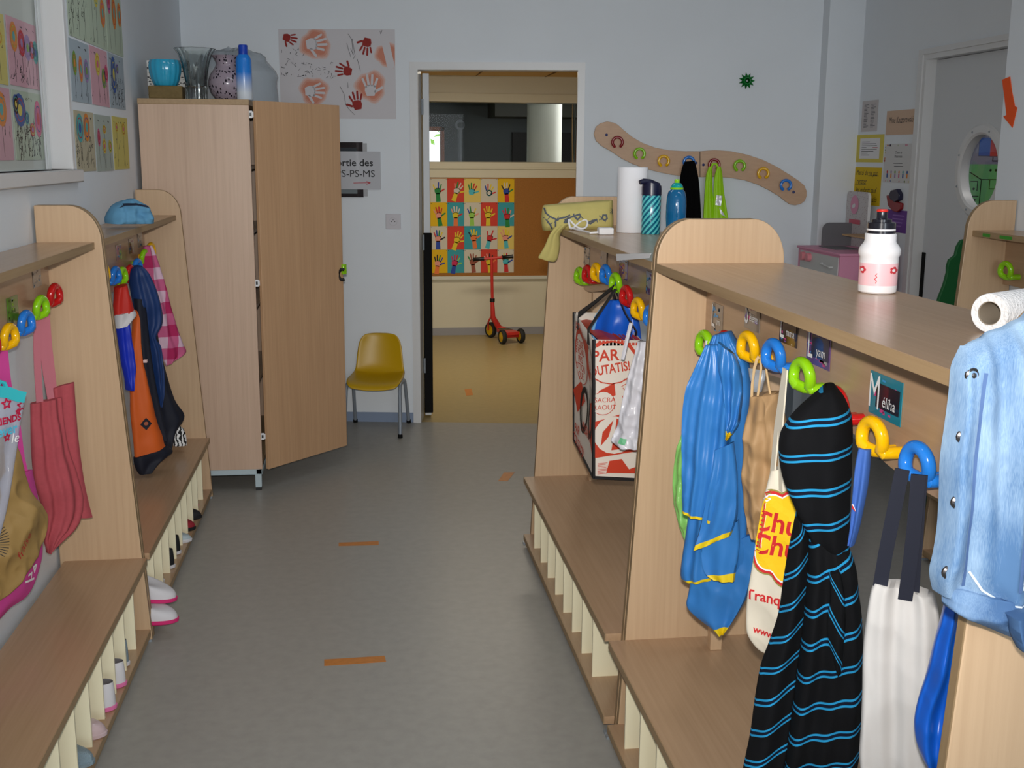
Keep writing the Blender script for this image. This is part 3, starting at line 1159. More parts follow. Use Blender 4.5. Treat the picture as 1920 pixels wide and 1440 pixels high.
def bench(label, xb, sgn, y0, y1, double, hook_ts, hook_wave, cards, divs, posts=True):
    t = thing('cloakroom_bench', label, 'coat rack bench', (xb, (y0 + y1) / 2, 0), 'cloakroom benches')

    def X(d):
        return xb + sgn * d
    prof = arc_profile(2 if double else 1)
    T = 0.022
    for ya in (y0, y1 - T):
        B().prism(prof, lambda d, z: (X(d), ya, z), lambda d, z: (X(d), ya + T, z), 0, 1).build('end_panel', [WOOD, EDGE], t, bevel=0.003, smooth=False)
        B().box(X(-0.235 if double else 0.01), X(0.268), ya + 0.002, ya + T - 0.002, 0, 0.008).build('foot', GREYM, t, smooth=False)
    a, c = y0 + T, y1 - T
    lo = -0.168 if double else 0.0
    b = B().box(X(lo), X(0.168), a, c, 1.283, 1.305)
    b.box(X(0.1675), X(0.1695), a, c, 1.2835, 1.3045, 1)
    b.build('shelf', [WOODH, EDGEH], t, smooth=False)
    # hook boards with a wavy lower edge
    n = 40
    for sd in ((1, -1) if double else (1,)):
        d0, d1 = (0.016 * sd, 0.035 * sd) if double else (0.012, 0.03)
        b = B()
        low = [(a + (c - a) * k / n, hook_wave(y1 - (a + (c - a) * k / n)) - 0.064) for k in range(n + 1)]
        outl = low + [(c, 1.283), (a, 1.283)]
        b.prism(outl, lambda y, z: (X(d0), y, z), lambda y, z: (X(d1), y, z), 0, 1)
        b.build('hook_board', [WOODH, EDGEH], t, smooth=False)
    dh = 0.035 if double else 0.03
    for k, (tt, colour) in enumerate(hook_ts):
        hook_parts(t, lambda d: X(dh + d), y1 - tt, hook_wave(tt), colour, sgn)
    # seat and shoe shelf
    s0 = -0.232 if double else 0.014
    b = B().box(X(s0), X(0.268), a, c, 0.268, 0.290)
    b.box(X(0.2675), X(0.27), a, c, 0.2685, 0.2895, 1)
    b.build('seat', [WOODH, EDGEH], t, smooth=False)
    b = B().box(X(s0), X(0.266), a, c, 0.022, 0.045)
    b.box(X(0.2655), X(0.268), a, c, 0.0225, 0.0445, 1)
    b.build('shoe_shelf', [WOODH, EDGEH], t, smooth=False)
    for yd in divs:
        B().box(X(0.0 if double else 0.02), X(0.25), yd - 0.004, yd + 0.004, 0.045, 0.268).build('divider', CREAM, t, smooth=False)
    if double:
        B().box(X(-0.012), X(0.0), a, c, 0.045, 0.268).build('back_panel', CREAM, t, smooth=False)
        for yp in (y1 - 0.10, y0 + 0.10):
            B().box(X(-0.016), X(0.016), yp - 0.014, yp + 0.014, 0.29, 1.283).build('post', WOOD, t, bevel=0.002)
    for args in cards:
        name_card(t, X(dh + 0.0008), *args[:2], sgn, *args[2:])
    return t


def wave_up(t):
    return 1.147 + 0.030 * math.cos(2 * PI * (t - 0.63) / 1.17)


def wave_dn(t):
    return 1.138 - 0.027 * math.cos(2 * PI * (t - 0.66) / 1.17)


order = ['green', 'red', 'yellow', 'blue']
ts = [0.175 + 0.1565 * k for k in range(9)]
RG = [mat('ink_pink', (200, 70, 130), 0.4), mat('ink_lime', (150, 190, 60), 0.4), mat('ink_sky', (60, 150, 210), 0.4), mat('ink_gold', (200, 160, 40), 0.4), mat('ink_violet', (110, 70, 160), 0.4), mat('ink_grey', (170, 165, 160), 0.4)]
G1 = [RG[1], mat('ink_moss', (60, 90, 30), 0.4), RG[5]]
G2 = [RG[0], RG[4], RG[2], RG[5]]
G3 = [RG[0], RG[2], RG[3], RG[4]]
GR = [RG[5], mat('ink_taupe', (130, 120, 110), 0.4), RG[2]]

benchC = bench('near double-sided beech bench on the right, under the white bottle and denim jacket', 0.915, -1, 1.24, 2.856, True,
               [(t, order[k % 4]) for k, t in enumerate(ts)], wave_up,
               [(2.735, 1.178, 0.085, 0.07, 3, 'L', 'um', GR, 3, False), (2.48, 1.222, 0.10, 0.072, 3, 'S', 'éléna', G2, 5, False), (2.255, 1.222, 0.10, 0.066, 1, 'L', 'mma', G3, 7, True), (2.095, 1.210, 0.115, 0.074, 2, 'L', 'yam', G2, 9, True), (1.80, 1.172, 0.12, 0.074, 4, 'M', 'éliha', G3, 11, True)],
               [2.705 - 0.157 * k for k in range(9)])
benchD = bench('far double-sided beech bench on the right, with drink bottles standing on top', 0.915, -1, 2.859, 4.478, True,
               [(t, order[k % 4]) for k, t in enumerate(ts)], wave_up,
               [(4.40, 1.188, 0.11, 0.07, 3, None, None, GR, 21, False), (4.08, 1.215, 0.11, 0.07, 1, None, None, GR, 22, True), (3.77, 1.202, 0.12, 0.07, 2, None, None, G3, 23, False), (3.40, 1.19, 0.11, 0.07, 2, None, None, G2, 24, False)],
               [4.285 - 0.1645 * k for k in range(8)])
orderL = ['red', 'green', 'blue', 'yellow']
benchA = bench('near beech wall bench on the left, with the raspberry cloth bag hanging from it', -0.968, 1, 2.05, 3.667, False,
               [(0.155 + 0.156 * k, orderL[k % 4]) for k in range(9)], wave_dn,
               [(3.51, 1.215, 0.085, 0.06, 3, None, None, GR, 31, False), (3.25, 1.15, 0.10, 0.075, 0, None, None, G1, 32, False)],
               [3.495 - 0.153 * k for k in range(9)])
benchB = bench('far beech wall bench on the left, with rain jackets and a gingham cloth hanging', -0.968, 1, 3.670, 5.284, False,
               [(0.155, 'yellow'), (0.31, 'green'), (0.48, 'blue'), (0.64, 'red'), (0.79, 'green'), (0.91, 'blue'), (1.1, 'yellow'), (1.25, 'red'), (1.4, 'green')], wave_dn,
               [(4.69, 1.19, 0.10, 0.06, 3, None, None, GR, 41, False), (4.95, 1.195, 0.10, 0.06, 1, None, None, G2, 42, True), (5.15, 1.205, 0.10, 0.06, 3, None, None, GR, 43, False)],
               [5.105, 4.94, 4.785, 4.63, 4.48, 4.325, 4.17, 4.02, 3.86])
benchE = bench('beech bench against the right wall, below the orange arrow, green stickers on its shelf', 2.466, -1, 2.5, 4.112, False,
               [(0.115, 'green'), (0.30, 'yellow'), (0.45, 'blue'), (0.6, 'red')], wave_dn, [],
               [3.95 - 0.157 * k for k in range(8)])
for y, w in ((3.99, 0.05), (3.86, 0.08)):
    f = Flat((2.466 - 0.1705, y, 1.293), (0, -1, 0), (-1, 0, 0), w, 0.012, mat('sticker_green', (60, 150, 40), 0.5), thick=0.0004)
    f.build('edge_sticker', benchE, label='green sticker')


# ------------------------------------------------------------------ things hanging on the right benches
GREEN_FILM = film_mat('pale_green_film', (150, 226, 120), 0.62, 0.25, bump=0.4)
t = thing('plastic_bag', 'crumpled pale green plastic bag hanging behind the blue rain jacket', 'bag', (0.83, 2.66, 0.8))
O = (0.835, 2.655)
puff('bag_body', [(-0.0124, 1.0526, -0.0013, 1.0538), (-0.0286, 1.0043, 0.0062, 1.0083), (-0.0564, 0.9132, 0.0096, 0.9286), (-0.0754, 0.8421, 0.0127, 0.8549), (-0.0828, 0.7647, 0.0158, 0.7806), (-0.073, 0.6964, 0.0187, 0.7123), (-0.0532, 0.6366, 0.0142, 0.6491), (-0.0375, 0.6085, -0.0128, 0.609)], O, -40, GREEN_FILM, t, 0.02, 0.012, [(0.006, 3, 0.1, 0.6)], crumple=0.010, ck=26, ridge=0.010, rk=16, nu=36, sub=8)
b = B()
b.tube([(0.83, 2.655, 1.135), (0.832, 2.655, 1.10), (0.835, 2.655, 1.06)], 0.004, 6)
b.build('string', PAPER, t)

RAIN = mat('blue_rain_cloth', (50, 118, 188), 0.34, spec=0.5, var=0.04, vscale=14)
RAINTRIM = mat('yellow_binding', (226, 196, 20), 0.5)
t = thing('rain_jacket', 'bright blue rain jacket with yellow edging on the near right bench', 'jacket', (0.80, 2.45, 0.9))
O = (0.795, 2.46)
AZ = -32
puff('hood_and_back', [(-0.011, 1.1783, 0.0274, 1.1882), (-0.0243, 1.1445, 0.0427, 1.1676), (-0.0399, 1.1004, 0.0632, 1.139), (-0.0511, 1.0686, 0.0741, 1.1097), (-0.0577, 1.012, 0.079, 1.0556), (-0.06, 0.9363, 0.0774, 0.9881), (-0.0575, 0.8347, 0.0777, 0.8766), (-0.0534, 0.7578, 0.0817, 0.789), (-0.0675, 0.6141, 0.0845, 0.6745), (-0.0587, 0.5862, 0.0745, 0.6211)], O, AZ, [RAIN, RAINTRIM], t, [0.02, 0.03, 0.035, 0.035, 0.035, 0.035, 0.032, 0.03, 0.026, 0.02], 0.03, [(0.007, 2.2, 0.1, 0.5), (0.004, 5.3, 0.3, -0.6)], crumple=0.006, ck=16, seed=2, trim=(0.955, 1), power=3, ridge=0.006, nu=36, sub=8)
puff('front_panel', [(-0.0128, 1.1636, 0.0163, 1.1657), (-0.0329, 1.1133, 0.0377, 1.1189), (-0.0498, 1.0687, 0.047, 1.071), (-0.0577, 1.012, 0.0473, 1.0098), (-0.0587, 0.9365, 0.0452, 0.9477), (-0.0559, 0.8605, 0.0436, 0.8725), (-0.054, 0.8094, 0.0318, 0.8014), (-0.0527, 0.7748, 0.0286, 0.7601)], O, AZ, [RAIN, RAINTRIM], t, [0.02, 0.026, 0.03, 0.03, 0.03, 0.03, 0.028, 0.026], 0.004, [(0.006, 1.8, 0.2, 0.4), (0.003, 4.3, 0.0, 0.8)], crumple=0.005, ck=14, seed=4, trim=(0.95, 1), off=0.05, power=6, ridge=0.006, nu=36, sub=8)
puff('collar', [(0.0183, 1.1755, 0.0555, 1.1505), (0.0176, 1.1355, 0.0688, 1.1214), (0.0267, 1.0937, 0.0755, 1.0796), (0.0385, 1.0458, 0.0754, 1.0309), (0.0455, 0.9973, 0.0711, 0.9937), (0.0469, 0.9652, 0.0496, 0.9581)], O, AZ, [RAIN, RAINTRIM], t, 0.016, 0.006, [(0.006, 2, 0.4, 1.2)], crumple=0.012, ck=22, seed=6, trim=(0.86, 1), off=0.070, power=5, ridge=0.006)
puff('sleeve', [(0.0213, 0.9326, 0.0619, 0.9557), (0.0166, 0.8692, 0.0723, 0.8884), (0.0043, 0.8042, 0.0775, 0.8263), (-0.0081, 0.7382, 0.0771, 0.782), (-0.019, 0.6925, 0.0666, 0.7424)], O, AZ, [RAIN, RAINTRIM], t, 0.014, 0.008, [(0.005, 1.6, 0.1, 0.5)], crumple=0.006, ck=18, seed=8, trim=(0.88, 1), off=0.072, power=6, ridge=0.004)
puff('sleeve', [(-0.0021, 0.7132, 0.0798, 0.7761), (-0.0036, 0.687, 0.0834, 0.7256), (0, 0.6615, 0.0815, 0.6869), (0.0085, 0.6393, 0.0778, 0.6579), (0.0292, 0.6269, 0.0754, 0.6304)], O, AZ, [RAIN, RAINTRIM], t, 0.012, 0.006, [(0.004, 1.5, 0.3, 0.2)], crumple=0.004, ck=18, seed=9, trim=(0.80, 1), off=0.062, power=6)
puff('tail', [(-0.038, 0.6556, 0.1017, 0.7283), (-0.0412, 0.6024, 0.1059, 0.6906), (-0.0462, 0.5617, 0.1037, 0.6323), (-0.0501, 0.5276, 0.0939, 0.5788), (-0.0325, 0.5079, 0.0805, 0.5438), (0.0006, 0.4871, 0.0621, 0.5062), (0.0332, 0.4716, 0.0433, 0.4735)], O, AZ, [RAIN, RAINTRIM], t, 0.014, 0.014, [(0.007, 1.4, 0.5, 0.3)], crumple=0.004, ck=12, seed=10, trim=(0.875, 1), power=4, ridge=0.006, nu=36, sub=8)
f = Flat((0, 0, 0), (1, 0, 0), (0, -1, 0))
b = B()
pts = [(0.8341, 2.4355, 0.954), (0.8404, 2.4316, 0.9795), (0.8543, 2.423, 0.9935), (0.8637, 2.4171, 1.0131)]
b.tube([(x - 0.045, y - 0.055, z) for x, y, z in pts], 0.0032, 6)
pts = [(0.8267, 2.4402, 0.9031), (0.8375, 2.4334, 0.8908), (0.8502, 2.4255, 0.8851)]
b.tube([(x - 0.045, y - 0.06, z) for x, y, z in pts], 0.004, 6)
b.build('binding', RAINTRIM, t)

KRAFT = mat('kraft_paper', (172, 138, 98), 0.65, var=0.05, vscale=20)
t = thing('paper_bag', 'creased brown paper bag with twine handles, right of the blue rain jacket', 'bag', (0.82, 2.28, 0.9))
O = (0.825, 2.27)
kb = puff('bag_body', [(-0.015, 1.0773, 0.0463, 1.0913), (-0.0183, 1.0505, 0.0512, 1.0611), (-0.0221, 1.0095, 0.0612, 1.0188), (-0.0229, 0.9511, 0.0653, 0.9618), (-0.0213, 0.8923, 0.0639, 0.9037), (-0.0174, 0.8334, 0.0624, 0.8449), (-0.0086, 0.7928, 0.0521, 0.8021), (0.0021, 0.7644, 0.041, 0.773)], O, -34, KRAFT, t, [0.03, 0.036, 0.04, 0.04, 0.04, 0.04, 0.034, 0.02], 0.03, [(0.005, 2.5, 0.2, 0.3)], crumple=0.012, ck=17, seed=3, power=3.5, ridge=0.020, rk=11, nu=60, sub=12)
b = B()
for xs, dz in (([(1408, 690), (1411, 660), (1416, 700), (1420, 750)], 0), ([(1437, 682), (1430, 672), (1440, 710), (1447, 750)], 0)):
    pass
for pts in ([(0.8128, 2.2715, 1.0718), (0.8125, 2.2717, 1.1038), (0.8139, 2.2707, 1.1381), (0.8178, 2.2681, 1.1588), (0.8261, 2.2625, 1.1597), (0.8344, 2.2569, 1.1402), (0.8415, 2.2521, 1.1014), (0.8464, 2.2488, 1.0736)], [(0.8192, 2.257, 1.0747), (0.8217, 2.2554, 1.1069), (0.8231, 2.2544, 1.1409), (0.8212, 2.2557, 1.1632), (0.8175, 2.2582, 1.1651), (0.812, 2.2619, 1.1397), (0.8086, 2.2642, 1.1054), (0.8089, 2.264, 1.0735)]):
    b.tube(pts, 0.0026, 6)
b.build('twine_handle', mat('twine', (206, 176, 132), 0.8), t)
f = Flat((0.825, 2.27, 0), (math.cos(math.radians(-34)), math.sin(math.radians(-34)), 0), (math.sin(math.radians(-34)), -math.cos(math.radians(-34)), 0))
f.poly([(0.0458, 1.0571), (0.0524, 1.0601), (0.0609, 1.0245), (0.0544, 1.0203)], mat('pink_mark', (210, 50, 80), 0.6))
f.build('pink_tab', t, wrap=kb)
t = thing('foil_wrapper', 'small silvery wrapper peeking out above the brown paper bag', 'wrapper', (0.85, 2.3, 1.12))
puff('foil_wrapper_sheet', [(-0.0375, 1.1288, 0.0005, 1.1275), (-0.0329, 1.106, -0.0008, 1.1066), (-0.0246, 1.0777, -0.0063, 1.0795)], (0.85, 2.3), -34, mat('foil', (190, 194, 200), 0.25, metal=0.6), t, 0.004, 0.004, crumple=0.006, ck=40, nu=12)

CANVAS = mat('ecru_canvas', (226, 218, 200), 0.85, var=0.02, vscale=40)
t = thing('tote_bag', 'off-white canvas tote bag with yellow and red flower logo, half behind the striped hoodie', 'bag', (0.80, 2.1, 0.8))
O = (0.815, 2.10)
cb = puff('bag_body', [(-0.0167, 0.9637, 0.0514, 0.9854), (-0.0251, 0.9187, 0.073, 0.9322), (-0.0347, 0.8506, 0.0767, 0.8674), (-0.0439, 0.7702, 0.081, 0.7911), (-0.0516, 0.7003, 0.0848, 0.7249), (-0.0528, 0.6538, 0.0852, 0.6801), (-0.0476, 0.6141, 0.0791, 0.6393), (-0.0263, 0.5869, 0.065, 0.6056), (-0.0083, 0.579, 0.0391, 0.5888)], O, -34, CANVAS, t, 0.022, 0.022, [(0.004, 1.5, 0.2, 0.3)], crumple=0.004, ck=12, seed=5, power=3, ridge=0.006, rk=8, nu=40, sub=8)
b = B()
for dx in (0.0, 0.03):
    strap(b, [(0.80 + dx * .3, 2.10 - dx, 0.93), (0.805, 2.10 - dx * .6, 1.05), (0.81, 2.085, 1.17)], 0.022, 0.003, (0, 1, 0))
b.build('strap', CANVAS, t)
um = (math.cos(math.radians(-34)), math.sin(math.radians(-34)), 0)
nm = (math.sin(math.radians(-34)), -math.cos(math.radians(-34)), 0)
f = Flat((0.815, 2.10, 0), um, nm)
cx, cz = (0.0196, 0.8366)
for r, m, L in ((1.10, mat('logo_khaki', (150, 140, 70), 0.7), 1), (1.06, mat('logo_red', (206, 36, 40), 0.7), 2), (0.99, WHITE, 3), (0.95, mat('logo_yellow', (246, 200, 20), 0.7), 4)):
    pts = []
    for k in range(64):
        a = 2 * PI * k / 64
        q = r * (0.066 + 0.012 * abs(math.sin(3.5 * a + 0.4)))
        pts.append((cx + q * 0.9 * math.cos(a), cz + q * 1.22 * math.sin(a)))
    f.poly(pts, m, L)
LR = mat('logo_red', (206, 36, 40), 0.7)
f.text('Chupa', cx + 0.008, cz + 0.024, 0.058, LR, 5, shear=0.15, bold=0.0012)
f.text('Chups', cx + 0.006, cz - 0.024, 0.058, LR, 5, shear=0.15, bold=0.0012)
px, pz = (-0.0101, 0.7032)
f.text('Tranquille', px + 0.02, pz, 0.030, LR, 1, bold=0.0006)
px, pz = (-0.0117, 0.6247)
f.text('www.chupachups', px + 0.05, pz + 0.0, 0.020, LR, 1, bold=0.0005, rot=-0.08)
f.build('logo_print', t, wrap=cb, label='yellow flower logo with red lettering')

# black hoodie
HOOD = stripe_mat('striped_black_knit', (15, 16, 19), (40, 150, 205), (14, 24, 44), 0.0625, w=0.0042, gap=0.0105)
t = thing('hoodie', 'black hoodie with paired bright blue stripes hanging on the near right bench', 'hoodie', (0.79, 1.90, 0.7))
O = (0.79, 1.885)
puff('hoodie_top', [(0.0076, 1.1698, 0.0323, 1.1788), (-0.0115, 1.1534, 0.0477, 1.1626), (-0.034, 1.1308, 0.0589, 1.1403), (-0.0485, 1.1086, 0.0645, 1.1216), (-0.0575, 1.0856, 0.0674, 1.0891), (-0.0577, 1.0512, 0.0682, 1.0602), (-0.0501, 1.0123, 0.0698, 1.0195), (-0.0352, 0.9757, 0.0703, 0.9823), (-0.0143, 0.9335, 0.0723, 0.9351), (0.0022, 0.9039, 0.0739, 0.8934), (0.0068, 0.8872, 0.0761, 0.8716)], O, -22, HOOD, t, [0.03, 0.045, 0.055, 0.06, 0.06, 0.058, 0.055, 0.05, 0.048, 0.04, 0.03], 0.05, [(0.006, 1.5, 0.1, 0.2)], crumple=0.006, ck=14, seed=1, ridge=0.005, rk=8, v0=1.20, uvslant=0.022)
puff('hoodie_side', [(-0.0224, 0.9449, -0.0088, 0.934), (-0.0278, 0.9042, 0.0041, 0.9021), (-0.0332, 0.8632, 0.0057, 0.8568), (-0.0381, 0.8116, 0.0069, 0.8162), (-0.0435, 0.749, 0.004, 0.748), (-0.0571, 0.6931, 0.0006, 0.6894), (-0.0702, 0.644, -0.0024, 0.6364), (-0.0778, 0.5756, -0.0065, 0.5689), (-0.0826, 0.5099, -0.0092, 0.5093), (-0.0893, 0.4596, -0.0144, 0.4596), (-0.0937, 0.4247, -0.0189, 0.4315), (-0.0945, 0.3979, -0.0235, 0.4065)], O, -22, HOOD, t, 0.034, 0.03, [(0.008, 1.3, 0.5, 0.3)], crumple=0.006, ck=12, seed=7, v0=1.222, uvslant=0.05)
puff('hoodie_body', [(0.002, 0.9069, 0.0754, 0.8836), (0.0018, 0.8767, 0.0818, 0.8681), (0.0021, 0.8361, 0.09, 0.8398), (0.0006, 0.7951, 0.0961, 0.7999), (0.0003, 0.7476, 0.1033, 0.759), (-0.0036, 0.6784, 0.1108, 0.6837), (-0.0071, 0.6168, 0.1156, 0.6218), (-0.0117, 0.5574, 0.1174, 0.5642), (-0.0154, 0.4975, 0.1173, 0.5056), (-0.0175, 0.4427, 0.1137, 0.4567), (-0.0175, 0.4042, 0.1093, 0.4203)], O, -22, HOOD, t, [0.03, 0.04, 0.05, 0.055, 0.055, 0.055, 0.055, 0.055, 0.055, 0.05, 0.045], 0.05, [(0.010, 1.25, 0.15, 0.1), (0.006, 2.7, 0.6, 0.4)], crumple=0.007, ck=12, seed=12, ridge=0.006, rk=7, v0=1.230, uvslant=0.045, nu=36)
pk = puff('pocket_fold', [(0.0402, 0.8551, 0.0583, 0.8618), (0.0447, 0.8099, 0.0683, 0.8174), (0.0414, 0.7686, 0.0729, 0.772), (0.0457, 0.7279, 0.0735, 0.731), (0.0552, 0.6927, 0.0738, 0.6949), (0.0642, 0.6677, 0.0716, 0.6686)], O, -22, HOOD, t, 0.012, 0.004, [(0.004, 1, 0.2, 0.8)], nu=14, crumple=0.005, seed=3, v0=1.19, off=0.052, uvslant=-0.05)

t = thing('cap', 'blue garment with a red and white badge behind the striped hoodie', 'garment', (0.84, 1.74, 0.9))
bb_ = puff('garment_body', [(-0.0287, 1.0991, -0.008, 1.098), (-0.0321, 1.0693, -0.0079, 1.0707), (-0.0332, 1.0323, -0.0091, 1.0356), (-0.0335, 0.995, -0.0135, 0.9961), (-0.0338, 0.9574, -0.0189, 0.9579), (-0.0356, 0.9288, -0.025, 0.9287)], (0.84, 1.74), -35, mat('blue_jersey', (62, 104, 184), 0.7, var=0.03), t, 0.014, 0.014, [(0.004, 1.5, 0.1, 0.2)], nu=14)
f = Flat((0.84, 1.74, 0), (math.cos(math.radians(-35)), math.sin(math.radians(-35)), 0), (math.sin(math.radians(-35)), -math.cos(math.radians(-35)), 0))
f.poly([(-0.0376, 1.0177), (-0.0237, 0.9918), (-0.0364, 0.9852)], mat('badge_red', (200, 36, 40), 0.6), 1)
f.stroke([(-0.0355, 1.0133), (-0.0247, 0.9935)], 0.003, WHITE, 2)
f.build('badge', t, wrap=bb_)
t.name = 'hanging_garment'

COTTON = mat('white_cotton', (204, 202, 200), 0.85, var=0.02, vscale=20)
t = thing('tote_bag', 'plain white cotton tote bag with navy handles, right of the striped hoodie', 'bag', (0.80, 1.55, 0.7))
O = (0.80, 1.57)
puff('bag_body', [(-0.0271, 0.9311, 0.0588, 0.9203), (-0.0322, 0.9129, 0.064, 0.9109), (-0.0358, 0.8686, 0.0707, 0.882), (-0.0372, 0.8153, 0.076, 0.8311), (-0.0341, 0.7531, 0.0801, 0.7751), (-0.0323, 0.699, 0.0855, 0.7231), (-0.0318, 0.6533, 0.0891, 0.6748), (-0.0241, 0.6087, 0.0905, 0.6346), (-0.0047, 0.5853, 0.0817, 0.6053)], O, -30, COTTON, t, [0.02, 0.026, 0.034, 0.036, 0.036, 0.036, 0.036, 0.034, 0.02], 0.034, [(0.007, 1.3, 0.1, 0.2), (0.003, 3.6, 0.4, -0.3)], crumple=0.008, ck=9, seed=21, top_gather=0.9, nu=60, sub=10, power=3, ridge=0.010, rk=5)
NAVY = mat('navy_webbing', (22, 26, 42), 0.8)
b = B()
for pts in ([(0.7975, 1.5628, 1.1146), (0.7942, 1.5647, 1.081), (0.7892, 1.5676, 1.0302), (0.7842, 1.5705, 0.9786), (0.7804, 1.5726, 0.9265)], [(0.8151, 1.5469, 1.1102), (0.815, 1.5469, 1.0691), (0.8148, 1.547, 1.0192), (0.8132, 1.5479, 0.9685), (0.8106, 1.5494, 0.9127)], [(0.8235, 1.5564, 1.1073), (0.8234, 1.5565, 1.0659), (0.8239, 1.5562, 1.0158), (0.8238, 1.5563, 0.9735), (0.8243, 1.556, 0.9223)]):
    strap(b, pts, 0.021, 0.003, (0.866, -0.5, 0))
b.build('handle', NAVY, t, label='navy webbing handle')

t = thing('drawstring_bag', 'shiny royal blue bag hanging beside the near end panel of the right bench', 'bag', (0.80, 1.38, 0.7))
puff('bag_body', [(-0.0263, 1.0275, -0.0024, 1.0265), (-0.0187, 0.9901, 0.0042, 0.9929), (-0.0205, 0.959, 0.0066, 0.9625), (-0.028, 0.9111, 0.0061, 0.9159), (-0.0349, 0.8627, 0.0062, 0.8688), (-0.0417, 0.8296, 0.0052, 0.8369), (-0.045, 0.7968, 0.0042, 0.8048), (-0.04, 0.7651, 0.0034, 0.7684), (-0.0268, 0.7388, 0.0021, 0.7398), (-0.0107, 0.7228, -0.0029, 0.7225)], (0.80, 1.38), -25, mat('royal_blue_nylon', (18, 92, 200), 0.3, spec=0.5), t, 0.026, 0.026, [(0.006, 1.7, 0.3, 0.6)], crumple=0.006, ck=14, seed=31, ridge=0.014, rk=9, nu=40, sub=8)
B().tube([(0.80, 1.39, 1.09), (0.80, 1.385, 0.98), (0.80, 1.38, 0.93)], 0.006, 6).build('cord', NAVY, t)

# denim jacket over the near end panel
DEN = denim_mat('washed_denim', (80, 114, 154), (148, 173, 197))
DEND = denim_mat('seam_denim', (72, 104, 146), (124, 152, 184))
t = thing('denim_jacket', 'pale washed denim jacket with metal snaps draped over the near end of the right bench', 'jacket', (0.85, 1.24, 1.2))
O = (0.78, 1.21)
dj = puff('jacket_body', [(-0.1043, 1.3613, 0.0109, 1.4137), (-0.1097, 1.3491, 0.0194, 1.3952), (-0.1137, 1.3355, 0.0327, 1.3641), (-0.1137, 1.3045, 0.0429, 1.3011), (-0.1157, 1.2668, 0.0471, 1.2627), (-0.1177, 1.2288, 0.0521, 1.2173), (-0.1158, 1.1902, 0.0584, 1.1778), (-0.1146, 1.1512, 0.0628, 1.1379), (-0.1165, 1.1185, 0.0686, 1.0975), (-0.1197, 1.0921, 0.0716, 1.0703), (-0.1138, 1.0685, 0.0747, 1.0428)], O, 0, DEN, t, [0.01, 0.03, 0.04, 0.042, 0.042, 0.042, 0.042, 0.042, 0.042, 0.04, 0.036], 0.0, [(0.006, 2.2, 0.15, 0.2), (0.004, 4.7, 0.4, -0.3)], crumple=0.012, ck=9, seed=41, top_gather=0.8, nu=70, sub=10, power=5, ridge=0.008, rk=6)
puff('waistband', [(-0.1162, 1.082, 0.0743, 1.0463), (-0.1076, 1.0663, 0.0762, 1.029), (-0.1031, 1.0526, 0.0773, 1.0187), (-0.0761, 1.0378, 0.0785, 1.0082), (-0.0404, 1.0197, 0.0796, 0.9978)], O, 0, DEND, t, [0.03, 0.04, 0.042, 0.04, 0.03], 0.0, [(0.006, 2.5, 0.3, 0.4)], crumple=0.010, ck=14, seed=43, top_gather=1.0, nu=60, sub=10, power=5, ridge=0.012, rk=14, off=0.01)
puff('cuff', [(-0.0507, 1.0569, -0.0104, 1.0638), (-0.0452, 1.0418, -0.0046, 1.0466), (-0.0398, 1.0279, -0.0043, 1.0296), (-0.0286, 1.0109, -0.008, 1.0113)], O, 0, DEND, t, 0.022, 0.01, [(0.004, 1.5, 0.2, 0.3)], crumple=0.008, ck=18, seed=45, off=0.055, power=5, ridge=0.006, rk=16)
# the part that lies back over the panel onto the shelf
b = B()
rows = []
for i in range(7):
    s = i / 6
    rows.append([(0.72 + 0.06 * k / 2, 1.205 + 0.10 * s, 1.335 + 0.014 * math.sin(PI * s) - 0.004 * k + 0.01 * (k / 6) + 0.004 * math.sin(5 * k + 3 * s)) for k in range(7)])
o = b.grid(rows).build('back_flap', DEN, t, solid=0.012, subsurf=1)
f = Flat((0.78, 1.21, 0), (1, 0, 0), (0, -1, 0))
TH1 = mat('thread_pale', (206, 214, 222), 0.8)
SEAM = mat('thread_dark', (70, 96, 140), 0.8)
for pts in ([(-0.0923, 1.3352), (-0.0969, 1.2916), (-0.0977, 1.2473), (-0.0978, 1.2025), (-0.0972, 1.1571), (-0.0959, 1.111), (-0.0923, 1.0843)],):
    f.stroke(pts, 0.004, SEAM, 1)
for pts in ([(-0.0325, 1.2901), (-0.0322, 1.2391), (-0.0325, 1.1874), (-0.0322, 1.1349), (-0.0312, 1.0816)], [(-0.0272, 1.29), (-0.0268, 1.239), (-0.0271, 1.1873), (-0.0268, 1.1347), (-0.0257, 1.0814)]):
    for a, c in zip(pts[:-1], pts[1:]):
        for k in range(8):
            q = lambda s: (a[0] + (c[0] - a[0]) * s, a[1] + (c[1] - a[1]) * s)
            f.stroke([q(k / 8), q((k + 0.6) / 8)], 0.0024, TH1, 2)
for pts in ([(-0.0383, 1.3028), (-0.0368, 1.2393), (-0.0372, 1.1876), (-0.0369, 1.1351), (-0.0353, 1.0818)], [(-0.0238, 1.3025), (-0.0215, 1.2388), (-0.0217, 1.1871), (-0.0214, 1.1345), (-0.0203, 1.0811)]):
    f.stroke(pts, 0.004, SEAM, 1)
f.stroke([(-0.0898, 1.1028), (-0.0731, 1.0801), (-0.0443, 1.062), (-0.0173, 1.0641), (0.0017, 1.0801)], 0.0025, TH1, 2)
f.build('stitching', t, wrap=dj)
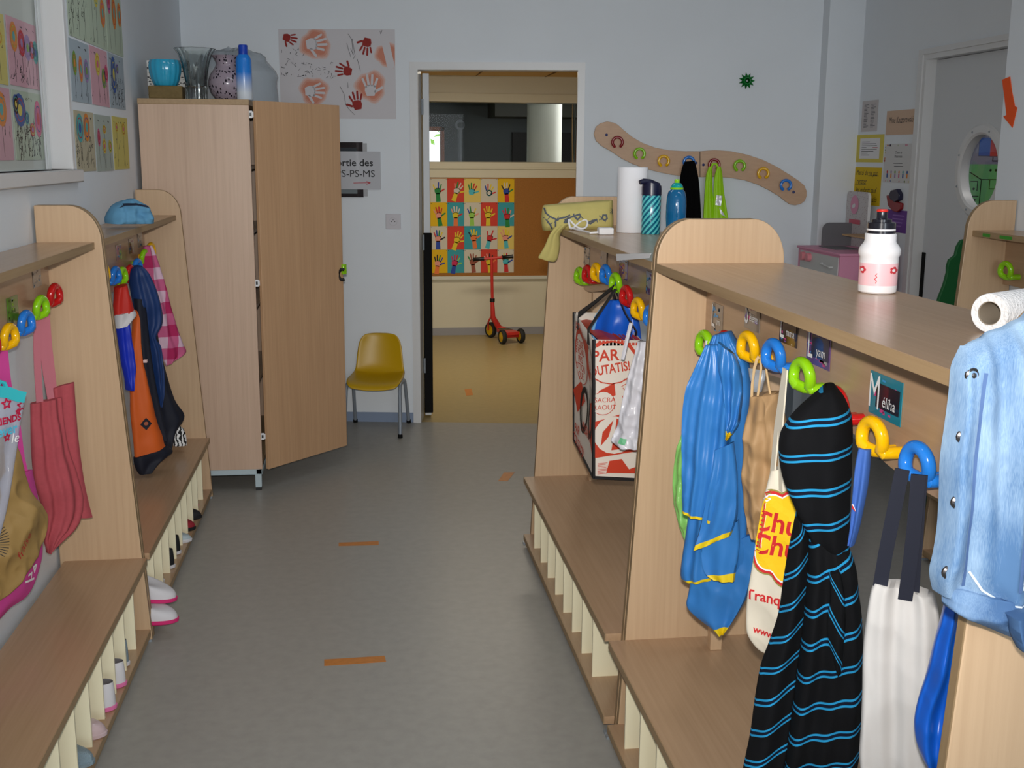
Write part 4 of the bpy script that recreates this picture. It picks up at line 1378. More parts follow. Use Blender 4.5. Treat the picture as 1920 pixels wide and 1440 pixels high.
for (x, z) in [(-0.1083, 1.333), (-0.1127, 1.2623), (-0.1128, 1.1856), (-0.1165, 1.1013)]:
    b = B()
    ring = [(0.0085, 0), (0.0085, 0.003), (0.006, 0.0045), (0.004, 0.003), (0.0030, 0.0055), (0.0001, 0.006)]
    k0 = len(b.v)
    b.lathe([(r, h) for r, h in ring], (0, 0, 0), 16)
    for v in b.v[k0:]:
        x0, y0, z0 = v
        v.x, v.y, v.z = 0.78 + x + 0.004 + x0, 1.21 - 0.030 - z0, z + y0
    b.build('snap', mat('gunmetal', (96, 92, 92), 0.25, metal=0.9), t)

# ------------------------------------------------------------------ comic tote on the far right bench
t = thing('shopping_bag', 'white box shopping bag with red comic print and black edging, on the far right bench', 'bag', (0.80, 3.65, 0.8))
CX = 0.735
NY = 3.50
top, bot = 1.005, 0.555
BAGW = mat('bag_white', (226, 216, 204), 0.45)
BRED = mat('print_red', (198, 58, 28), 0.5)
BBLK = mat('bag_black', (16, 15, 17), 0.6)
b = B()


def bagp(s, w, h):
    """s along the long face (0 near, 1 far), w from its face (0) to the board (1), h height 0..1"""
    sq = 0.02 * math.sin(PI * s) * math.sin(PI * h)
    y = NY + 0.42 * s
    x = CX + 0.145 * w + 0.015 * (s) + sq * (1 if w < 0.5 else -1) - 0.008 * h * (1 - w)
    z = bot + (top - bot) * h + (0.03 * s if h > 0.5 else 0.02 * s) - 0.012 * w * (1 if h < .5 else 0.4)
    return Vector((x, y, z))


for fn in (lambda i, j: bagp(i / 10, 0, j / 10), lambda i, j: bagp(0, i / 10, j / 10), lambda i, j: bagp(i / 10, 1, j / 10), lambda i, j: bagp(1, i / 10, j / 10), lambda i, j: bagp(i / 10, j / 10, 0)):
    b.grid([[fn(i, j) for j in range(11)] for i in range(11)])
bagb = b.build('bag_body', BAGW, t, solid=0.002)
b = B()
for s, w in ((0, 0), (1, 0), (0, 1), (1, 1)):
    b.tube([bagp(s, w, h / 6) for h in range(7)], 0.006, 6)
b.tube([bagp(0, w / 6, 0) for w in range(7)], 0.006, 6)
b.tube([bagp(s / 6, 0, 0) for s in range(7)], 0.005, 6)
b.build('edging', BBLK, t, label='black edging')
b = B()
for (s, w), (hy, hz) in (((0.25, 0), (3.62, 1.15)), ((0.78, 0), (3.66, 1.15)), ((0.2, 1), (3.60, 1.14)), ((0.7, 1), (3.67, 1.14))):
    p = bagp(s, w, 1)
    q = Vector((0.82, hy, hz))
    strap(b, [p - Vector((0, 0, 0.04)), p + Vector((0, 0, 0.01)), p.lerp(q, 0.5) + Vector((-0.004, 0, 0)), q], 0.028, 0.003, (0, 1, 0))
b.build('handle', BBLK, t, label='black webbing handle')
rnd = random.Random(8)
f = Flat((CX, NY, (top + bot) / 2), (1, 0, 0), (0, -1, 0))
f.disc(0.05, 0.155, 0.085, BRED, 1, ry=0.075)
f.disc(0.05, 0.15, 0.078, BAGW, 2, ry=0.066)
f.text('PAR', 0.028, 0.172, 0.050, BRED, 3, bold=0.001, rot=0.05)
f.text('TOUTATIS!', 0.035, 0.128, 0.042, BRED, 3, bold=0.001, rot=0.15, sx=0.72)
f.poly([(0.10, 0.165), (0.145, 0.15), (0.145, 0.12), (0.11, 0.13)], BRED, 1)
f.poly([(0.01, 0.06), (0.06, 0.085), (0.065, 0.045), (0.01, 0.03)], BRED, 1)
f.disc(0.025, 0.02, 0.038, BAGW, 2)
f.ring(0.025, 0.02, 0.038, 0.002, BRED, 3)
f.text('SACRA', 0.03, 0.03, 0.022, BRED, 4)
f.text('RAOUT', 0.03, 0.006, 0.022, BRED, 4)
f.poly([(0.0, -0.04), (0.145, 0.0), (0.145, -0.14), (0.0, -0.16)], BRED, 1)
f.disc(0.065, -0.085, 0.068, BAGW, 2, ry=0.062)
for pts in ([(0.025, -0.075), (0.06, -0.035), (0.045, -0.09), (0.02, -0.12)], [(0.07, -0.03), (0.11, -0.05), (0.10, -0.085), (0.065, -0.08)], [(0.06, -0.10), (0.11, -0.09), (0.1, -0.13), (0.055, -0.135)]):
    f.poly(pts, BRED, 3)
f.poly([(0.05, -0.17), (0.09, -0.165), (0.115, -0.20), (0.145, -0.19), (0.145, -0.215), (0.04, -0.21)], BRED, 1)
for k in range(8):
    f.stroke([(0.012, -0.178 - 0.005 * k), (0.045 - rnd.random() * 0.008, -0.176 - 0.005 * k)], 0.0016, BRED, 2)
for k in range(10):
    x, y = rnd.uniform(0.09, 0.14), rnd.uniform(0.0, 0.1)
    f.stroke([(x, y), (x + rnd.uniform(-0.02, 0.02), y + rnd.uniform(-0.02, 0.02))], 0.002, BRED, 2)
for k in range(12):
    f.rect(0.006 + k * 0.012, 0.205, 0.014 + k * 0.012, 0.222, BRED, 2)
f.build('comic_print', t, wrap=bagb, label='red comic print on the end face')
f = Flat((CX, NY + 0.42, (top + bot) / 2), (0, -1, 0), (-1, 0, 0))
f.disc(0.12, 0.12, 0.095, BRED, 1, ry=0.10)
f.disc(0.12, 0.11, 0.085, BAGW, 2, ry=0.088)
for k, w in enumerate(('CE QUE', 'JE ROND', 'PRIS', 'OTTON', 'QUE')):
    f.text(w, 0.10, 0.16 - 0.028 * k, 0.034, BRED, 3, bold=0.0006)
f.text('AVE!', 0.10, 0.215, 0.05, BRED, 3, bold=0.001)
f.disc(0.33, 0.12, 0.06, BAGW, 2, ry=0.06)
for k, w in enumerate(('TU', 'PERDS')):
    f.text(w, 0.32, 0.12 - 0.03 * k, 0.034, BRED, 3)
f.poly([(0.2, 0.2), (0.30, 0.18), (0.26, 0.05), (0.2, 0.1)], BRED, 1)
f.poly([(0.0, -0.02), (0.10, 0.03), (0.16, -0.03), (0.06, -0.09)], BRED, 1)
f.poly([(0.24, -0.02), (0.40, 0.02), (0.41, -0.16), (0.30, -0.12)], BRED, 1)
f.ring(0.16, -0.06, 0.055, 0.022, BBLK, 3, ry=0.07)
f.stroke([(0.27, 0.04), (0.25, -0.08), (0.29, -0.12), (0.34, -0.10), (0.36, -0.02)], 0.022, BBLK, 3)
f.stroke([(0.36, 0.05), (0.34, 0.0), (0.38, -0.05), (0.34, -0.11)], 0.016, BBLK, 3)
f.text('PAR', 0.07, -0.15, 0.045, BRED, 3, bold=0.001)
f.text('TOUTATIS!', 0.12, -0.195, 0.042, BRED, 3, bold=0.001, rot=-0.1)
f.text('PUISSANTS!', 0.24, -0.12, 0.045, BRED, 3, bold=0.001, sx=0.8)
f.build('comic_print', t, wrap=bagb, label='red and black comic print on the long face')

t = thing('backpack', 'bright blue bag showing above the comic print shopping bag', 'bag', (0.84, 3.66, 1.0))
puff('bag_body', [(-0.028, 1.1054, 0.0192, 1.1088), (-0.0672, 1.0741, 0.0587, 1.0888), (-0.0843, 1.0333, 0.0755, 1.0462), (-0.0912, 0.9785, 0.0848, 0.9941), (-0.0898, 0.9151, 0.0906, 0.9327), (-0.0782, 0.8524, 0.0847, 0.8697)], (0.845, 3.68), -40, mat('bright_blue_nylon', (20, 92, 205), 0.3), t, 0.03, 0.03, [(0.006, 2, 0.2, 0.3)], crumple=0.01, ck=20, seed=51)
b = B()
pts = [(0.7733, 3.7192, 0.9635), (0.771, 3.7211, 1.0029), (0.7781, 3.7152, 1.0431), (0.7959, 3.7002, 1.077), (0.8197, 3.6802, 1.1006)]
b.tube(pts, 0.008, 8)
b.build('piping', mat('pale_blue_piping', (110, 170, 215), 0.4), t)
t = thing('plastic_bag', 'white plastic carrier bag with a green mark, right of the comic shopping bag', 'bag', (0.74, 3.3, 0.75))
WP_ = mat('white_plastic_film', (216, 216, 224), 0.25, spec=0.5)
wb = puff('bag_body', [(0.0457, 1.0374, 0.0773, 1.0399), (0.0308, 0.9724, 0.0793, 0.9767), (0.0123, 0.9063, 0.0812, 0.913), (-0.0013, 0.8399, 0.0815, 0.8487), (-0.0086, 0.7899, 0.0813, 0.8001), (-0.0248, 0.7468, 0.0811, 0.7544), (-0.0313, 0.7278, 0.0784, 0.7312), (-0.0066, 0.7109, 0.0704, 0.7139)], (0.77, 3.28), -35, WP_, t, 0.02, 0.02, [(0.006, 2, 0.2, 0.5)], crumple=0.010, ck=22, seed=55, ridge=0.012, rk=14, nu=40, sub=9)
B().tube([(0.79, 3.27, 1.09), (0.78, 3.275, 1.04), (0.77, 3.28, 0.98)], 0.006, 6).build('handle', WP_, t)
f = Flat((0.77, 3.28, 0), (math.cos(math.radians(-35)), math.sin(math.radians(-35)), 0), (math.sin(math.radians(-35)), -math.cos(math.radians(-35)), 0))
f.poly([(0.0063, 0.7456), (0.027, 0.7431), (0.0224, 0.7244), (-0.0001, 0.7283)], mat('mark_green', (110, 190, 140), 0.5))
f.build('green_mark', t, wrap=wb)
t = thing('purple_ribbon', 'short purple ribbon hanging under the comic shopping bag', 'ribbon', (0.86, 3.9, 0.55))
strap(b := B(), [(0.7832, 3.8741, 0.6142), (0.7821, 3.8751, 0.583), (0.7793, 3.8774, 0.5513)], 0.012, 0.002, (0.7, -0.7, 0))
b.build('ribbon_strip', mat('purple_satin', (110, 70, 170), 0.4), t)

# ------------------------------------------------------------------ things hanging on the left benches
RCL = mat('red_chambray', (172, 74, 82), 0.85, var=0.05, vscale=90)
RCLS = mat('pink_chambray_strap', (190, 112, 124), 0.85)
t = thing('tote_bag', 'raspberry red cloth bag with long pink straps on the near left bench', 'bag', (-0.87, 3.42, 0.7))
puff('back_sheet', [(-0.0088, 0.8977, 0.0568, 0.9072), (-0.0094, 0.8469, 0.0567, 0.8362), (-0.0068, 0.7501, 0.058, 0.7381), (-0.0075, 0.6528, 0.065, 0.6212), (-0.007, 0.5707, 0.0762, 0.535), (-0.0054, 0.5008, 0.0865, 0.4819)], (-0.885, 3.43), 42, RCL, t, 0.006, 0.006, [(0.004, 1.3, 0.2, 0.1)], crumple=0.003, top_gather=0.9)
puff('bag_body', [(-0.0941, 0.8672, 0.0017, 0.8708), (-0.0981, 0.8162, 0.0029, 0.7987), (-0.1027, 0.7383, 0.0101, 0.7167), (-0.1026, 0.6589, 0.0325, 0.6304), (-0.0942, 0.601, 0.0458, 0.5529), (-0.0826, 0.5417, 0.0351, 0.5003), (-0.0857, 0.5017, 0.0155, 0.4683), (-0.0859, 0.4576, -0.0274, 0.4392), (-0.0746, 0.4119, -0.0681, 0.4101)], (-0.87, 3.42), 42, RCL, t, [0.012, 0.018, 0.026, 0.028, 0.028, 0.026, 0.022, 0.014, 0.006], 0.014, [(0.006, 1.8, 0.1, 0.3), (0.003, 4.1, 0.3, 0.5)], crumple=0.005, ck=13, seed=61, top_gather=0.8, ridge=0.006, rk=8, nu=40, sub=8)
b = B()
for pts in ([(-0.9098, 3.3797, 1.105), (-0.9154, 3.3746, 1.0291), (-0.9175, 3.3727, 0.9522), (-0.9183, 3.372, 0.8556)], [(-0.9048, 3.4032, 1.117), (-0.9066, 3.4016, 1.0246), (-0.9027, 3.405, 0.9458), (-0.8964, 3.4107, 0.8657)], [(-0.8968, 3.4249, 1.1216), (-0.8966, 3.4251, 1.0205), (-0.8938, 3.4275, 0.9414), (-0.8926, 3.4287, 0.8777)]):
    strap(b, pts, 0.021, 0.002, (0.74, 0.67, 0))
b.build('strap', RCLS, t, label='pink cloth strap')

PINKC = mat('pink_felt', (206, 70, 150), 0.8)
t = thing('pink_bag', 'pink fabric bag with a white doodle low on the near left bench', 'bag', (-0.92, 3.05, 0.6))
pb = puff('bag_body', [(-0.2007, 0.7702, 0.0659, 0.7253), (-0.2116, 0.6905, 0.0896, 0.5968), (-0.2206, 0.6238, 0.0879, 0.5045), (-0.2279, 0.5703, 0.0773, 0.4616), (-0.2351, 0.5167, 0.0405, 0.4129), (-0.2406, 0.4764, -0.0029, 0.3863), (-0.2461, 0.436, -0.0753, 0.3845), (-0.2516, 0.3956, -0.1347, 0.3728)], (-0.915, 3.10), 72, PINKC, t, 0.02, 0.014, [(0.004, 1.5, 0.2, 0.2)], crumple=0.004)
b = B()
for pts in ([(-0.9206, 3.0671, 1.0729), (-0.9203, 3.0675, 1.0098), (-0.9183, 3.071, 0.9454)], [(-0.9176, 3.0722, 1.079), (-0.9168, 3.0735, 1.0086), (-0.9143, 3.0779, 0.9368)], [(-0.9114, 3.1088, 0.8578), (-0.9086, 3.1138, 0.7687), (-0.9013, 3.1264, 0.6908), (-0.8951, 3.1372, 0.665)]):
    strap(b, pts, 0.026, 0.003, (0.6, 0.8, 0))
b.build('strap', PINKC, t)
f = Flat((-0.915, 3.10, 0), (math.cos(math.radians(72)), math.sin(math.radians(72)), 0), (math.sin(math.radians(72)), -math.cos(math.radians(72)), 0))
for pts in ([(-0.0392, 0.4429), (0.0154, 0.4315)], [(-0.0232, 0.455), (0.001, 0.4537), (-0.0034, 0.4386)], [(0.0125, 0.4663), (0.0322, 0.4653), (0.02, 0.4483), (0.0125, 0.4663)]):
    f.stroke(pts, 0.006, WHITE)
f.build('doodle', t, wrap=pb, label='white doodle')

KRAFT2 = mat('olive_kraft', (156, 126, 74), 0.65, var=0.05, vscale=18)
t = thing('paper_bag', 'crumpled brown paper bag hanging on the near left bench', 'bag', (-0.85, 3.0, 0.7))
kb2 = puff('bag_body', [(-0.1888, 0.9122, -0.045, 0.8541), (-0.1954, 0.8463, -0.0322, 0.7802), (-0.2007, 0.7934, -0.0109, 0.703), (-0.206, 0.7403, 0.0235, 0.6499), (-0.2106, 0.6936, 0.041, 0.6124), (-0.2153, 0.6468, 0.0258, 0.5602), (-0.2193, 0.6065, -0.0084, 0.5261), (-0.2234, 0.5661, -0.0494, 0.4875), (-0.2274, 0.5255, -0.0957, 0.4547), (-0.2308, 0.4917, -0.1423, 0.4419)], (-0.862, 3.04), 55, KRAFT2, t, 0.03, 0.02, [(0.005, 1.6, 0.1, 0.4)], crumple=0.010, ck=15, seed=71, power=3, ridge=0.020, rk=8, nu=60, sub=10)
f = Flat((-0.862, 3.04, 0), (math.cos(math.radians(55)), math.sin(math.radians(55)), 0), (math.sin(math.radians(55)), -math.cos(math.radians(55)), 0))
KR = mat('print_dark_red', (170, 40, 40), 0.6)
px, pz = (-0.0712, 0.575)
f.text('fraise', px, pz, 0.032, KR, 1, shear=0.3, rot=0.9)
fb2 = Flat((-0.862, 3.04, 0), f.u, f.n)
for k in range(14):
    a = -0.9 + k * 0.13
    fb2.stroke([(px - 0.10, pz + 0.03), (px - 0.10 + 0.06 * math.cos(a), pz + 0.04 + 0.06 * math.sin(a))], 0.0018, INK, 1)
f.build('bag_print', t, wrap=kb2, label='red lettering')
fb2.build('burst_print', t, wrap=kb2, label='dark radiating lines')
t = thing('clear_bag', 'clear plastic pouch with turquoise rim and red stars on the near left bench', 'bag', (-0.82, 2.98, 0.9))
FILM = film_mat('clear_film', (200, 206, 226), 0.42, 0.12, bump=0.25)
fb = puff('pouch', [(-0.1827, 1.0034, -0.0359, 0.9604), (-0.1858, 0.971, -0.0376, 0.9414), (-0.1906, 0.919, -0.0546, 0.8852), (-0.1967, 0.8537, -0.073, 0.8128), (-0.2028, 0.788, -0.0908, 0.7472), (-0.209, 0.7219, -0.1115, 0.6825), (-0.2152, 0.6555, -0.1378, 0.6196)], (-0.825, 3.0), 50, FILM, t, 0.018, 0.018, [(0.004, 2, 0.1, 0.3)], crumple=0.006, ck=16, seed=77)
TQ = mat('turquoise_plastic', (60, 190, 200), 0.3)
b = B()
pts = [(-0.9173, 2.8602, 1.0121), (-0.8908, 2.8918, 0.9985), (-0.8681, 2.9188, 0.9884), (-0.8545, 2.935, 0.9767), (-0.8406, 2.9516, 0.9688)]
strap(b, pts, 0.028, 0.012, (0, 0, 1))
b.tube([pts[1], (-0.8803, 2.9043, 1.0198), (-0.8732, 2.9127, 1.0139), pts[2]], 0.006, 6)
b.build('rim', TQ, t, label='turquoise rim')
f = Flat((-0.825, 3.0, 0), (math.cos(math.radians(50)), math.sin(math.radians(50)), 0), (math.sin(math.radians(50)), -math.cos(math.radians(50)), 0))


def star(f, x, y, r, m, w):
    P = [(x + (r if k % 2 == 0 else r * 0.45) * math.sin(PI * k / 5), y + (r if k % 2 == 0 else r * 0.45) * math.cos(PI * k / 5)) for k in range(11)]
    f.stroke(P, w, m)


SR = mat('star_red', (190, 30, 70), 0.4)
for (x, z), r in zip([(-0.0506, 0.9479), (-0.0983, 0.962), (-0.0637, 0.9352), (-0.103, 0.8771)], (0.015, 0.013, 0.007, 0.010)):
    star(f, x, z, r, SR, 0.004)
px, pz = (-0.0815, 0.9194)
f.text('FRIENDS', px - 0.02, pz, 0.024, SR, 2, bold=0.001)
px, pz = (-0.0867, 0.8944)
f.text('ever', px - 0.015, pz, 0.036, mat('sky_letters', (90, 190, 220), 0.4), 2, bold=0.001)
px, pz = (-0.08, 0.8696)
f.text('le', px, pz, 0.035, WHITE, 2, shear=0.3)
f.build('pouch_print', t, wrap=fb, label='red stars and lettering')

# far left bench: jackets and gingham
t = thing('gingham_cloth', 'pink and white gingham cloth hanging at the far end of the far left bench', 'cloth', (-0.88, 5.02, 0.9))
GING = gingham_mat('pink_gingham', (174, 44, 92), (196, 96, 136), (214, 182, 200), 0.100)
puff('cloth_body', [(-0.0225, 1.1891, 0.0117, 1.1919), (-0.037, 1.1498, 0.0288, 1.1506), (-0.0435, 1.0832, 0.0513, 1.0724), (-0.0297, 0.9923, 0.0754, 0.9724), (-0.0073, 0.8767, 0.1019, 0.8614), (0.0118, 0.7827, 0.1323, 0.7647), (0.0348, 0.7058, 0.1479, 0.7205), (0.0504, 0.6711, 0.0977, 0.6981)], (-0.875, 5.0), 38, GING, t, [0.012, 0.02, 0.024, 0.026, 0.026, 0.024, 0.02, 0.012], 0.02, [(0.006, 2.2, 0.2, 0.3)], crumple=0.005, ck=14, seed=81, ridge=0.006, rk=9, nu=36, sub=8)

NAVYC = mat('navy_softshell', (22, 52, 104), 0.55, var=0.08, vscale=9)
NAVYD = mat('dark_navy_fabric', (16, 20, 36), 0.7)
ORANGE = mat('orange_fabric', (214, 96, 30), 0.6)
t = thing('rain_coat', 'navy blue jacket with large orange panel hanging on the far left bench', 'jacket', (-0.85, 4.7, 0.8))
O = (-0.85, 4.70)
puff('side', [(-0.02, 0.9062, 0.0436, 0.9219), (-0.0092, 0.7728, 0.0647, 0.7862), (0.0115, 0.6361, 0.0876, 0.6707), (0.0254, 0.5436, 0.1208, 0.5517), (0.0346, 0.4509, 0.1625, 0.4756), (0.0453, 0.38, 0.1179, 0.4134), (0.0579, 0.3406, 0.0943, 0.3571)], (-0.875, 4.80), 40, NAVYD, t, 0.02, 0.016, [(0.005, 1.6, 0.1, 0.2)], crumple=0.006, seed=83)
puff('orange_panel', [(-0.0559, 0.9712, -0.0462, 0.9069), (-0.0754, 0.8464, -0.0431, 0.8107), (-0.0904, 0.7204, -0.026, 0.7117), (-0.0959, 0.6353, -0.0063, 0.611), (-0.0991, 0.5494, 0.0137, 0.5087), (-0.0964, 0.4837, 0.0342, 0.4496), (-0.0937, 0.4175, 0.0416, 0.4103), (-0.0938, 0.378, 0.0507, 0.3996)], (-0.835, 4.66), 40, [ORANGE, NAVYD], t, 0.028, 0.02, [(0.006, 1.3, 0.3, 0.2)], crumple=0.005, seed=85)
puff('hem', [(-0.0985, 0.3788, 0.051, 0.4041), (-0.0958, 0.3475, 0.0785, 0.3719), (-0.0879, 0.3238, 0.0331, 0.349), (-0.0751, 0.3034, -0.0197, 0.3145)], (-0.835, 4.66), 40, NAVYD, t, 0.032, 0.024, [(0.006, 1.6, 0.1, 0.3)], crumple=0.01, seed=86, top_gather=1)
puff('placket', [(-0.0621, 1.0113, -0.0161, 1.0074), (-0.061, 0.8842, -0.0108, 0.8681), (-0.0507, 0.7545, -0.0007, 0.7263), (-0.0355, 0.6221, 0.0157, 0.6034), (-0.0141, 0.5088, 0.0353, 0.4893), (0.0098, 0.4267, 0.0483, 0.4198)], (-0.835, 4.68), 40, NAVYD, t, 0.024, 0.012, [(0.003, 1.2, 0.1, 0.2)], seed=87, off=0.004, nu=12)
puff('hood_and_sleeve', [(-0.0854, 1.1347, -0.0438, 1.1383), (-0.0965, 1.1041, -0.0133, 1.1045), (-0.0908, 1.0511, 0.0158, 1.0426), (-0.0812, 0.9869, 0.0349, 0.9656), (-0.0714, 0.9221, 0.0334, 0.9007), (-0.0649, 0.8786, 0.0037, 0.8452), (-0.0551, 0.8129, 0.0251, 0.8034), (-0.0418, 0.7244, 0.0294, 0.715), (-0.0284, 0.6348, 0.0289, 0.6264), (-0.0182, 0.5669, 0.015, 0.5573)], (-0.835, 4.72), 40, NAVYC, t, [0.03, 0.045, 0.05, 0.05, 0.046, 0.038, 0.036, 0.034, 0.03, 0.02], 0.03, [(0.008, 1.4, 0.2, 0.5), (0.004, 3.4, 0.6, 0.4)], crumple=0.008, ck=13, seed=89, ridge=0.004, rk=9, nu=40, sub=8, off=0.018)
f = Flat((-0.835, 4.66, 0), (math.cos(math.radians(40)), math.sin(math.radians(40)), 0), (math.sin(math.radians(40)), -math.cos(math.radians(40)), 0))
px, pz = (-0.0502, 0.5129)
f.poly([(px, pz + 0.026), (px + 0.022, pz), (px, pz - 0.026), (px - 0.022, pz)], NAVYD, 1)
f.disc(px, pz + 0.002, 0.008, mat('badge_copper', (170, 90, 60), 0.5), 2)
f.build('badge', t, wrap=bpy.data.objects['orange_panel'], label='dark diamond badge')
b = B()
x, y, z = (-0.8714, 4.6494, 0.767)
b.box(x + 0.02, x + 0.034, y - 0.05, y - 0.03, z - 0.005, z + 0.006)
b.build('zip_label', mat('white_red_label', (230, 200, 196), 0.5), t)

t = thing('sports_jacket', 'red white and blue jacket, left of the navy and orange jacket', 'jacket', (-0.85, 4.45, 0.9))
puff('shoulder', [(-0.0864, 1.0782, -0.0414, 1.0906), (-0.0929, 1.0468, -0.0346, 1.0578), (-0.0977, 1.0092, -0.0235, 1.0225), (-0.0978, 0.9751, -0.0169, 0.9853)], (-0.84, 4.48), 42, mat('jacket_red', (196, 36, 24), 0.6), t, 0.03, 0.02, [(0.004, 1.6, 0.1, 0.2)], crumple=0.006, seed=91)
puff('chest_band', [(-0.0975, 0.9791, -0.0143, 0.9911), (-0.097, 0.9549, -0.0091, 0.9662), (-0.0967, 0.9266, -0.0512, 0.942)], (-0.84, 4.48), 42, mat('jacket_white', (214, 212, 214), 0.6), t, 0.034, 0.02, [(0.004, 1.6, 0.1, 0.2)], crumple=0.006, seed=92, top_gather=1)
puff('lower_body', [(-0.0918, 0.9342, -0.0413, 0.9572), (-0.0868, 0.8769, -0.0366, 0.8915), (-0.0821, 0.8152, -0.0278, 0.8185), (-0.0728, 0.7524, -0.0274, 0.7564), (-0.0667, 0.7102, -0.0391, 0.7165), (-0.0593, 0.6842, -0.0523, 0.6873)], (-0.84, 4.48), 42, mat('jacket_royal', (20, 48, 190), 0.45), t, 0.03, 0.02, [(0.004, 1.6, 0.1, 0.2)], crumple=0.006, seed=93, top_gather=1)

ZEB = mat('zebra_print', (225, 225, 225), 0.7)
_nt = ZEB.node_tree
_tc = _nt.nodes.new('ShaderNodeTexCoord')
_wv = _nt.nodes.new('ShaderNodeTexWave')
_wv.inputs['Scale'].default_value = 22
_wv.inputs['Distortion'].default_value = 9
_wv.inputs['Detail Scale'].default_value = 1.5
_nt.links.new(_tc.outputs['Object'], _wv.inputs['Vector'])
_nt.links.new(mixc(_nt, mth(_nt, 'GREATER_THAN', _wv.outputs['Fac'], 0.55), lin((226, 226, 226)), lin((18, 18, 20))), _nt.nodes['Principled BSDF'].inputs['Base Color'])
t = thing('zebra_pouch', 'black and white zebra print pouch on the far left bench behind the navy jacket', 'pouch', (-0.82, 5.0, 0.29))
puff('pouch_body', [(0.0618, 0.4099, 0.0764, 0.415), (0.056, 0.3917, 0.0994, 0.3951), (0.0521, 0.3637, 0.1096, 0.3601), (0.0501, 0.3259, 0.1101, 0.3216)], (-0.86, 4.96), 30, ZEB, t, 0.02, 0.02, nu=14)


# ------------------------------------------------------------------ tall cabinet
t = thing('cabinet', 'tall beech cabinet in the left corner with one door swung open', 'cabinet', (-0.715, 5.9, 0))
cx0, cx1, cy0, cy1, cz0, cz1 = -0.955, -0.475, 5.372, 6.46, 0.104, 1.80
B().box(cx0, cx1, cy0, cy0 + 0.018, cz0, cz1 - 0.014).build('side_panel', WOODC, t, bevel=0.0015)
B().box(cx0, cx1, cy1 - 0.018, cy1, cz0, cz1 - 0.014).build('side_panel', WOODC, t, bevel=0.0015)
b = B().box(cx0 - 0.001, cx1 + 0.001, cy0 - 0.001, cy1 + 0.001, cz1 - 0.014, cz1 + 0.010)
b.build('top_panel', EDGEH, t, bevel=0.0015)
B().box(cx0, cx1 - 0.004, cy0 + 0.001, cy1, cz0, cz0 + 0.022).build('bottom_panel', EDGEH, t, bevel=0.0015)
B().box(cx0, cx0 + 0.006, cy0 + 0.018, cy1 - 0.018, cz0, cz1 - 0.02).build('back_panel', WOODC, t, smooth=False)
for z in (0.48, 0.84, 1.2, 1.5):
    B().box(cx0 + 0.006, cx1 - 0.02, cy0 + 0.018, cy1 - 0.018, z, z + 0.016).build('shelf', WOODX, t, smooth=False)
b = B()
FR = mat('pale_blue_steel', (176, 192, 198), 0.4)
b.box(cx0 + 0.01, cx1 - 0.004, cy0 + 0.002, cy0 + 0.028, 0.078, 0.104)
b.box(cx0 + 0.01, cx1 - 0.004, cy1 - 0.028, cy1 - 0.002, 0.078, 0.104)
b.box(cx1 - 0.03, cx1 - 0.004, cy0 + 0.002, cy1 - 0.002, 0.078, 0.104)
b.build('base_frame', FR, t, bevel=0.002)
for x in (cx0 + 0.012, cx1 - 0.036):
    for y in (cy0 + 0.002, cy1 - 0.034):
        l = B().box(x, x + 0.03, y, y + 0.03, 0.015, 0.08).build('leg', FR, t, bevel=0.002)
        B().box(x + 0.002, x + 0.028, y + 0.002, y + 0.028, 0.0, 0.016).build('foot_cap', BLACK, l, smooth=False)
ang = math.radians(41)
dx, dy = math.sin(ang), math.cos(ang)
hx, hy = -0.459, 5.381
W = 0.556
dr = B()
dr.obox((hx + dx * W / 2 + dy * 0.009, hy + dy * W / 2 - dx * 0.009), (dx, dy), (dy, -dx), W / 2, 0.009, 0.103, 1.806)
door = dr.build('door', wood('cabinet_beech_door', (196, 158, 122), 'z', contrast=0.12), t, bevel=0.0015)
B().box(cx1, cx1 + 0.018, cy0 + 0.55, cy1 - 0.002, 0.103, 1.806).build('door', WOODC, t, bevel=0.0015)
for z in (1.745, 0.990, 0.265):
    h = B().box(-0.475, -0.4605, 5.366, 5.371, z - 0.016, z + 0.016).box(-0.4615, -0.455, 5.364, 5.378, z - 0.012, z + 0.012).build('hinge', mat('white_hinge', (214, 214, 216), 0.4), t)
    B().box(-0.4725, -0.464, 5.3645, 5.3665, z - 0.007, z + 0.007).build('hinge_pin', BLACK, h, smooth=False)
ex, ey = hx + dx * (W - 0.012), hy + dy * (W - 0.012)
b = B().obox((ex + dy * 0.010 + 0.012, ey), (dx, dy), (dy, -dx), 0.013, 0.016, 0.985, 1.035)
hd = b.build('door_latch', GREENP, door, bevel=0.003, label='green latch block')
pts = [(ex + 0.018 + 0.020 * math.cos(a), ey - 0.02, 0.985 + 0.026 * math.sin(a)) for a in [math.radians(60 + k * 24) for k in range(11)]]
B().tube(pts, 0.008, 8).build('latch_handle', BLACK, door, label='black curved latch handle')
rnd = random.Random(4)
cols = [mat('folder_%s' % n, c, 0.7) for n, c in (('teal', (70, 140, 150)), ('white', (200, 200, 204)), ('violet', (80, 70, 130)), ('pink', (190, 90, 120)), ('dark', (40, 42, 48)), ('blue', (50, 100, 180)))]
for k, z in enumerate((0.126, 0.496, 0.856, 1.216, 1.516)):
    hh = 0
    for j in range(3):
        h = rnd.uniform(0.05, 0.09)
        o = B().box(-0.80 + 0.01 * j, -0.50, 5.41, 5.66, z + hh, z + hh + h).build('storage_box', cols[(k * 2 + j) % 6], smooth=False)
        tag(o, 'coloured box stacked inside the cabinet, seen through the gap at the open door', 'box', 'boxes inside the cabinet')
        hh += h + 0.0005

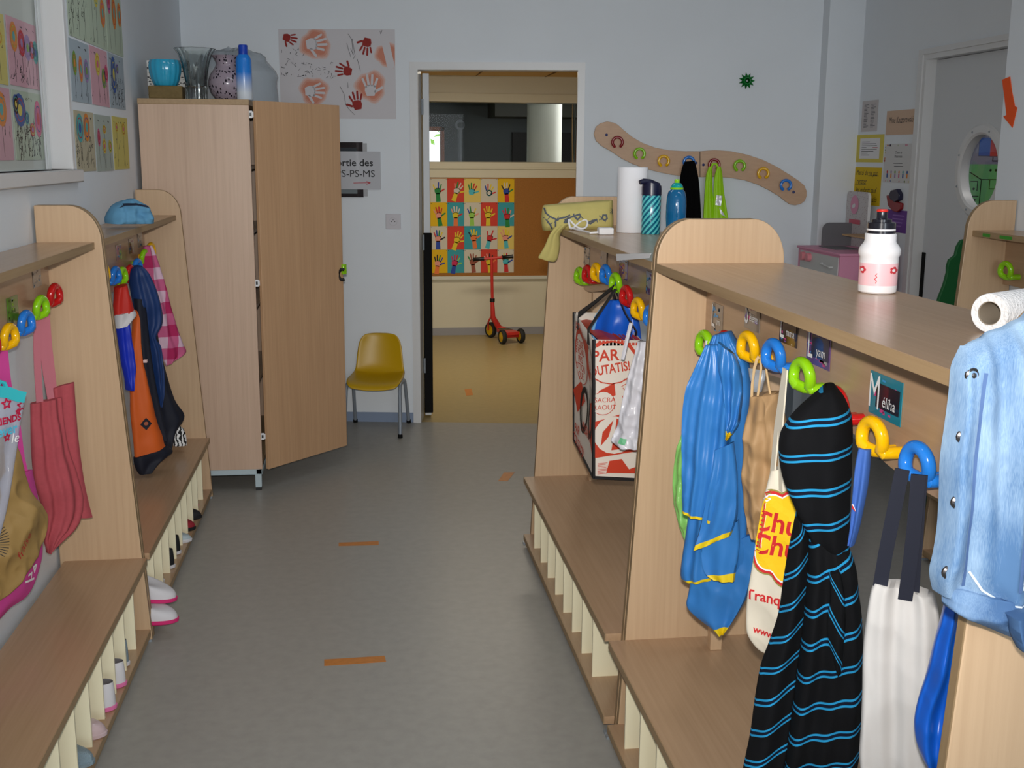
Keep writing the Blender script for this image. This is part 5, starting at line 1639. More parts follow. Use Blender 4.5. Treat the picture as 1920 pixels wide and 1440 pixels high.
# things on top of the cabinet
CT = 1.8105
o = B().box(-0.915, -0.768, 5.42, 5.52, CT, CT + 0.058).build('brick', mat('mossy_brick', (112, 94, 58), 0.85, var=0.15, vscale=40, bump=0.4, bscale=60), bevel=0.006)
tag(o, 'rough brown brick under the turquoise pot on the cabinet', 'brick')
b = B()
prof = [(0.046, 0), (0.052, 0.006), (0.062, 0.03), (0.069, 0.06), (0.071, 0.085), (0.068, 0.104), (0.064, 0.112), (0.060, 0.110), (0.062, 0.085), (0.055, 0.03), (0.0, 0.02)]
b.lathe(prof, (-0.845, 5.47, CT + 0.0585), 96, rib=0.018, nrib=16)
tag(b.build('plant_pot', mat('turquoise_glaze', (44, 158, 196), 0.1, coat=0.6)), 'ribbed turquoise ceramic pot standing on the brown brick', 'pot')
b = B()
b.box(-0.945, -0.765, 5.60, 5.68, CT, CT + 0.178)
tag(b.build('patterned_box', dots_mat('zigzag_print', (210, 210, 206), (34, 34, 36), 55, 0.33, stretch=(1, 1, 2))), 'black and white patterned box behind the turquoise pot', 'box')
GLS = mat('vase_glass', (235, 240, 238), 0.03, trans=1.0, ior=1.45)
b = B()
outp = [(0.046, 0.0), (0.047, 0.02), (0.047, 0.085), (0.050, 0.10), (0.054, 0.13), (0.061, 0.165), (0.074, 0.20), (0.090, 0.222)]
inp = [(0.085, 0.222), (0.069, 0.198), (0.056, 0.163), (0.049, 0.128), (0.044, 0.10), (0.038, 0.06), (0.0, 0.05)]
b.lathe(outp + inp, (-0.712, 5.47, CT), 72, rib=0.035, nrib=12)
tag(b.build('glass_vase', GLS), 'flared clear cut-glass vase on the cabinet', 'vase')
b = B()
prof = [(0.048, 0.0), (0.056, 0.006), (0.076, 0.03), (0.087, 0.062), (0.087, 0.085), (0.076, 0.115), (0.055, 0.142), (0.048, 0.158), (0.052, 0.175), (0.066, 0.192), (0.069, 0.196), (0.064, 0.196), (0.046, 0.16), (0.05, 0.14), (0.0, 0.03)]
b.lathe([(r * 0.97, z) for r, z in prof], (-0.578, 5.50, CT), 48)
tag(b.build('speckled_vase', dots_mat('speckled_glaze', (148, 136, 148), (26, 20, 34), 78, 0.30, 0.15, stretch=(1, 1, 0.55))), 'round lilac vase with black speckles on the cabinet', 'vase')
t = thing('spray_can', 'blue and white aerosol can with a dark blue cap on the cabinet', 'spray can', (-0.497, 5.44, CT))
m = mat('can_blue', (30, 120, 210), 0.25)
nt = m.node_tree
_tc = nt.nodes.new('ShaderNodeTexCoord')
_sp = nt.nodes.new('ShaderNodeSeparateXYZ')
nt.links.new(_tc.outputs['Object'], _sp.inputs[0])
_mr = nt.nodes.new('ShaderNodeMapRange')
_mr.inputs['From Min'].default_value = 0.03
_mr.inputs['From Max'].default_value = 0.12
nt.links.new(_sp.outputs[2], _mr.inputs[0])
nt.links.new(mixc(nt, _mr.outputs[0], lin((206, 214, 224)), lin((30, 120, 210))), nt.nodes['Principled BSDF'].inputs['Base Color'])
B().lathe([(0.033, 0), (0.035, 0.004), (0.035, 0.172), (0.030, 0.188), (0.024, 0.197), (0.0, 0.198)], (-0.497, 5.44, CT), 32).build('can_body', m, t)
B().lathe([(0.020, 0.192), (0.0205, 0.235), (0.018, 0.240), (0.0, 0.240)], (-0.497, 5.44, CT), 24).build('can_cap', mat('can_cap_blue', (16, 60, 170), 0.3), t)
t = thing('plastic_bag', 'translucent plastic bag of odds and ends behind the vases on the cabinet', 'bag', (-0.55, 5.75, CT))
FILM2 = film_mat('cloudy_film', (176, 186, 196), 0.55, 0.2, bump=0.3)
b = B()
rows = []
for i in range(15):
    s = i / 14
    z = CT + 0.002 + 0.245 * math.sin(s * PI / 2) ** 0.8
    sc_ = (1 - s ** 3 * 0.95)
    rows.append([(-0.575 + (0.185 + 0.02 * (1 - s)) * sc_ * math.cos(a) + 0.03 * noise.noise(Vector((math.cos(a) * 2, s * 5, 1))), 5.80 + 0.15 * sc_ * math.sin(a), z + s * 0.035 * noise.noise(Vector((math.cos(a) * 2, math.sin(a) * 2, s * 5)))) for a in [2 * PI * k / 36 for k in range(36)]])
b.grid(rows, 0, close_u=True)
b.build('bag_film', FILM2, t)
B().box(-0.62, -0.50, 5.74, 5.86, CT + 0.003, CT + 0.215).build('green_carton', mat('carton_mint', (120, 170, 150), 0.6), t)
B().box(-0.76, -0.66, 5.74, 5.84, CT + 0.003, CT + 0.16).build('white_carton', PAPER, t)

# ------------------------------------------------------------------ rear wall things
def wallflat(s, z, w, h, base, n=0.001, thick=0.0012):
    return Flat(wp(s, z, n), WU, WN, w, h, base, thick=thick)


OXR = mat('paint_oxblood', (146, 36, 30), 0.7, var=0.12, vscale=50)
SPR = [mat('sprayed_sienna_%d' % k, c, 0.85) for k, c in enumerate(((212, 190, 186), (212, 172, 160), (208, 152, 134), (204, 134, 112)))]
PALE = mat('poster_paper', (206, 203, 207), 0.75)
CHAR = mat('charcoal', (60, 60, 64), 0.8)
w, h = 0.66, 0.49
f = wallflat(-0.457, 2.018, w, h, PALE)
sx, sy = w / 1500, h / 1165


def pp(x, y):
    """position on the sheet from a 1500 x 1165 layout measured from its top left corner"""
    return ((x - 750) * sx, (582 - y) * sy)


for x, y, r, rot in ((475, 190, 190, 0.0), (440, 810, 180, -0.1), (1400, 330, 150, 0.9), (1180, 740, 190, 1.45)):
    cx_, cy_ = pp(x, y)
    rr = r * sx
    for L, q in enumerate((1.06, 0.98, 0.88, 0.76)):
        pts = []
        for k in range(28):
            a = 2 * PI * k / 28
            v = q * rr * (1 + 0.10 * math.sin(3 * a + x) + 0.05 * math.sin(7 * a + y))
            pts.append((max(-w / 2 + .002, min(w / 2 - .002, cx_ + v * math.cos(a))), max(-h / 2 + .002, min(h / 2 - .002, cy_ + v * math.sin(a)))))
        f.poly(pts, SPR[L], L + 1)
    if rot is not None and x != 1400:
        f.hand(cx_ - 0.02 * math.cos(rot), cy_ - 0.02 * math.sin(rot), rr * 1.75, rot + 0.15, PALE, layer=6)
    if x == 1400:
        f.capsule(pp(1440, 460), pp(1380, 180), 0.022, PALE, 6)
for x, y, S, rot, mir in ((1140, 170, 0.115, -1.75, 1), (880, 540, 0.115, 2.95, 1), (1000, 980, 0.125, 1.75, -1), (110, 110, 0.10, -0.25, 1)):
    cx_, cy_ = pp(x, y)
    f.hand(cx_, cy_, S, rot, OXR, layer=7, mirror=mir, gap=0.07)
rnd = random.Random(3)
for k in range(70):
    x, y = (rnd.uniform(20, 330), rnd.uniform(260, 640)) if k < 40 else (rnd.uniform(330, 720), rnd.uniform(420, 650))
    L, a = rnd.uniform(10, 45), rnd.uniform(0, 6.28)
    f.stroke([pp(x, y), pp(x + L * math.cos(a), y + L * math.sin(a))], rnd.uniform(0.0012, 0.003), CHAR, 5)
for P in ([(900, 60), (945, 130), (960, 330), (930, 250)], [(950, 120), (985, 340), (960, 380)], [(880, 180), (900, 260), (930, 360)], [(780, 740), (830, 840), (850, 980), (900, 1050), (960, 1110)], [(1010, 380), (1050, 540)], [(880, 690), (885, 760)], [(1310, 20), (1320, 60), (1335, 10)]):
    f.stroke([pp(*q) for q in P], 0.0022, CHAR, 5)
tag(f.build('hand_poster'), 'large poster of rust red handprints and sprayed hand outlines on the rear wall', 'poster')

# sign and the black frame below it
f = wallflat(-0.50, 1.486, 0.36, 0.31, mat('frame_black', (24, 16, 22), 0.25, coat=0.5), thick=0.012)
f.rect(-0.15, 0.075, 0.145, 0.125, mat('photo_dark', (60, 66, 72), 0.15, coat=0.6), 1)
f.rect(-0.15, -0.135, 0.145, -0.07, mat('photo_grey', (120, 130, 134), 0.15, coat=0.6), 1)
f.rect(0.18, -0.15, 0.205, 0.15, mat('frame_clear_edge', (176, 178, 182), 0.2, coat=0.5), 0)
tag(f.build('picture_frame'), 'black framed picture on the rear wall, mostly behind the laminated exit sign', 'picture frame')
LAM = mat('laminated_paper', (196, 198, 204), 0.12, coat=0.8)
f = wallflat(-0.375, 1.483, 0.315, 0.215, LAM, n=0.016, thick=0.0015)
f.text('Sortie des', -0.005, 0.042, 0.056, INK, 1, bold=0.0008, sx=1.05)
f.text('TPS-PS-MS', -0.005, -0.020, 0.056, INK, 1, sx=1.05)
AR = mat('pen_red', (176, 40, 50), 0.5)
f.stroke([(0.0, -0.071), (0.095, -0.069)], 0.0035, AR)
f.stroke([(0.075, -0.062), (0.097, -0.069), (0.075, -0.078)], 0.0035, AR)
tag(f.build('exit_sign'), 'laminated white sign reading Sortie des TPS-PS-MS with a red arrow', 'sign')

t = thing('wall_socket', 'square white wall socket between the exit sign and the door', 'socket', wp(-0.151, 1.193, 0))
b = B()
b.add([wp(-0.151 + a, 1.193 + c, n) for a in (-0.044, 0.044) for n in (0, 0.009) for c in (-0.044, 0.044)], [(0, 1, 3, 2), (4, 6, 7, 5), (0, 4, 5, 1), (2, 3, 7, 6), (0, 2, 6, 4), (1, 5, 7, 3)])
b.build('cover_plate', mat('socket_white', (204, 202, 208), 0.25), t, bevel=0.003)
b = B()
rows = [[wp(-0.151 + r * math.cos(2 * PI * k / 28), 1.193 + r * math.sin(2 * PI * k / 28), n) for k in range(28)] for r, n in ((0.024, 0.009), (0.023, 0.0115), (0.020, 0.0115), (0.0195, 0.0095), (0.001, 0.0095))]
b.grid(rows, 0, close_u=True)
b.build('socket_ring', mat('socket_white', (204, 202, 208), 0.25), t)
b = B()
for s, z, r in ((-0.161, 1.193, 0.003), (-0.141, 1.193, 0.003), (-0.151, 1.203, 0.0028)):
    b.add([wp(s + r * math.cos(2 * PI * k / 10), z + r * math.sin(2 * PI * k / 10), 0.0102) for k in range(10)], [tuple(range(10))])
b.build('contact_hole', BLACK, t)

# wavy coat rack
RACK = wood('birch_rack', (196, 160, 128), 'x', rough=0.45, contrast=0.08)
left = [(0.9989, 1.6926), (1.0102, 1.7341), (1.0369, 1.7549), (1.073, 1.7639), (1.1093, 1.7582), (1.1337, 1.7465), (1.1707, 1.7142), (1.217, 1.6789), (1.2752, 1.6466), (1.3486, 1.6203), (1.4306, 1.6059), (1.5214, 1.6019), (1.5998, 1.6024)]
lowl = [(1.6052, 1.4577), (1.5263, 1.4602), (1.435, 1.4716), (1.3525, 1.4891), (1.2791, 1.5096), (1.2208, 1.5301), (1.1594, 1.5596), (1.1009, 1.5981), (1.0457, 1.6275), (1.0117, 1.6571)]
upr = [(1.6028, 1.6024), (1.687, 1.6088), (1.7776, 1.6034), (1.8688, 1.5846), (1.9605, 1.5554), (2.0407, 1.5172), (2.1152, 1.4729), (2.1714, 1.4374), (2.1998, 1.4137), (2.2136, 1.3838), (2.2151, 1.3568)]
lowr = [(2.2075, 1.3296), (2.1843, 1.3114), (2.1544, 1.3036), (2.1239, 1.3079), (2.0957, 1.3258), (2.0611, 1.3527), (2.005, 1.3854), (1.9369, 1.4179), (1.8632, 1.4414), (1.7779, 1.4558), (1.693, 1.4598), (1.6083, 1.4577)]
t = thing('coat_rack', 'wavy wooden coat rack with coloured C-shaped hooks on the rear wall', 'coat rack', wp(1.6, 1.53, 0))
for pts in (left + lowl, upr + lowr):
    B().prism(pts, lambda s, z: wp(s, z, 0.001), lambda s, z: wp(s, z, 0.021), 0, 1).build('rack_board', [RACK, EDGE], t, bevel=0.002, smooth=False)
cols_ = ['red', 'green', 'yellow', 'blue', 'red', 'green', 'yellow', 'blue']
hk = [(1.133, 1.6488), (1.2588, 1.5856), (1.3962, 1.5461), (1.5386, 1.541), (1.6812, 1.5284), (1.8249, 1.5219), (1.9595, 1.4809), (2.0896, 1.4159)]
for k, ((s, z), colr) in enumerate(zip(hk, cols_)):
    pts = [wp(s + 0.028 * math.cos(a), z + 0.028 * math.sin(a), 0.048) for a in [math.radians(-50 + q * (285 / 20)) for q in range(21)]]
    e = pts[-1]
    pts.append(e - WN * 0.014 + WU * 0.001)
    pts.append(e - WN * 0.028)
    pts.insert(0, pts[0] - WN * 0.014)
    pts.insert(0, pts[0] - WN * 0.014)
    m = {'red': mat('dark_red_plastic', (140, 28, 32), 0.2, coat=0.4)}.get(colr, HOOKM[colr])
    B().tube(pts, 0.0085, 10).build('hook', m, t, label=colr + ' C-shaped hook')
bl = mat('blue_screw_cap', (50, 60, 110), 0.4)
for s, z in [(1.0716, 1.69), (1.5826, 1.5368), (1.6238, 1.5266), (2.1399, 1.3773)]:
    b = B()
    rows = [[wp(s + r * math.cos(2 * PI * k / 14), z + r * math.sin(2 * PI * k / 14), n) for k in range(14)] for r, n in ((0.008, 0.021), (0.0075, 0.024), (0.004, 0.0255), (0.0005, 0.026))]
    b.grid(rows, 0, close_u=True)
    b.build('screw_cap', bl, t)
hs = [(1.5473, 1.553), (1.6841, 1.53)]
o3 = wp(hs[0][0], 0, 0.075)
t = thing('black_scarf', 'black cloth hanging from the wavy coat rack', 'scarf', (o3.x, o3.y, 1.3))
o3r = [(1.5113, 1.5438), (1.5655, 1.5501), (1.4947, 1.4989), (1.5791, 1.5084), (1.4858, 1.4029), (1.5976, 1.4187), (1.494, 1.2519), (1.6124, 1.2679), (1.4981, 1.1301), (1.6205, 1.1311)]
rows = [(o3r[2 * k][0] - hs[0][0], o3r[2 * k][1], o3r[2 * k + 1][0] - hs[0][0], o3r[2 * k + 1][1]) for k in range(5)]
puff('scarf_cloth', rows, (o3.x, o3.y), -9.48, mat('black_wool', (8, 8, 9), 0.95, spec=0.1), t, 0.022, 0.022, [(0.004, 2, 0.1, 0.2)])
o4 = wp(hs[1][0], 0, 0.075)
t = thing('safety_vest', 'fluorescent green vest with silver patches hanging from the wavy coat rack', 'vest', (o4.x, o4.y, 1.3))
HIV = mat('fluo_green', (166, 226, 20), 0.5)
r1 = [(1.6484, 1.5178), (1.6695, 1.5179), (1.6323, 1.4639), (1.6686, 1.4641), (1.6278, 1.3436), (1.6794, 1.344), (1.6268, 1.2073), (1.7031, 1.2079), (1.6297, 1.1312), (1.7214, 1.1319)]
r2 = [(1.6937, 1.5181), (1.7148, 1.5182), (1.6807, 1.4642), (1.7261, 1.4645), (1.6782, 1.3741), (1.7389, 1.3745), (1.6817, 1.2078), (1.7695, 1.2236), (1.6878, 1.1316), (1.7856, 1.1324)]
for nm, rr, off in (('vest_strap', r1, 0.0), ('vest_front', r2, 0.004)):
    rows = [(rr[2 * k][0] - hs[1][0], rr[2 * k][1], rr[2 * k + 1][0] - hs[1][0], rr[2 * k + 1][1]) for k in range(5)]
    vv = puff(nm, rows, (o4.x, o4.y), -9.48, HIV, t, 0.012, 0.012, [(0.004, 1.7, 0.1, 0.3)], off=off, crumple=0.003)
f = Flat(wp(hs[1][0], 0, 0.075), WU, WN)
SIL = mat('reflective_silver', (236, 238, 242), 0.35, metal=0.2)
q = [(1.694, 1.3592), (1.7275, 1.3564), (1.7207, 1.299), (1.6901, 1.3048), (1.712, 1.2899), (1.7375, 1.2598), (1.7506, 1.2387), (1.7226, 1.2536)]
f.poly([(a - hs[1][0], c) for a, c in q[:4]], SIL)
f.poly([(a - hs[1][0], c) for a, c in q[4:]], SIL)
f.build('reflective_patch', t, wrap=vv)
# loop of the vest over its hook
B().tube([wp(hs[1][0] - 0.02, hs[1][1] - 0.02, 0.06), wp(hs[1][0] - 0.012, hs[1][1] + 0.002, 0.056), wp(hs[1][0] + 0.008, hs[1][1] + 0.002, 0.056), wp(hs[1][0] + 0.016, hs[1][1] - 0.02, 0.06)], 0.007, 8).build('hanging_loop', HIV, t)

# green gift bow
b = B()
c0 = Vector((1.850, 1.990))
rnd = random.Random(2)
for k in range(22):
    a = 2 * PI * k / 11 + (0.28 if k >= 11 else 0)
    L = 0.046 if k < 11 else 0.026
    nn = 0.006 if k < 11 else 0.02
    d = Vector((math.cos(a), math.sin(a)))
    pr = Vector((-d.y, d.x)) * 0.008
    P = lambda q, n: wp(c0.x + q.x, c0.y + q.y, n)
    b.add([P(d * 0.004, nn), P(d * L * 0.55 + pr, nn + 0.010), P(d * L, nn + 0.002), P(d * L * 0.55 - pr, nn + 0.010), P(d * L * 0.5, nn + 0.018)], [(0, 1, 4), (1, 2, 4), (2, 3, 4), (3, 0, 4), (0, 3, 2, 1)])
tag(b.build('gift_bow', mat('metallic_green', (10, 130, 50), 0.2, metal=0.7), smooth=False), 'shiny green star-shaped gift bow stuck on the rear wall', 'bow')

# ------------------------------------------------------------------ flower drawings
FC = [mat('crayon_%s' % n, c, 0.75) for n, c in (('blue', (50, 84, 150)), ('red', (190, 50, 60)), ('orange', (214, 130, 50)), ('yellow', (206, 190, 80)), ('violet', (150, 120, 170)), ('teal', (80, 160, 160)), ('pink', (200, 90, 130)), ('green', (110, 150, 60)))]
SH = {n: mat('sheet_' + n, c, 0.8) for n, c in (('mint', (176, 190, 170)), ('blue', (160, 174, 184)), ('pink', (204, 158, 170)), ('cream', (184, 176, 150)), ('yellow', (204, 192, 108)), ('grey', (168, 178, 170)))}


def drawing(y, z, w, h, base, flowers, seed, x=XL, scr=20, where='', n0=0.001):
    f = Flat((x + n0, y, z), (0, 1, 0), (1, 0, 0), w, h, SH[base])
    rnd = random.Random(seed)
    for fx, fy, rx, ry, c1, c2 in flowers:
        fx, fy, rx, ry = (fx - 0.5) * w, (fy - 0.5) * h, rx * w, ry * h
        f.stroke([(fx, fy), (fx + rnd.uniform(-0.006, 0.006), (fy - h / 2) / 2), (fx + rnd.uniform(-0.008, 0.008), -h / 2 + 0.012)], 0.003, INK, 1)
        f.disc(fx, fy, rx, FC[c1], 2, ry=ry)
        f.ring(fx, fy, rx * 0.68, 0.004, FC[c2], 3, ry=ry * 0.68)
        f.disc(fx, fy, rx * 0.35, FC[(c1 + 3) % 8], 3, ry=ry * 0.35)
    for k in range(scr):
        a = rnd.uniform(0, 6.28)
        L = rnd.uniform(0.006, 0.02)
        px, py = rnd.uniform(-w / 2 + .01, w / 2 - .03), rnd.uniform(-h / 2 + .01, h / 2 * 0.1)
        f.stroke([(px, py), (px + L * math.cos(a), py + L * math.sin(a)), (px + L * 0.5, py + L)], 0.0025, INK, 1)
    for k in range(6):
        px, py = rnd.uniform(-w / 2 + .02, w / 2 - .04), h / 2 - 0.02
        f.stroke([(px, py), (px + 0.012, py - rnd.uniform(0, 0.008))], 0.003, INK, 1)
    o = f.build('flower_drawing')
    tag(o, where, 'drawing', 'flower drawings on the left wall')
    return o


P3 = lambda a, b_, c: [(0.2, 0.68, 0.12, 0.12, a, b_), (0.5, 0.62, 0.12, 0.15, b_, c), (0.8, 0.66, 0.12, 0.12, c, a)]
# pinned on the wall, three rows
drawing(4.43, 2.105, 0.315, 0.27, 'mint', [(0.2, 0.7, .08, .1, 4, 6), (0.5, 0.72, .1, .12, 7, 3), (0.8, 0.75, .08, .12, 4, 2)], 1, scr=40, where='mint flower drawing at the top of the wall display, next to the window')
drawing(4.745, 2.105, 0.31, 0.27, 'mint', [(0.2, 0.85, .12, .12, 3, 2), (0.45, 0.7, .12, .16, 3, 5), (0.8, 0.5, .14, .2, 2, 6)], 2, scr=10, where='mint drawing with yellow and orange flowers, middle of the top row on the wall')
drawing(5.06, 2.105, 0.31, 0.27, 'mint', [(0.2, 0.75, .12, .2, 6, 0), (0.5, 0.6, .13, .24, 2, 1), (0.85, 0.62, .12, .18, 2, 1)], 3, scr=0, where='mint drawing with purple and orange blooms, nearest the cabinet in the top row')
drawing(4.408, 1.855, 0.295, 0.212, 'blue', [(0.2, 0.62, .1, .2, 7, 2), (0.5, 0.55, .1, .22, 2, 6), (0.8, 0.55, .12, .2, 4, 5)], 4, scr=6, where='blue flower drawing in the middle row of the wall display, next to the window')
drawing(4.722, 1.857, 0.305, 0.214, 'pink', [(0.4, 0.72, .13, .2, 3, 2), (0.72, 0.5, .12, .18, 7, 4), (0.88, 0.6, .1, .16, 6, 1)], 5, scr=5, where='pink flower drawing in the centre of the wall display')
drawing(5.045, 1.858, 0.31, 0.214, 'blue', [(0.3, 0.62, .16, .34, 0, 3), (0.55, 0.75, .08, .1, 4, 0)], 6, scr=60, where='blue drawing of one big dark blue flower, in the middle row near the cabinet')
drawing(4.41, 1.612, 0.30, 0.212, 'cream', [(0.25, 0.72, .18, .24, 5, 1), (0.6, 0.74, .16, .24, 2, 0)], 7, scr=45, where='cream flower drawing in the bottom row of the wall display, next to the window')
drawing(4.725, 1.609, 0.30, 0.212, 'grey', [(0.2, 0.6, .08, .16, 6, 1), (0.5, 0.45, .1, .14, 3, 2), (0.85, 0.45, .1, .12, 3, 7), (0.55, 0.75, .1, .08, 3, 2)], 8, scr=6, where='grey green flower drawing in the middle of the bottom row of the wall display')
drawing(5.055, 1.612, 0.31, 0.212, 'yellow', [(0.25, 0.8, .08, .1, 3, 2), (0.7, 0.78, .12, .14, 3, 2)], 9, scr=8, where='yellow flower drawing in the bottom row of the wall display, nearest the cabinet')
# behind the window glass
WX = XL - 0.085
drawing(4.005, 1.882, 0.335, 0.208, 'pink', [(0.2, 0.72, .12, .22, 2, 3), (0.45, 0.66, .11, .2, 1, 6), (0.65, 0.62, .12, .2, 4, 4), (0.8, 0.6, .1, .14, 1, 6), (0.92, 0.58, .1, .18, 5, 5)], 10, x=WX, scr=24, where='pink flower drawing behind the window glass, upper right')
drawing(4.005, 1.656, 0.33, 0.216, 'mint', [(0.22, 0.72, .2, .24, 0, 1), (0.85, 0.62, .13, .28, 6, 0), (0.62, 0.45, .09, .1, 1, 3), (0.45, 0.62, .08, .1, 5, 0), (0.1, 0.8, .1, .14, 0, 5)], 11, x=WX, scr=110, where='mint drawing with a blue ringed flower behind the window glass, lower right')
drawing(3.645, 1.878, 0.335, 0.208, 'yellow', P3(2, 1, 3), 12, x=WX, scr=10, where='yellow flower drawing behind the window glass, at the photo edge')
drawing(3.65, 1.656, 0.33, 0.216, 'pink', [(0.7, 0.7, .16, .24, 2, 5), (0.3, 0.6, .12, .2, 5, 6)], 13, x=WX, scr=16, where='pink flower drawing behind the window glass, lower left')

# ------------------------------------------------------------------ hand pictures on the cork board
HC = {n: mat('card_' + n, c, 0.75) for n, c in (('y', (222, 178, 16)), ('w', (206, 198, 180)), ('r', (206, 62, 44)), ('c', (222, 196, 104)), ('b', (56, 154, 164)))}
HP = {n: mat('gouache_' + n, c, 0.7) for n, c in (('g', (30, 130, 60)), ('b', (40, 70, 160)), ('r', (200, 40, 40)), ('y', (222, 196, 40)), ('p', (226, 150, 130)), ('o', (230, 120, 60)), ('w', (206, 198, 184)), ('l', (150, 200, 80)), ('t', (80, 180, 190)), ('m', (200, 40, 90)), ('k', (30, 30, 36)), ('n', (150, 80, 60)))}
grid = ["y w r c w y", "w y b w r b", "c w r b w c", "b y b w r w"]
spec = {(0, 1): ('g', 'ywbgr'[:5], 'g'), (0, 2): ('w', 'pgwwy', 'y'), (0, 3): ('t', 'ggrrc'.replace('c', 't'), None), (0, 4): ('w', 'bryyr', None), (0, 5): ('b', 'kwwkg', 'r'),
        (1, 1): ('p', 'prrrg', 'g'), (1, 2): ('y', 'pwwwr', 'o'), (1, 3): ('l', 'bgwyp', 'l'), (1, 4): ('y', 'yyyyy', 'y'), (1, 5): ('r', 'mrgpw', 'g'),
        (2, 1): ('p', 'rbgyk', 'b'), (2, 2): ('y', 'yyyyy', 'y'), (2, 3): ('o', 'kyyyo', 'o'), (2, 4): ('r', 'rwrwr', 't'), (2, 5): ('p', 'ppyyb', 't'),
        (3, 1): ('p', 'kkgbb', 'o'), (3, 2): ('m', 'mmrll', 'b'), (3, 3): ('n', 'gnnnn', 'n'), (3, 4): ('y', 'wpkko', 'y'), (3, 5): ('t', 'pyrlb', 'r'),
        (0, 0): ('r', 'rrrrr', 'r'), (1, 0): ('g', 'ggggg', 'g'), (2, 0): ('o', 'ooooo', 'o'), (3, 0): ('m', 'mmmmm', 'm')}
CN = {'y': 'yellow', 'w': 'white', 'r': 'red', 'c': 'pale yellow', 'b': 'teal'}
WORD = {'g': 'green', 'b': 'blue', 'r': 'red', 'y': 'yellow', 'p': 'pink', 'o': 'orange', 'w': 'white', 'l': 'lime', 't': 'turquoise', 'm': 'magenta', 'k': 'black', 'n': 'brown'}
ROWN = ['top', 'second', 'third', 'bottom']
PW, PH = 0.147, 0.2045
for r in range(4):
    for c in range(6):
        key = grid[r].split()[c]
        x = 1.357 - PW * (5 - c) - PW / 2
        z = 1.374 - PH * r - PH / 2
        f = Flat((x, FY - 0.0175, z), (1, 0, 0), (0, -1, 0), PW - 0.001, PH - 0.001, HC[key])
        pm, fm, arm = spec[(r, c)]
        rnd = random.Random(r * 10 + c)
        f.hand(rnd.uniform(-0.012, 0.012), rnd.uniform(-0.02, 0.0), 0.125, PI / 2 + rnd.uniform(-0.35, 0.2), HP[pm], [HP[q] for q in fm], 1, HP[arm] if arm else None, mirror=1)
        if (r, c) == (0, 4):
            f.ring(0.0, -0.02, 0.022, 0.01, HP['t'], 2)
        for px in (-0.066, 0.066):
            f.disc(px, 0.094, 0.003, HP['k'], 2, n=8)
        o = f.build('hand_picture')
        pos = ['partly hidden by the door edge', 'first beside the door edge', 'second from the door edge', 'third from the door edge', 'second from the bare cork', 'beside the bare cork'][c]
        tag(o, '%s hand on %s card, %s row, %s' % (WORD[pm], CN[key], ROWN[r], pos), 'picture', 'hand pictures on the cork board')

# ------------------------------------------------------------------ papers beside the porthole door
def side(y, z, w, h, base, thick=0.001, n=0.001):
    return Flat((XD - n, y, z), (0, -1, 0), (-1, 0, 0), w, h, base, thick=thick)


INKB = mat('ink_soft', (70, 70, 76), 0.7)
f = side(6.115, 1.795, 0.20, 0.165, mat('paper_greyish', (196, 190, 190), 0.8))
for cx_ in (-0.04, 0.045):
    for k in range(17):
        f.stroke([(cx_ - 0.03, 0.06 - k * 0.0075), (cx_ + random.Random(k).uniform(0.0, 0.03), 0.06 - k * 0.0075)], 0.0025, INKB)
tag(f.build('notice_sheet'), 'white sheet of two columns of small print, topmost by the corner', 'notice', 'papers pinned beside the porthole door')
f = side(5.738, 1.751, 0.333, 0.124, mat('paper_salmon', (206, 176, 152), 0.8))
f.text('Mme Kaczorowski', 0.0, 0.012, 0.046, INK, 1, shear=0.25, sx=0.78)
tag(f.build('name_sheet'), 'salmon coloured sheet with a handwritten name beside the porthole door', 'notice', 'papers pinned beside the porthole door')
f = side(6.088, 1.621, 0.34, 0.148, mat('paper_yellow', (214, 198, 90), 0.8))
f.rect(-0.125, -0.055, 0.125, 0.055, PAPER, 1)
for k in range(8):
    f.stroke([(-0.10, 0.035 - k * 0.010), (-0.10 + [0.1, 0.18, 0.19, 0.06, 0.19, 0.15, 0.08, 0.1][k], 0.035 - k * 0.010)], 0.003, INKB, 2)
f.stroke([(0.04, 0.004), (0.1, 0.004)], 0.004, AR, 3)
tag(f.build('notice_sheet'), 'typed white notice on a yellow backing sheet on the right wall', 'notice', 'papers pinned beside the porthole door')
f = side(5.738, 1.544, 0.325, 0.198, mat('paper_white_b', (206, 206, 206), 0.8))
rnd = random.Random(9)
for k in range(30):
    e = k % 4
    px, py = {0: (rnd.uniform(-0.155, 0.155), 0.092), 1: (rnd.uniform(-0.155, 0.155), -0.092), 2: (-0.155, rnd.uniform(-0.09, 0.09)), 3: (0.155, rnd.uniform(-0.09, 0.09))}[e]
    f.disc(px, py, rnd.uniform(0.003, 0.007), rnd.choice(FC), 1, n=8)
f.text("Classe de", 0.0, 0.055, 0.02, INKB, 1)
f.text("Maternelle", 0.0, 0.035, 0.02, INKB, 1)
f.stroke([(-0.05, 0.0), (0.05, 0.0)], 0.003, INKB)
f.stroke([(-0.04, -0.015), (0.06, -0.015)], 0.003, INKB)
for k in range(6):
    px = -0.115 + k * 0.045
    f.disc(px, -0.045, 0.008, FC[(k * 3 + 1) % 8], 1)
    f.rect(px - 0.007, -0.075, px + 0.007, -0.053, FC[(k * 2) % 8], 1)
tag(f.build('notice_sheet'), 'white sheet with a colourful border and a row of little figures, right wall', 'notice', 'papers pinned beside the porthole door')
f = side(6.094, 1.418, 0.345, 0.205, mat('paper_bright_yellow', (216, 182, 16), 0.75))
for k, w_ in enumerate(('Merci de ne pas', 'rentrer', 'les enfants sauf', 'accès')):
    f.text(w_, (-0.01, -0.07, -0.01, 0.09)[k], 0.072 - k * 0.047, 0.042, INK, 1, shear=0.3)
f.stroke([(0.01, 0.056), (0.14, 0.058)], 0.003, INK)
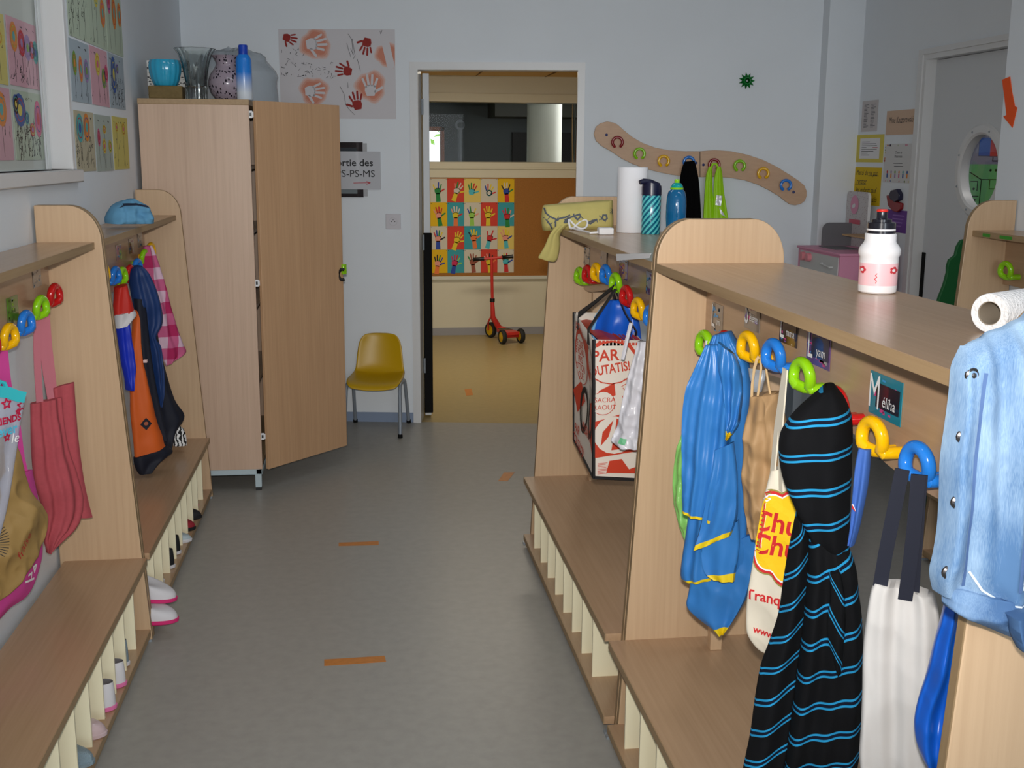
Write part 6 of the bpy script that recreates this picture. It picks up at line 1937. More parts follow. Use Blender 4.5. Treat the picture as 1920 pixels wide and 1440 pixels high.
f.stroke([(-0.15, 0.008), (-0.01, 0.01)], 0.003, INK)
tag(f.build('notice_sheet'), 'bright yellow handwritten notice behind the toy kitchen', 'notice', 'papers pinned beside the porthole door')
q = [(5.8214, 1.3055), (5.5863, 1.3108), (5.6027, 1.1909), (5.8401, 1.1808)]
f = side((q[0][0] + q[1][0]) / 2, (q[0][1] + q[2][1]) / 2, abs(q[0][0] - q[1][0]), abs(q[0][1] - q[2][1]), mat('paper_purple', (110, 66, 150), 0.75))
for k in range(4):
    f.stroke([(-0.05, 0.03 - 0.018 * k), (0.08 - 0.01 * k, 0.03 - 0.018 * k)], 0.006, mat('lilac_print', (150, 110, 186), 0.75))
tag(f.build('notice_sheet'), 'purple printed sheet low on the right wall, behind the white bottle', 'notice', 'papers pinned beside the porthole door')
# dark and red ornament above it
t = thing('wall_ornament', 'small dark blue and red cut-out ornament on the right wall above the purple sheet', 'ornament', (XD, 5.77, 1.35))
for nm, m, px in (('hull', mat('ornament_red', (140, 28, 34), 0.4), [(1664, 364), (1672, 366), (1680, 376), (1692, 380), (1691, 392), (1684, 398), (1676, 396), (1668, 386)]), ('cap', mat('ornament_navy', (30, 30, 60), 0.3), [(1671, 362), (1675, 356), (1686, 354), (1690, 364), (1690, 374), (1682, 378), (1674, 372)])):
    pass
o1 = [(5.8158, 1.3781), (5.7656, 1.3743), (5.7131, 1.3515), (5.64, 1.3435), (5.6412, 1.3137), (5.6802, 1.2955), (5.7293, 1.2987), (5.7887, 1.3236)]
o2 = [(5.7726, 1.3796), (5.7519, 1.405), (5.6869, 1.4151), (5.653, 1.389), (5.6543, 1.3592), (5.7003, 1.3466), (5.7508, 1.3583)]
B().prism(o1, lambda a, z: (XD - 0.001, a, z), lambda a, z: (XD - 0.018, a, z)).build('lower_shape', mat('ornament_red', (140, 28, 34), 0.3), t, bevel=0.004)
B().prism(o2, lambda a, z: (XD - 0.001, a, z), lambda a, z: (XD - 0.026, a, z)).build('upper_shape', mat('ornament_navy', (30, 30, 60), 0.3), t, bevel=0.004)

# orange arrow at the end of the near right wall
q = [(4.2719, 1.8685), (4.2187, 1.877), (4.1968, 1.8218), (4.1676, 1.7655), (4.1505, 1.7599), (4.1709, 1.6859), (4.2409, 1.7295), (4.2194, 1.7348), (4.2453, 1.8024)]
b = B()
b.prism(q, lambda a, z: (XR - 0.001, a, z), lambda a, z: (XR - 0.003, a, z))
tag(b.build('arrow_sign', mat('fluo_orange', (236, 84, 10), 0.6), smooth=False), 'bright orange paper arrow pointing down at the edge of the right wall', 'sign')

# ------------------------------------------------------------------ toy kitchen on its stand
t = thing('toy_kitchen', 'pink and grey toy kitchen in the right corner', 'toy kitchen', (2.6, 5.9, 0.55))
KP = mat('toy_pink', (222, 150, 180), 0.5)
KG = mat('toy_grey', (204, 204, 204), 0.5)
KD = mat('toy_dark_grey', (110, 110, 114), 0.5)
b = B().box(2.445, 2.755, 5.62, 6.19, 0.62, 1.076)
b.build('cabinet_body', KP, t, bevel=0.002)
B().box(2.437, 2.758, 5.612, 6.198, 1.076, 1.088).build('worktop', KP, t, bevel=0.002)
B().box(2.441, 2.446, 5.635, 6.15, 0.66, 1.066).build('front_panel', KG, t, smooth=False)
for y in (6.09, 6.01):
    b = B()
    rows = [[(2.441 - n, y + r * math.cos(2 * PI * k / 16), 1.037 + r * math.sin(2 * PI * k / 16)) for k in range(16)] for r, n in ((0.024, 0.0), (0.023, 0.022), (0.001, 0.022))]
    b.grid(rows, 0, close_u=True).build('knob', mat('toy_knob_pink', (226, 140, 150), 0.4), t)
b = B()
b.tube([(2.441, 5.83, 1.02), (2.425, 5.83, 1.02), (2.425, 5.70, 1.01), (2.441, 5.70, 1.01)], 0.005, 8)
b.build('oven_handle', KG, t)
B().box(2.52, 2.66, 5.86, 6.09, 1.088, 1.091).build('hob', KD, t, smooth=False)
DOT = dots_mat('dotted_white', (200, 196, 198), (150, 120, 130), 90, 0.22)
py = [(5.965, 1.088), (6.245, 1.088), (6.245, 1.36)] + arc(6.215, 1.357, 0.03, 0.03, 0, 90, 5) + arc(5.995, 1.357, 0.03, 0.03, 90, 180, 5)
B().prism(py, lambda a, z: (2.735, a, z), lambda a, z: (2.750, a, z), 0, 1).build('splashback', [DOT, PAPER], t, smooth=False)
f = Flat((2.7345, 6.135, 1.315), (0, -1, 0), (-1, 0, 0))
f.disc(0, 0, 0.052, KP, 1, n=24)
f.disc(0, -0.004, 0.012, PAPER, 3)
f.capsule((-0.02, -0.01), (-0.002, -0.005), 0.01, PAPER, 2)
f.rect(-0.06, -0.105, 0.085, -0.08, mat('toy_rose', (206, 90, 110), 0.5), 1)
f.build('toy_clock', t)
pz = [(2.565, 1.088)] + [(2.565, 1.17)] + arc(2.605, 1.175, 0.04, 0.04, 180, 90, 6) + [(2.735, 1.215), (2.735, 1.088)]
B().prism(pz, lambda a, z: (a, 6.155, z), lambda a, z: (a, 6.165, z)).build('side_guard', KD, t, smooth=False)
pz = [(2.60, 1.088)] + arc(2.64, 1.20, 0.04, 0.04, 180, 90, 6) + [(2.755, 1.24), (2.755, 1.088)]
B().prism(pz, lambda a, z: (a, 5.66, z), lambda a, z: (a, 5.67, z)).build('side_guard', KD, t, smooth=False)
B().box(2.60, 2.735, 5.67, 5.97, 1.158, 1.166).build('shelf', wood('toy_shelf_wood', (190, 150, 96), 'y'), t, smooth=False)
B().tube([(2.67, 5.74, 1.088), (2.67, 5.74, 1.14)] + [(2.67 - 0.022 + 0.022 * math.cos(a), 5.74, 1.14 + 0.022 * math.sin(a)) for a in [PI * k / 8 for k in range(1, 9)]] + [(2.626, 5.74, 1.11)], 0.008, 10).build('tap', CHROME, t)
b = B().box(2.44, 2.76, 5.615, 5.622, 0.97, 1.01)
B().box(2.62, 2.74, 5.612, 5.621, 0.99, 1.015).build('towel_slot', PAPER, t, smooth=False)
t = thing('side_table', 'low white table carrying the toy kitchen, hidden behind the right bench', 'table', (2.6, 5.9, 0))
B().box(2.42, 2.765, 5.58, 6.22, 0.585, 0.6195).build('tabletop', TRIMW, t, bevel=0.003)
for x in (2.44, 2.73):
    for y in (5.6, 6.19):
        B().box(x - 0.015, x + 0.015, y - 0.015, y + 0.015, 0, 0.585).build('leg', GREYM, t, smooth=False)

# green tree cut-out
half = [(0.0, 1.236), (0.03, 1.228), (0.045, 1.20), (0.05, 1.165), (0.075, 1.145), (0.082, 1.115), (0.08, 1.09), (0.09, 1.04), (0.108, 0.985), (0.12, 0.93), (0.13, 0.80), (0.15, 0.55), (0.16, 0.3), (0.16, 0.0)]
poly = [(2.575 - a, z) for a, z in half] + [(2.575 + a, z) for a, z in reversed(half[1:])]
t = thing('tree_board', 'dark green tree-shaped board standing behind the right wall bench', 'board', (2.575, 4.63, 0))
B().prism(poly, lambda x, z: (x, 4.62, z), lambda x, z: (x, 4.64, z)).build('tree_shape', mat('tree_green', (16, 92, 44), 0.6), t, bevel=0.004)
B().prism([(4.50, 0), (4.76, 0), (4.64, 0.22), (4.62, 0.22)], lambda a, z: (2.565, a, z), lambda a, z: (2.585, a, z)).build('stand_foot', mat('tree_green', (16, 92, 44), 0.6), t)


# ------------------------------------------------------------------ things on the right shelves
SZH = 1.3055
t = thing('water_bottle', 'white sports bottle with a pink band, black lid and red spout on the near shelf', 'bottle', (1.03, 2.18, SZH))
WPL = mat('white_bottle_plastic', (238, 236, 238), 0.3, coat=0.2)
PNK = mat('bottle_pink_band', (244, 196, 202), 0.35)
bc = (1.03, 2.18, SZH)
b = B()
prof = [(0.0335, 0), (0.037, 0.003), (0.0375, 0.012), (0.0375, 0.016), (0.0377, 0.060), (0.0377, 0.062), (0.0377, 0.072), (0.0405, 0.077), (0.0405, 0.086), (0.037, 0.093), (0.032, 0.099), (0.0305, 0.104), (0.0305, 0.116), (0.029, 0.118), (0.0, 0.118)]
b.lathe(prof, bc, 48, mats=[0, 0, 0, 1, 0, 0, 0, 0, 0, 0, 0, 0, 0, 0])
b.build('bottle_body', [WPL, PNK], t)
LID = mat('bottle_lid_black', (22, 20, 30), 0.2, coat=0.3)
b = B()
b.lathe([(0.0275, 0.118), (0.0275, 0.1225), (0.0268, 0.1225), (0.0268, 0.124)], bc, 40)
b.lathe([(0.026, 0.127), (0.027, 0.128), (0.027, 0.139), (0.026, 0.140), (0.0195, 0.1405), (0.0195, 0.1455), (0.0115, 0.147), (0.0105, 0.149), (0.0105, 0.160), (0.0, 0.160)], bc, 40)
b.build('lid', LID, t)
B().lathe([(0.0275, 0.1235), (0.0282, 0.125), (0.0275, 0.127)], bc, 40).build('lid_ring', WPL, t)
B().lathe([(0.0105, 0.160), (0.0112, 0.161), (0.0112, 0.164), (0.009, 0.1655), (0.0, 0.1655)], bc, 24).build('spout', mat('spout_red', (214, 48, 40), 0.35), t)
f = Flat((1.03, 2.18, SZH), (math.cos(-0.44), math.sin(-0.44), 0), (math.sin(-0.44), -math.cos(-0.44), 0))
RI = mat('band_red_ink', (206, 60, 70), 0.5)
f.stroke([(-0.004, 0.022), (-0.002, 0.026), (-0.006, 0.030), (-0.002, 0.034), (-0.005, 0.037), (-0.002, 0.041)], 0.0015, RI)
for px in (-0.031, 0.029):
    for a in range(5):
        f.disc(px + 0.0045 * math.cos(a * 1.257), 0.047 + 0.0045 * math.sin(a * 1.257), 0.0032, RI, 1, n=10)
    f.disc(px, 0.047, 0.003, WPL, 2, n=10)
f.build('band_print', t, wrap=bpy.data.objects['bottle_body'], off=0.0004, label='small red print')

t = thing('paper_roll', 'roll of white paper lying on the near right shelf beside the denim jacket', 'paper roll', (1.02, 1.6, SZH))
c0 = Vector((0.9607, 1.6421, 1.336))
RC = Vector((c0.x, c0.y, SZH + 0.031))
d = Vector((0.84, 0.54, 0)).normalized()
side_ = Vector((-d.y, d.x, 0))
b = B()
n = 48
rows = []
for r, l in ((0.0185, 0.22), (0.0185, 0.0), (0.0295, 0.0), (0.0305, 0.0015), (0.0305, 0.2185), (0.0295, 0.22), (0.0185, 0.22)):
    rows.append([RC + d * l + side_ * r * math.cos(2 * PI * k / n) + Vector((0, 0, r * math.sin(2 * PI * k / n))) for k in range(n)])
b.grid(rows[1:], 0, close_u=True)
b.build('paper', mat('embossed_tissue', (232, 232, 234), 0.85, bump=0.5, bscale=160), t)
b = B()
b.grid([[RC + d * l + side_ * r * math.cos(2 * PI * k / n) + Vector((0, 0, r * math.sin(2 * PI * k / n))) for k in range(n)] for r, l in ((0.0185, 0.001), (0.0172, 0.001), (0.0172, 0.219), (0.0185, 0.219), (0.0185, 0.001))], 0, close_u=True)
b.build('core', mat('cardboard_core', (150, 138, 122), 0.8), t, label='grey cardboard core')

tag(B().lathe([(0.052, 0), (0.053, 0.002), (0.053, 0.226), (0.052, 0.228), (0.018, 0.228), (0.018, 0.05), (0.0, 0.05)], (0.965, 4.03, SZH), 48).build('paper_towel', mat('smooth_paper_roll', (226, 226, 230), 0.8)), 'white paper towel roll standing on the far right shelf', 'paper roll')
t = thing('drink_bottle', 'teal striped bottle with a navy flip lid on the far right shelf', 'bottle', (1.012, 3.94, SZH))
bc = (1.012, 3.94, SZH)
TEAL = mat('striped_teal', (0, 110, 130), 0.15, coat=0.5)
nt = TEAL.node_tree
_tc = nt.nodes.new('ShaderNodeTexCoord')
_sp = nt.nodes.new('ShaderNodeSeparateXYZ')
nt.links.new(_tc.outputs['Object'], _sp.inputs[0])
_an = mth(nt, 'MULTIPLY', mth(nt, 'ARCTAN2', _sp.outputs[1], _sp.outputs[0]), 0.034)
_ph = mth(nt, 'FRACT', mth(nt, 'MULTIPLY', mth(nt, 'SUBTRACT', _sp.outputs[2], mth(nt, 'MULTIPLY', _an, 1.1)), 46.0))
nt.links.new(mixc(nt, mth(nt, 'GREATER_THAN', _ph, 0.5), lin((0, 92, 120)), lin((90, 196, 200))), nt.nodes['Principled BSDF'].inputs['Base Color'])
B().lathe([(0.033, 0), (0.034, 0.002), (0.034, 0.132), (0.033, 0.134), (0.0, 0.134)], bc, 40).build('bottle_body', TEAL, t)
NV = mat('lid_navy', (22, 24, 52), 0.3)
b = B()
b.lathe([(0.0345, 0.133), (0.0345, 0.156), (0.033, 0.162)], bc, 40)
for v in b.v[-40:]:
    v.z += 0.5 * (bc[0] - v.x) * 0.5 + 0.012
b.build('lid', NV, t)
b = B()
b.tube([(bc[0] + 0.025, bc[1], SZH + 0.166), (bc[0] - 0.01, bc[1] - 0.01, SZH + 0.178), (bc[0] - 0.034, bc[1] - 0.015, SZH + 0.181), (bc[0] - 0.048, bc[1] - 0.018, SZH + 0.178)], [0.010, 0.011, 0.010, 0.007], 10)
b.build('spout', NV, t)
t = thing('drink_bottle', 'translucent blue bottle with a green spout on the far right shelf', 'bottle', (1.082, 3.87, SZH))
bc = (1.082, 3.87, SZH)
B().lathe([(0.030, 0), (0.033, 0.003), (0.0325, 0.03), (0.0345, 0.06), (0.0345, 0.10), (0.033, 0.13), (0.028, 0.148), (0.022, 0.155), (0.0, 0.155)], bc, 40).build('bottle_body', mat('blue_tinted_plastic', (10, 112, 170), 0.08, trans=0.35, coat=0.5), t)
B().lathe([(0.0215, 0.155), (0.0225, 0.157), (0.0225, 0.161), (0.021, 0.162)], bc, 32).build('collar', GREENP, t)
B().lathe([(0.0212, 0.162), (0.020, 0.168), (0.014, 0.176), (0.0085, 0.178), (0.0, 0.178)], bc, 32).build('cap', mat('cap_teal', (0, 150, 150), 0.2), t)
B().lathe([(0.0085, 0.178), (0.009, 0.181), (0.009, 0.188), (0.007, 0.190), (0.0, 0.190)], bc, 24).build('spout', GREENP, t)

# cable and plug
t = thing('charger', 'white charging adapter with a coiled cable on the far right shelf', 'charger', (0.83, 3.95, SZH))
WC = mat('white_cable', (226, 226, 228), 0.4)
x0, y0 = 0.8441, 3.9069
B().obox((x0, y0), (1, 0), (0, 1), 0.026, 0.02, SZH, SZH + 0.024).build('adapter', WC, t, bevel=0.004)
x1, y1 = 0.811, 4.1712
b = B()
pts = [(x0 - 0.02, y0, SZH + 0.008), (x0 - 0.05, y0 + 0.01, SZH + 0.005), (x1 - 0.03, y1 - 0.03, SZH + 0.005), (x1 - 0.045, y1 - 0.01, SZH + 0.008)]
for k in range(40):
    a = 2 * PI * k / 20 + 2.6
    rr = 0.022 + 0.002 * math.sin(k)
    pts.append((x1 - 0.022 + 0.045 * math.cos(a) * (0.55 + 0.45 * math.cos(a * 0.5) ** 2), y1 + 0.02 * math.sin(2 * a) * 0.6, SZH + 0.020 + 0.016 * math.sin(2 * a + 0.4)))
b.tube(pts, 0.0038, 8)
b.build('cable', WC, t)

# paper strip on the shelf edge
f = Flat((0.7435, 3.01, 1.279), (0, -1, 0), (-1, 0, 0), 0.23, 0.035, PAPER, thick=0.0008)
b = B()
q = [(3.2747, 1.2924), (3.2656, 1.2731), (2.8895, 1.3137), (2.8692, 1.3277)]
b.prism([(y, z) for y, z in q], lambda a, z: (0.7415, a, z), lambda a, z: (0.7405, a, z))
tag(b.build('paper_strip', PAPER, smooth=False), 'blank white paper strip taped along the far right shelf edge', 'paper')

# yellow sweater lying over the far end of the far right bench
t = thing('sweater', 'pale yellow sweater with a grey print lying over the far right shelf end', 'sweater', (0.83, 4.3, SZH))
YS = mat('pale_yellow_jersey', (190, 178, 108), 0.85, var=0.03, vscale=30)
sw = puff('sweater_body', [(-0.1599, 1.3886, 0.1, 1.4094), (-0.1637, 1.3689, 0.1006, 1.3819), (-0.1654, 1.3414, 0.1034, 1.3465), (-0.1631, 1.3138, 0.104, 1.3189), (-0.1589, 1.298, 0.1044, 1.3011)], (0.84, 4.24), -6, YS, t, [0.02, 0.05, 0.06, 0.055, 0.03], [0.10, 0.16, 0.18, 0.18, 0.17], [(0.004, 2.2, 0.1, 0.2)], crumple=0.010, ck=18, seed=95, power=4, top_gather=1)
puff('sleeve', [(-0.0022, 1.3158, 0.0562, 1.3253), (-0.0229, 1.2838, 0.0171, 1.289), (-0.0414, 1.2437, 0.0156, 1.2496), (-0.0561, 1.2194, 0.0119, 1.2159), (-0.0666, 1.2031, 0.0059, 1.1939), (-0.0665, 1.1971, -0.0046, 1.1836)], (0.725, 4.22), -30, YS, t, [0.02, 0.022, 0.022, 0.022, 0.02, 0.018], 0.016, [(0.003, 1.5, 0.1, 0.2)], crumple=0.004, seed=97, top_gather=1)
f = Flat((0.84, 4.24, 0), (math.cos(math.radians(-6)), math.sin(math.radians(-6)), 0), (math.sin(math.radians(-6)), -math.cos(math.radians(-6)), 0))
GI = mat('print_grey', (84, 90, 100), 0.8)
rnd = random.Random(17)
for P in ([(-0.1559, 1.3807), (-0.1517, 1.365), (-0.1357, 1.3514), (-0.1117, 1.3416)], [(-0.1153, 1.312), (-0.1156, 1.3377), (-0.0998, 1.3456), (-0.08, 1.3496), (-0.0642, 1.3576)], [(-0.0836, 1.3299), (-0.0719, 1.3457), (-0.0522, 1.3537), (-0.0284, 1.3617), (-0.0243, 1.3538), (-0.036, 1.3419), (-0.0482, 1.3537)], [(0.004, 1.3303), (0.0198, 1.3383), (0.0357, 1.3423), (0.0121, 1.3264)], [(0.0555, 1.3463), (0.0593, 1.3581), (0.0712, 1.3582), (0.0735, 1.3464), (0.0657, 1.3385), (0.0555, 1.3463)], [(0.089, 1.3661), (0.0988, 1.374), (0.0971, 1.3622)], [(-0.1474, 1.3375), (-0.1353, 1.3218), (-0.1271, 1.306)]):
    f.stroke(P, 0.006, GI)
    for k in range(5):
        i = rnd.randrange(len(P))
        f.stroke([P[i], (P[i][0] + rnd.uniform(-0.012, 0.012), P[i][1] + rnd.uniform(-0.01, 0.01))], 0.003, GI)
f.poly([(-0.0838, 1.3417), (-0.0641, 1.3517), (-0.0638, 1.332), (-0.0796, 1.326)], GI)
f.build('print', t, wrap=sw, label='grey line print')

# folded light blue cloth on the far left shelf
t = thing('folded_cloth', 'crumpled light blue cloth pouch with dark piping on the far left shelf', 'cloth', (-0.87, 4.25, SZH))
BLC = mat('light_blue_cotton', (92, 148, 184), 0.85, var=0.05, vscale=25)
fc = puff('cloth_body', [(0.0143, 1.3992, 0.0584, 1.4099), (-0.0178, 1.3866, 0.0931, 1.386), (-0.0347, 1.366, 0.112, 1.3642), (-0.0439, 1.3434, 0.1227, 1.3386), (-0.0433, 1.3224, 0.1216, 1.3191)], (-0.862, 4.35), 32, BLC, t, [0.02, 0.05, 0.07, 0.08, 0.07], [0.02, 0.03, 0.04, 0.045, 0.045], [(0.004, 2.2, 0.1, 0.3)], crumple=0.030, ck=30, seed=99, power=3, top_gather=1, nu=44, sub=9)
f = Flat((-0.862, 4.35, 0), (math.cos(math.radians(32)), math.sin(math.radians(32)), 0), (math.sin(math.radians(32)), -math.cos(math.radians(32)), 0))
f.stroke([(-0.0161, 1.3827), (0.0078, 1.3898), (0.0474, 1.3909), (0.0927, 1.3802)], 0.008, mat('navy_piping', (24, 36, 60), 0.7))
f.build('piping', t, wrap=fc, label='dark blue piping')

# ------------------------------------------------------------------ yellow chair
t = thing('school_chair', 'small yellow plastic school chair with grey legs against the rear wall', 'chair', (0.087, 6.556, 0))
cc = Vector((0.087, 6.556, 0))


def ch(a, d_, z):
    """a right, d_ towards the camera from the chair centre"""
    return cc + WU * a + WN * d_ + Vector((0, 0, z))


YC = mat('chair_yellow', (196, 156, 6), 0.38)
prof = [(-0.178, 0.545), (-0.172, 0.50), (-0.160, 0.43), (-0.150, 0.37), (-0.140, 0.335), (-0.115, 0.312), (-0.06, 0.303), (0.02, 0.302), (0.09, 0.300), (0.135, 0.292), (0.158, 0.278), (0.165, 0.262)]
wid = [0.096, 0.125, 0.134, 0.139, 0.144, 0.150, 0.156, 0.160, 0.160, 0.155, 0.144, 0.125]
rows = []
for i, ((d_, z), w_) in enumerate(zip(prof, wid)):
    row = []
    for k in range(13):
        s = -1 + 2 * k / 12
        lift = (0.014 * s * s if i > 4 else 0.0)
        fw = (0.024 * s * s if i <= 4 else 0.0)
        row.append(ch(s * w_, d_ + fw, z + lift - (0.010 * s ** 4 if i == 0 else 0)))
    rows.append(row)
B().grid(rows).build('seat_shell', YC, t, solid=0.008, subsurf=1)
for sgn in (-1, 1):
    pts = [ch(0.158 * sgn, 0.195, 0.008), ch(0.155 * sgn, 0.165, 0.20), ch(0.153 * sgn, 0.152, 0.262), ch(0.151 * sgn, 0.135, 0.284), ch(0.150 * sgn, 0.11, 0.292), ch(0.150 * sgn, 0.02, 0.293), ch(0.150 * sgn, -0.04, 0.290), ch(0.151 * sgn, -0.075, 0.276), ch(0.153 * sgn, -0.09, 0.25), ch(0.160 * sgn, -0.178, 0.008)]
    lg = B().tube(pts, 0.0105, 12).build('leg', mat('chair_grey_steel', (140, 148, 158), 0.4, metal=0.2), t)
    b = B()
    for p in (pts[0], pts[-1]):
        b.lathe([(0.0135, -0.008), (0.0135, 0.008), (0.011, 0.014)], tuple(p), 12)
    b.build('rubber_foot', RUBBER, lg)

# ------------------------------------------------------------------ scooter in the far room
t = thing('scooter', 'red three-wheeled children scooter with yellow wheels in the far room', 'scooter', (1.25, 9.7, 0))
RR = mat('scooter_red', (206, 52, 44), 0.4)
YW = mat('wheel_yellow', (224, 178, 10), 0.45)
TY = mat('scooter_tyre', (34, 36, 34), 0.7)


def wheel(c, ax, r, w_):
    ax = Vector(ax).normalized()
    e1 = ax.cross(Vector((0, 0, 1))).normalized()
    e2 = Vector((0, 0, 1))
    n = 28
    rows = lambda P: [[Vector(c) + ax * l + e1 * q * math.cos(2 * PI * k / n) + e2 * q * math.sin(2 * PI * k / n) for k in range(n)] for q, l in P]
    wo = B().grid(rows([(0.001, -w_ * 0.55), (r * 0.25, -w_ * 0.55), (r * 0.5, -w_ * 0.35), (r * 0.72, -w_ * 0.4), (r * 0.72, w_ * 0.4), (r * 0.5, w_ * 0.35), (r * 0.25, w_ * 0.55), (0.001, w_ * 0.55)]), 0, close_u=True).build('wheel', YW, t)
    B().grid(rows([(r * 0.70, -w_ * 0.5), (r * 0.9, -w_ * 0.55), (r, -w_ * 0.3), (r, w_ * 0.3), (r * 0.9, w_ * 0.55), (r * 0.70, w_ * 0.5), (r * 0.70, -w_ * 0.5)]), 0, close_u=True).build('tyre', TY, wo)


axd = Vector((1, 0.30, 0)).normalized()
fdir = Vector((-0.29, 0.957, 0)).normalized()
rc = Vector((1.275, 9.58, 0.062))
wheel(rc - axd * 0.085, axd, 0.062, 0.034)
wheel(rc + axd * 0.085, axd, 0.062, 0.034)
fw = Vector((1.135, 9.93, 0.068))
wheel(fw, Vector((0.75, 0.45, 0)), 0.068, 0.034)
B().tube([rc - axd * 0.072, rc + axd * 0.072], 0.011, 10).build('axle', RR, t)
B().box(0, 0, 0, 0, 0, 0)
b = B()
dk = [(rc - fdir * 0.03, 0.06), (rc + fdir * 0.10, 0.062), (rc + fdir * 0.20, 0.05), (rc + fdir * 0.27, 0.022)]
rows = []
for p, hw in dk:
    sd = Vector((fdir.y, -fdir.x, 0))
    z0 = 0.075 if hw > 0.03 else 0.09
    rows.append([Vector((p.x, p.y, z0)) - sd * hw, Vector((p.x, p.y, z0)) + sd * hw, Vector((p.x, p.y, z0 + 0.028)) + sd * hw, Vector((p.x, p.y, z0 + 0.028)) - sd * hw])
b.grid(rows, 0, close_u=True)
k = len(b.v) - 16
b.f += [[k, k + 1, k + 2, k + 3], [k + 12, k + 13, k + 14, k + 15]]
b.m += [0, 0]
b.build('deck', RR, t, bevel=0.004)
b = B()
rows = []
for p, hw in dk[1:3]:
    sd = Vector((fdir.y, -fdir.x, 0))
    rows.append([Vector((p.x, p.y, 0.104)) - sd * hw * 0.9, Vector((p.x, p.y, 0.104)) + sd * hw * 0.9])
b.grid(rows).build('grip_mat', mat('grip_brown', (104, 86, 64), 0.9), t, solid=0.002)
hb = Vector((1.135, 9.82, 0))
dk_end = dk[-1][0]
B().tube([Vector((dk_end.x, dk_end.y, 0.10)), Vector((hb.x + 0.005, hb.y - 0.015, 0.20)), Vector((hb.x, hb.y - 0.01, 0.34))], [0.026, 0.022, 0.017], 12).build('neck', RR, t)
B().tube([(hb.x, hb.y - 0.01, 0.33), (hb.x, hb.y - 0.01, 0.36)], 0.022, 12).build('clamp', BLACK, t)
B().tube([(hb.x, hb.y - 0.01, 0.36), (hb.x - 0.01, hb.y - 0.03, 0.71)], 0.0125, 12).build('steering_post', RR, t)
for sg in (-1, 1):
    o_ = Vector((0.026 * sg * 0.9, 0.014 * sg, 0))
    B().tube([fw + o_, fw + o_ + Vector((0, 0, 0.07)), Vector((hb.x, hb.y, 0.165)) + o_ * 0.6 + Vector((-0.01, 0.03, 0)), Vector((hb.x, hb.y, 0.215))], 0.008, 8).build('fork', RR, t)
yb = hb.y - 0.03
B().tube([(0.99, yb + 0.0, 0.700), (1.06, yb, 0.705), (hb.x - 0.01, yb, 0.708), (1.21, yb - 0.01, 0.716), (1.29, yb - 0.01, 0.722)], 0.011, 10).build('handlebar', RR, t)
for a_, c_ in (((0.965, yb + 0.0, 0.698), (1.06, yb, 0.705)), ((1.215, yb - 0.01, 0.716), (1.31, yb - 0.01, 0.724))):
    va, vc = Vector(a_), Vector(c_)
    B().tube([va.lerp(vc, s) for s in (0, 0.06, 0.12, 0.85, 0.92, 1.0)], [0.019, 0.019, 0.0155, 0.0155, 0.018, 0.018], 12).build('grip', BLACK, t)

# ------------------------------------------------------------------ tape on the floor
OT = mat('orange_floor_tape', (194, 122, 50), 0.5, var=0.08, vscale=60)
for lab, pts in (('orange tape strip on the floor nearest the camera', [(-0.1351, 3.443), (0.055, 3.4481), (0.059, 3.404), (-0.1338, 3.396)]),
                 ('orange tape strip on the floor, second from the camera', [(-0.1072, 4.5658), (0.0568, 4.567), (0.0559, 4.5203), (-0.1066, 4.5259)]),
                 ('slanted orange tape strip on the floor beside the far right bench', [(0.7042, 5.5542), (0.7578, 5.5482), (0.7032, 5.3983), (0.6562, 5.4035)]),
                 ('small orange tape square on the far room floor', [(0.6976, 7.6721), (0.7466, 7.6854), (0.7364, 7.4707), (0.6888, 7.4582)])):
    b = B().prism([tuple(p) for p in pts], lambda x, y: (x, y, 0.0003), lambda x, y: (x, y, 0.0011))
    tag(b.build('floor_tape', OT, smooth=False), lab, 'tape', 'orange tape strips on the floor')

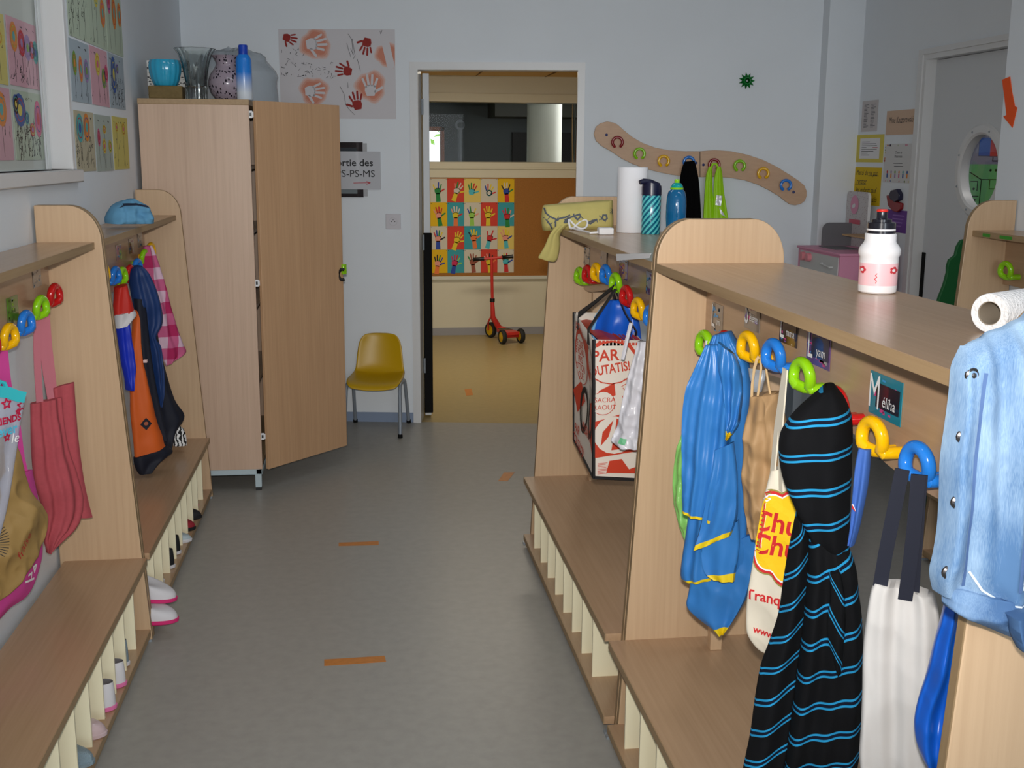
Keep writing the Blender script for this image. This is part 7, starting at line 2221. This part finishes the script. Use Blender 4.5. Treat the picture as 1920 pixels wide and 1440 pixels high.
# ------------------------------------------------------------------ shoes
def make_shoe(label, upper, sole, lining, L=0.165, Wd=0.062, H=0.062, collar=0.55, low=0.0, trim=None, laces=None):
    """heel at the origin, toe along +x"""
    t = thing('shoe', label, 'shoe', (0, 0, 0), 'children shoes in the bench cubbies')
    n = 40

    def outl(a):
        # a=0 at toe
        x = L * (0.5 + 0.5 * math.cos(a))
        s = x / L
        hw = Wd / 2 * (0.80 + 0.25 * math.sin(PI * min(1, s * 0.9)) ** 2)
        env = (max(0, 1 - abs(2 * s - 1) ** 3.6)) ** 0.5
        return x, hw * env * (1 if math.sin(a) >= 0 else -1) * 1.0
    A = [2 * PI * k / n for k in range(n)]
    so = []
    for q, z in ((0.96, 0.0), (1.04, 0.004), (1.05, 0.013), (0.98, 0.016)):
        so.append([((x - L / 2) * q + L / 2, y * q, z) for x, y in map(outl, A)])
    b = B().grid(so, 0, close_u=True)
    b.f.append(list(range(n)))
    b.m.append(0)
    b.f.append(list(range(3 * n, 4 * n)))
    b.m.append(0)
    b.build('sole', sole, t)
    rows = []
    cl = L * collar

    def top(a):
        x, y = outl(a)
        s = x / L
        return (0.004 + cl * s, y * 0.62, H * (1.0 if s < 0.4 else 1.0 - 0.30 * (s - 0.4) / 0.6) - low * s * 0.02)
    for i in range(9):
        u = i / 8
        row = []
        for a in A:
            x, y = outl(a)
            tx, ty, tz = top(a)
            bl = math.sin(u * PI / 2)
            h = 0.014 + (tz - 0.014) * (bl if x > L * 0.5 else u ** 0.9)
            e = u ** 2.4
            row.append((x * (1 - e) + tx * e, (y * (1 - e) + ty * e), h))
        rows.append(row)
    for i in range(4):
        u = (i + 1) / 4
        rows.append([(tx * 1.0 + 0.002, ty * (0.92 - 0.1 * u), tz - u * (tz - 0.02)) for tx, ty, tz in map(top, A)])
    B().grid(rows[:9], 0, close_u=True).build('upper', upper, t)
    b = B().grid(rows[8:], 0, close_u=True)
    b.f.append(list(range(4 * n, 5 * n)))
    b.m.append(0)
    b.build('lining', lining, t)
    if trim:
        B().tube([(tx, ty, tz) for tx, ty, tz in map(top, A)], 0.0035, 6, closed=True).build('trim', trim, t)
    if laces:
        b = B()
        for k in range(3):
            s = 0.62 + k * 0.09
            z = H * (0.95 - 0.22 * k)
            b.tube([(L * s, -0.018, z - 0.010), (L * s, 0, z), (L * s, 0.018, z - 0.010)], 0.0025, 6)
        b.build('laces', laces, t)
    return t


SM = lambda n, c, r=0.7, **k: mat('shoe_' + n, c, r, **k)
W_ = SM('white', (206, 204, 208))
PK = SM('pink', (214, 110, 160))
HP_ = SM('hot_pink', (206, 40, 110))
GREYB = SM('grey_blue', (124, 140, 150))
PALEP = SM('pale_pink', (196, 172, 174), 0.25, coat=0.5)
GLIT = SM('glitter_blue', (150, 172, 184), 0.2, metal=0.5, bump=0.6, bscale=500)
NAV = SM('navy', (20, 34, 74))
BLK = SM('black', (22, 22, 26))
DRED = SM('dark_red', (140, 24, 40))
YEL = SM('yellow', (206, 176, 50))
LIN = SM('lining_grey', (110, 106, 108))
CREAMS = SM('cream', (214, 210, 200))
Z0 = 0.0455


def put(o, x, y, z, rz, tilt=0.0):
    o.location = (x, y, z)
    o.rotation_euler = (0, tilt, math.radians(rz))
    return o


A_ = -0.705     # heels sit just inside the shelf edge on the left
put(make_shoe('grey blue sneaker, far cubby of the near left bench', GREYB, W_, LIN, H=0.085, Wd=0.058, collar=0.5), A_ - 0.012, 3.372, Z0, 180)
put(make_shoe('light grey slipper with pink sole, second cubby of the near left bench', W_, PK, LIN, H=0.078, Wd=0.066, collar=0.45), A_ + 0.005, 3.235, Z0, 180)
put(make_shoe('white slipper with a thick pink sole, third cubby of the near left bench', W_, PK, LIN, H=0.082, Wd=0.072, collar=0.45), A_ + 0.005, 3.092, Z0, 180)
put(make_shoe('pale pink shiny shoe, fourth cubby of the near left bench', PALEP, PALEP, LIN, H=0.066, Wd=0.066, L=0.17, trim=W_), A_ - 0.16, 2.938, Z0, 0)
put(make_shoe('silvery blue glitter shoe, fifth cubby of the near left bench', GLIT, GLIT, LIN, H=0.068, Wd=0.066, L=0.17), A_ - 0.16, 2.79, Z0, 0)
put(make_shoe('pale grey shoe deep in the sixth cubby of the near left bench', W_, W_, LIN, H=0.06), A_ - 0.035, 2.63, Z0, 180)
put(make_shoe('navy blue shoe in the near left bench, at the photo edge', NAV, NAV, LIN, H=0.07), A_ - 0.01, 2.475, Z0, 180)
# far left bench
big = make_shoe('white slipper with pink trim lying on top of its pair, far left bench', W_, HP_, LIN, L=0.19, Wd=0.085, H=0.075, collar=0.42, trim=HP_)
put(big, A_ - 0.115, 3.785, Z0 + 0.070, -10)
big.rotation_euler.y = 0.10
o = copy_tree(big)
o['label'] = 'white slipper with pink trim under the other one, sagging over the shelf edge'
put(o, A_ - 0.10, 3.745, Z0 + 0.001, -16)
put(make_shoe('pale pink shoe, cubby beside the pink trimmed slipper', SM('rose', (196, 150, 164)), W_, LIN, H=0.06), A_ - 0.02, 4.065, Z0, 180)
blk = make_shoe('black sneaker with white sole, nearer of the two black ones', BLK, W_, BLK, H=0.075, laces=W_)
put(blk, A_ - 0.005, 4.22, Z0, 180)
o = copy_tree(blk)
o['label'] = 'black sneaker with white sole, farther of the two black ones'
put(o, A_ - 0.006, 4.375, Z0, 180)
put(make_shoe('pale blue and white shoe on the far left bench shelf', SM('ice', (170, 184, 190)), W_, LIN, H=0.05), A_ - 0.16 + 0.01, 4.52, Z0, 0)
put(make_shoe('dark red shoe with black sole on the far left bench shelf', DRED, BLK, BLK, H=0.065), A_ - 0.155, 4.672, Z0, 0)
put(make_shoe('black shoe with a buckle strap on the far left bench shelf', BLK, BLK, BLK, H=0.06), A_ - 0.15, 4.822, Z0, 0)
put(make_shoe('bright pink shoe, second cubby from the cabinet', PK, HP_, LIN, H=0.062), A_ - 0.02, 4.985, Z0, 180)
put(make_shoe('rose pink shoe, cubby nearest the cabinet', HP_, PK, LIN, H=0.075), A_ - 0.03, 5.15, Z0, 180)
# right benches
R_ = 0.690
put(make_shoe('yellow sandal in the first cubby of the near right bench', YEL, BLK, CREAMS, H=0.075, Wd=0.075, L=0.15, trim=SM('ochre', (150, 120, 30))), R_ + 0.012, 2.755, Z0, 0)
put(make_shoe('grey slipper with pink sole in the near right bench', SM('mid_grey', (150, 150, 156)), HP_, LIN, H=0.075, Wd=0.066), R_ + 0.010, 2.575, Z0, 0)
put(make_shoe('black and red shoe at the far end of the far right bench', BLK, DRED, DRED, H=0.09, Wd=0.07), R_ + 0.0, 4.385, Z0, 0)
put(make_shoe('dark red shoe beside the black and red one, far right bench', DRED, BLK, BLK, H=0.085, Wd=0.06), R_ - 0.002, 4.318, Z0, 0)
put(make_shoe('plain black shoe, second cubby of the far right bench', BLK, BLK, LIN, H=0.06), R_ + 0.01, 4.15, Z0, 0)
vn = make_shoe('black canvas shoe with white sole, farther of the pair on the right', BLK, W_, BLK, H=0.05, L=0.17, collar=0.5)
put(vn, R_ + 0.17, 3.49, Z0, 180)
o = copy_tree(vn)
o['label'] = 'black canvas shoe with white sole, nearer of the pair on the right'
put(o, R_ + 0.168, 3.325, Z0, 180)
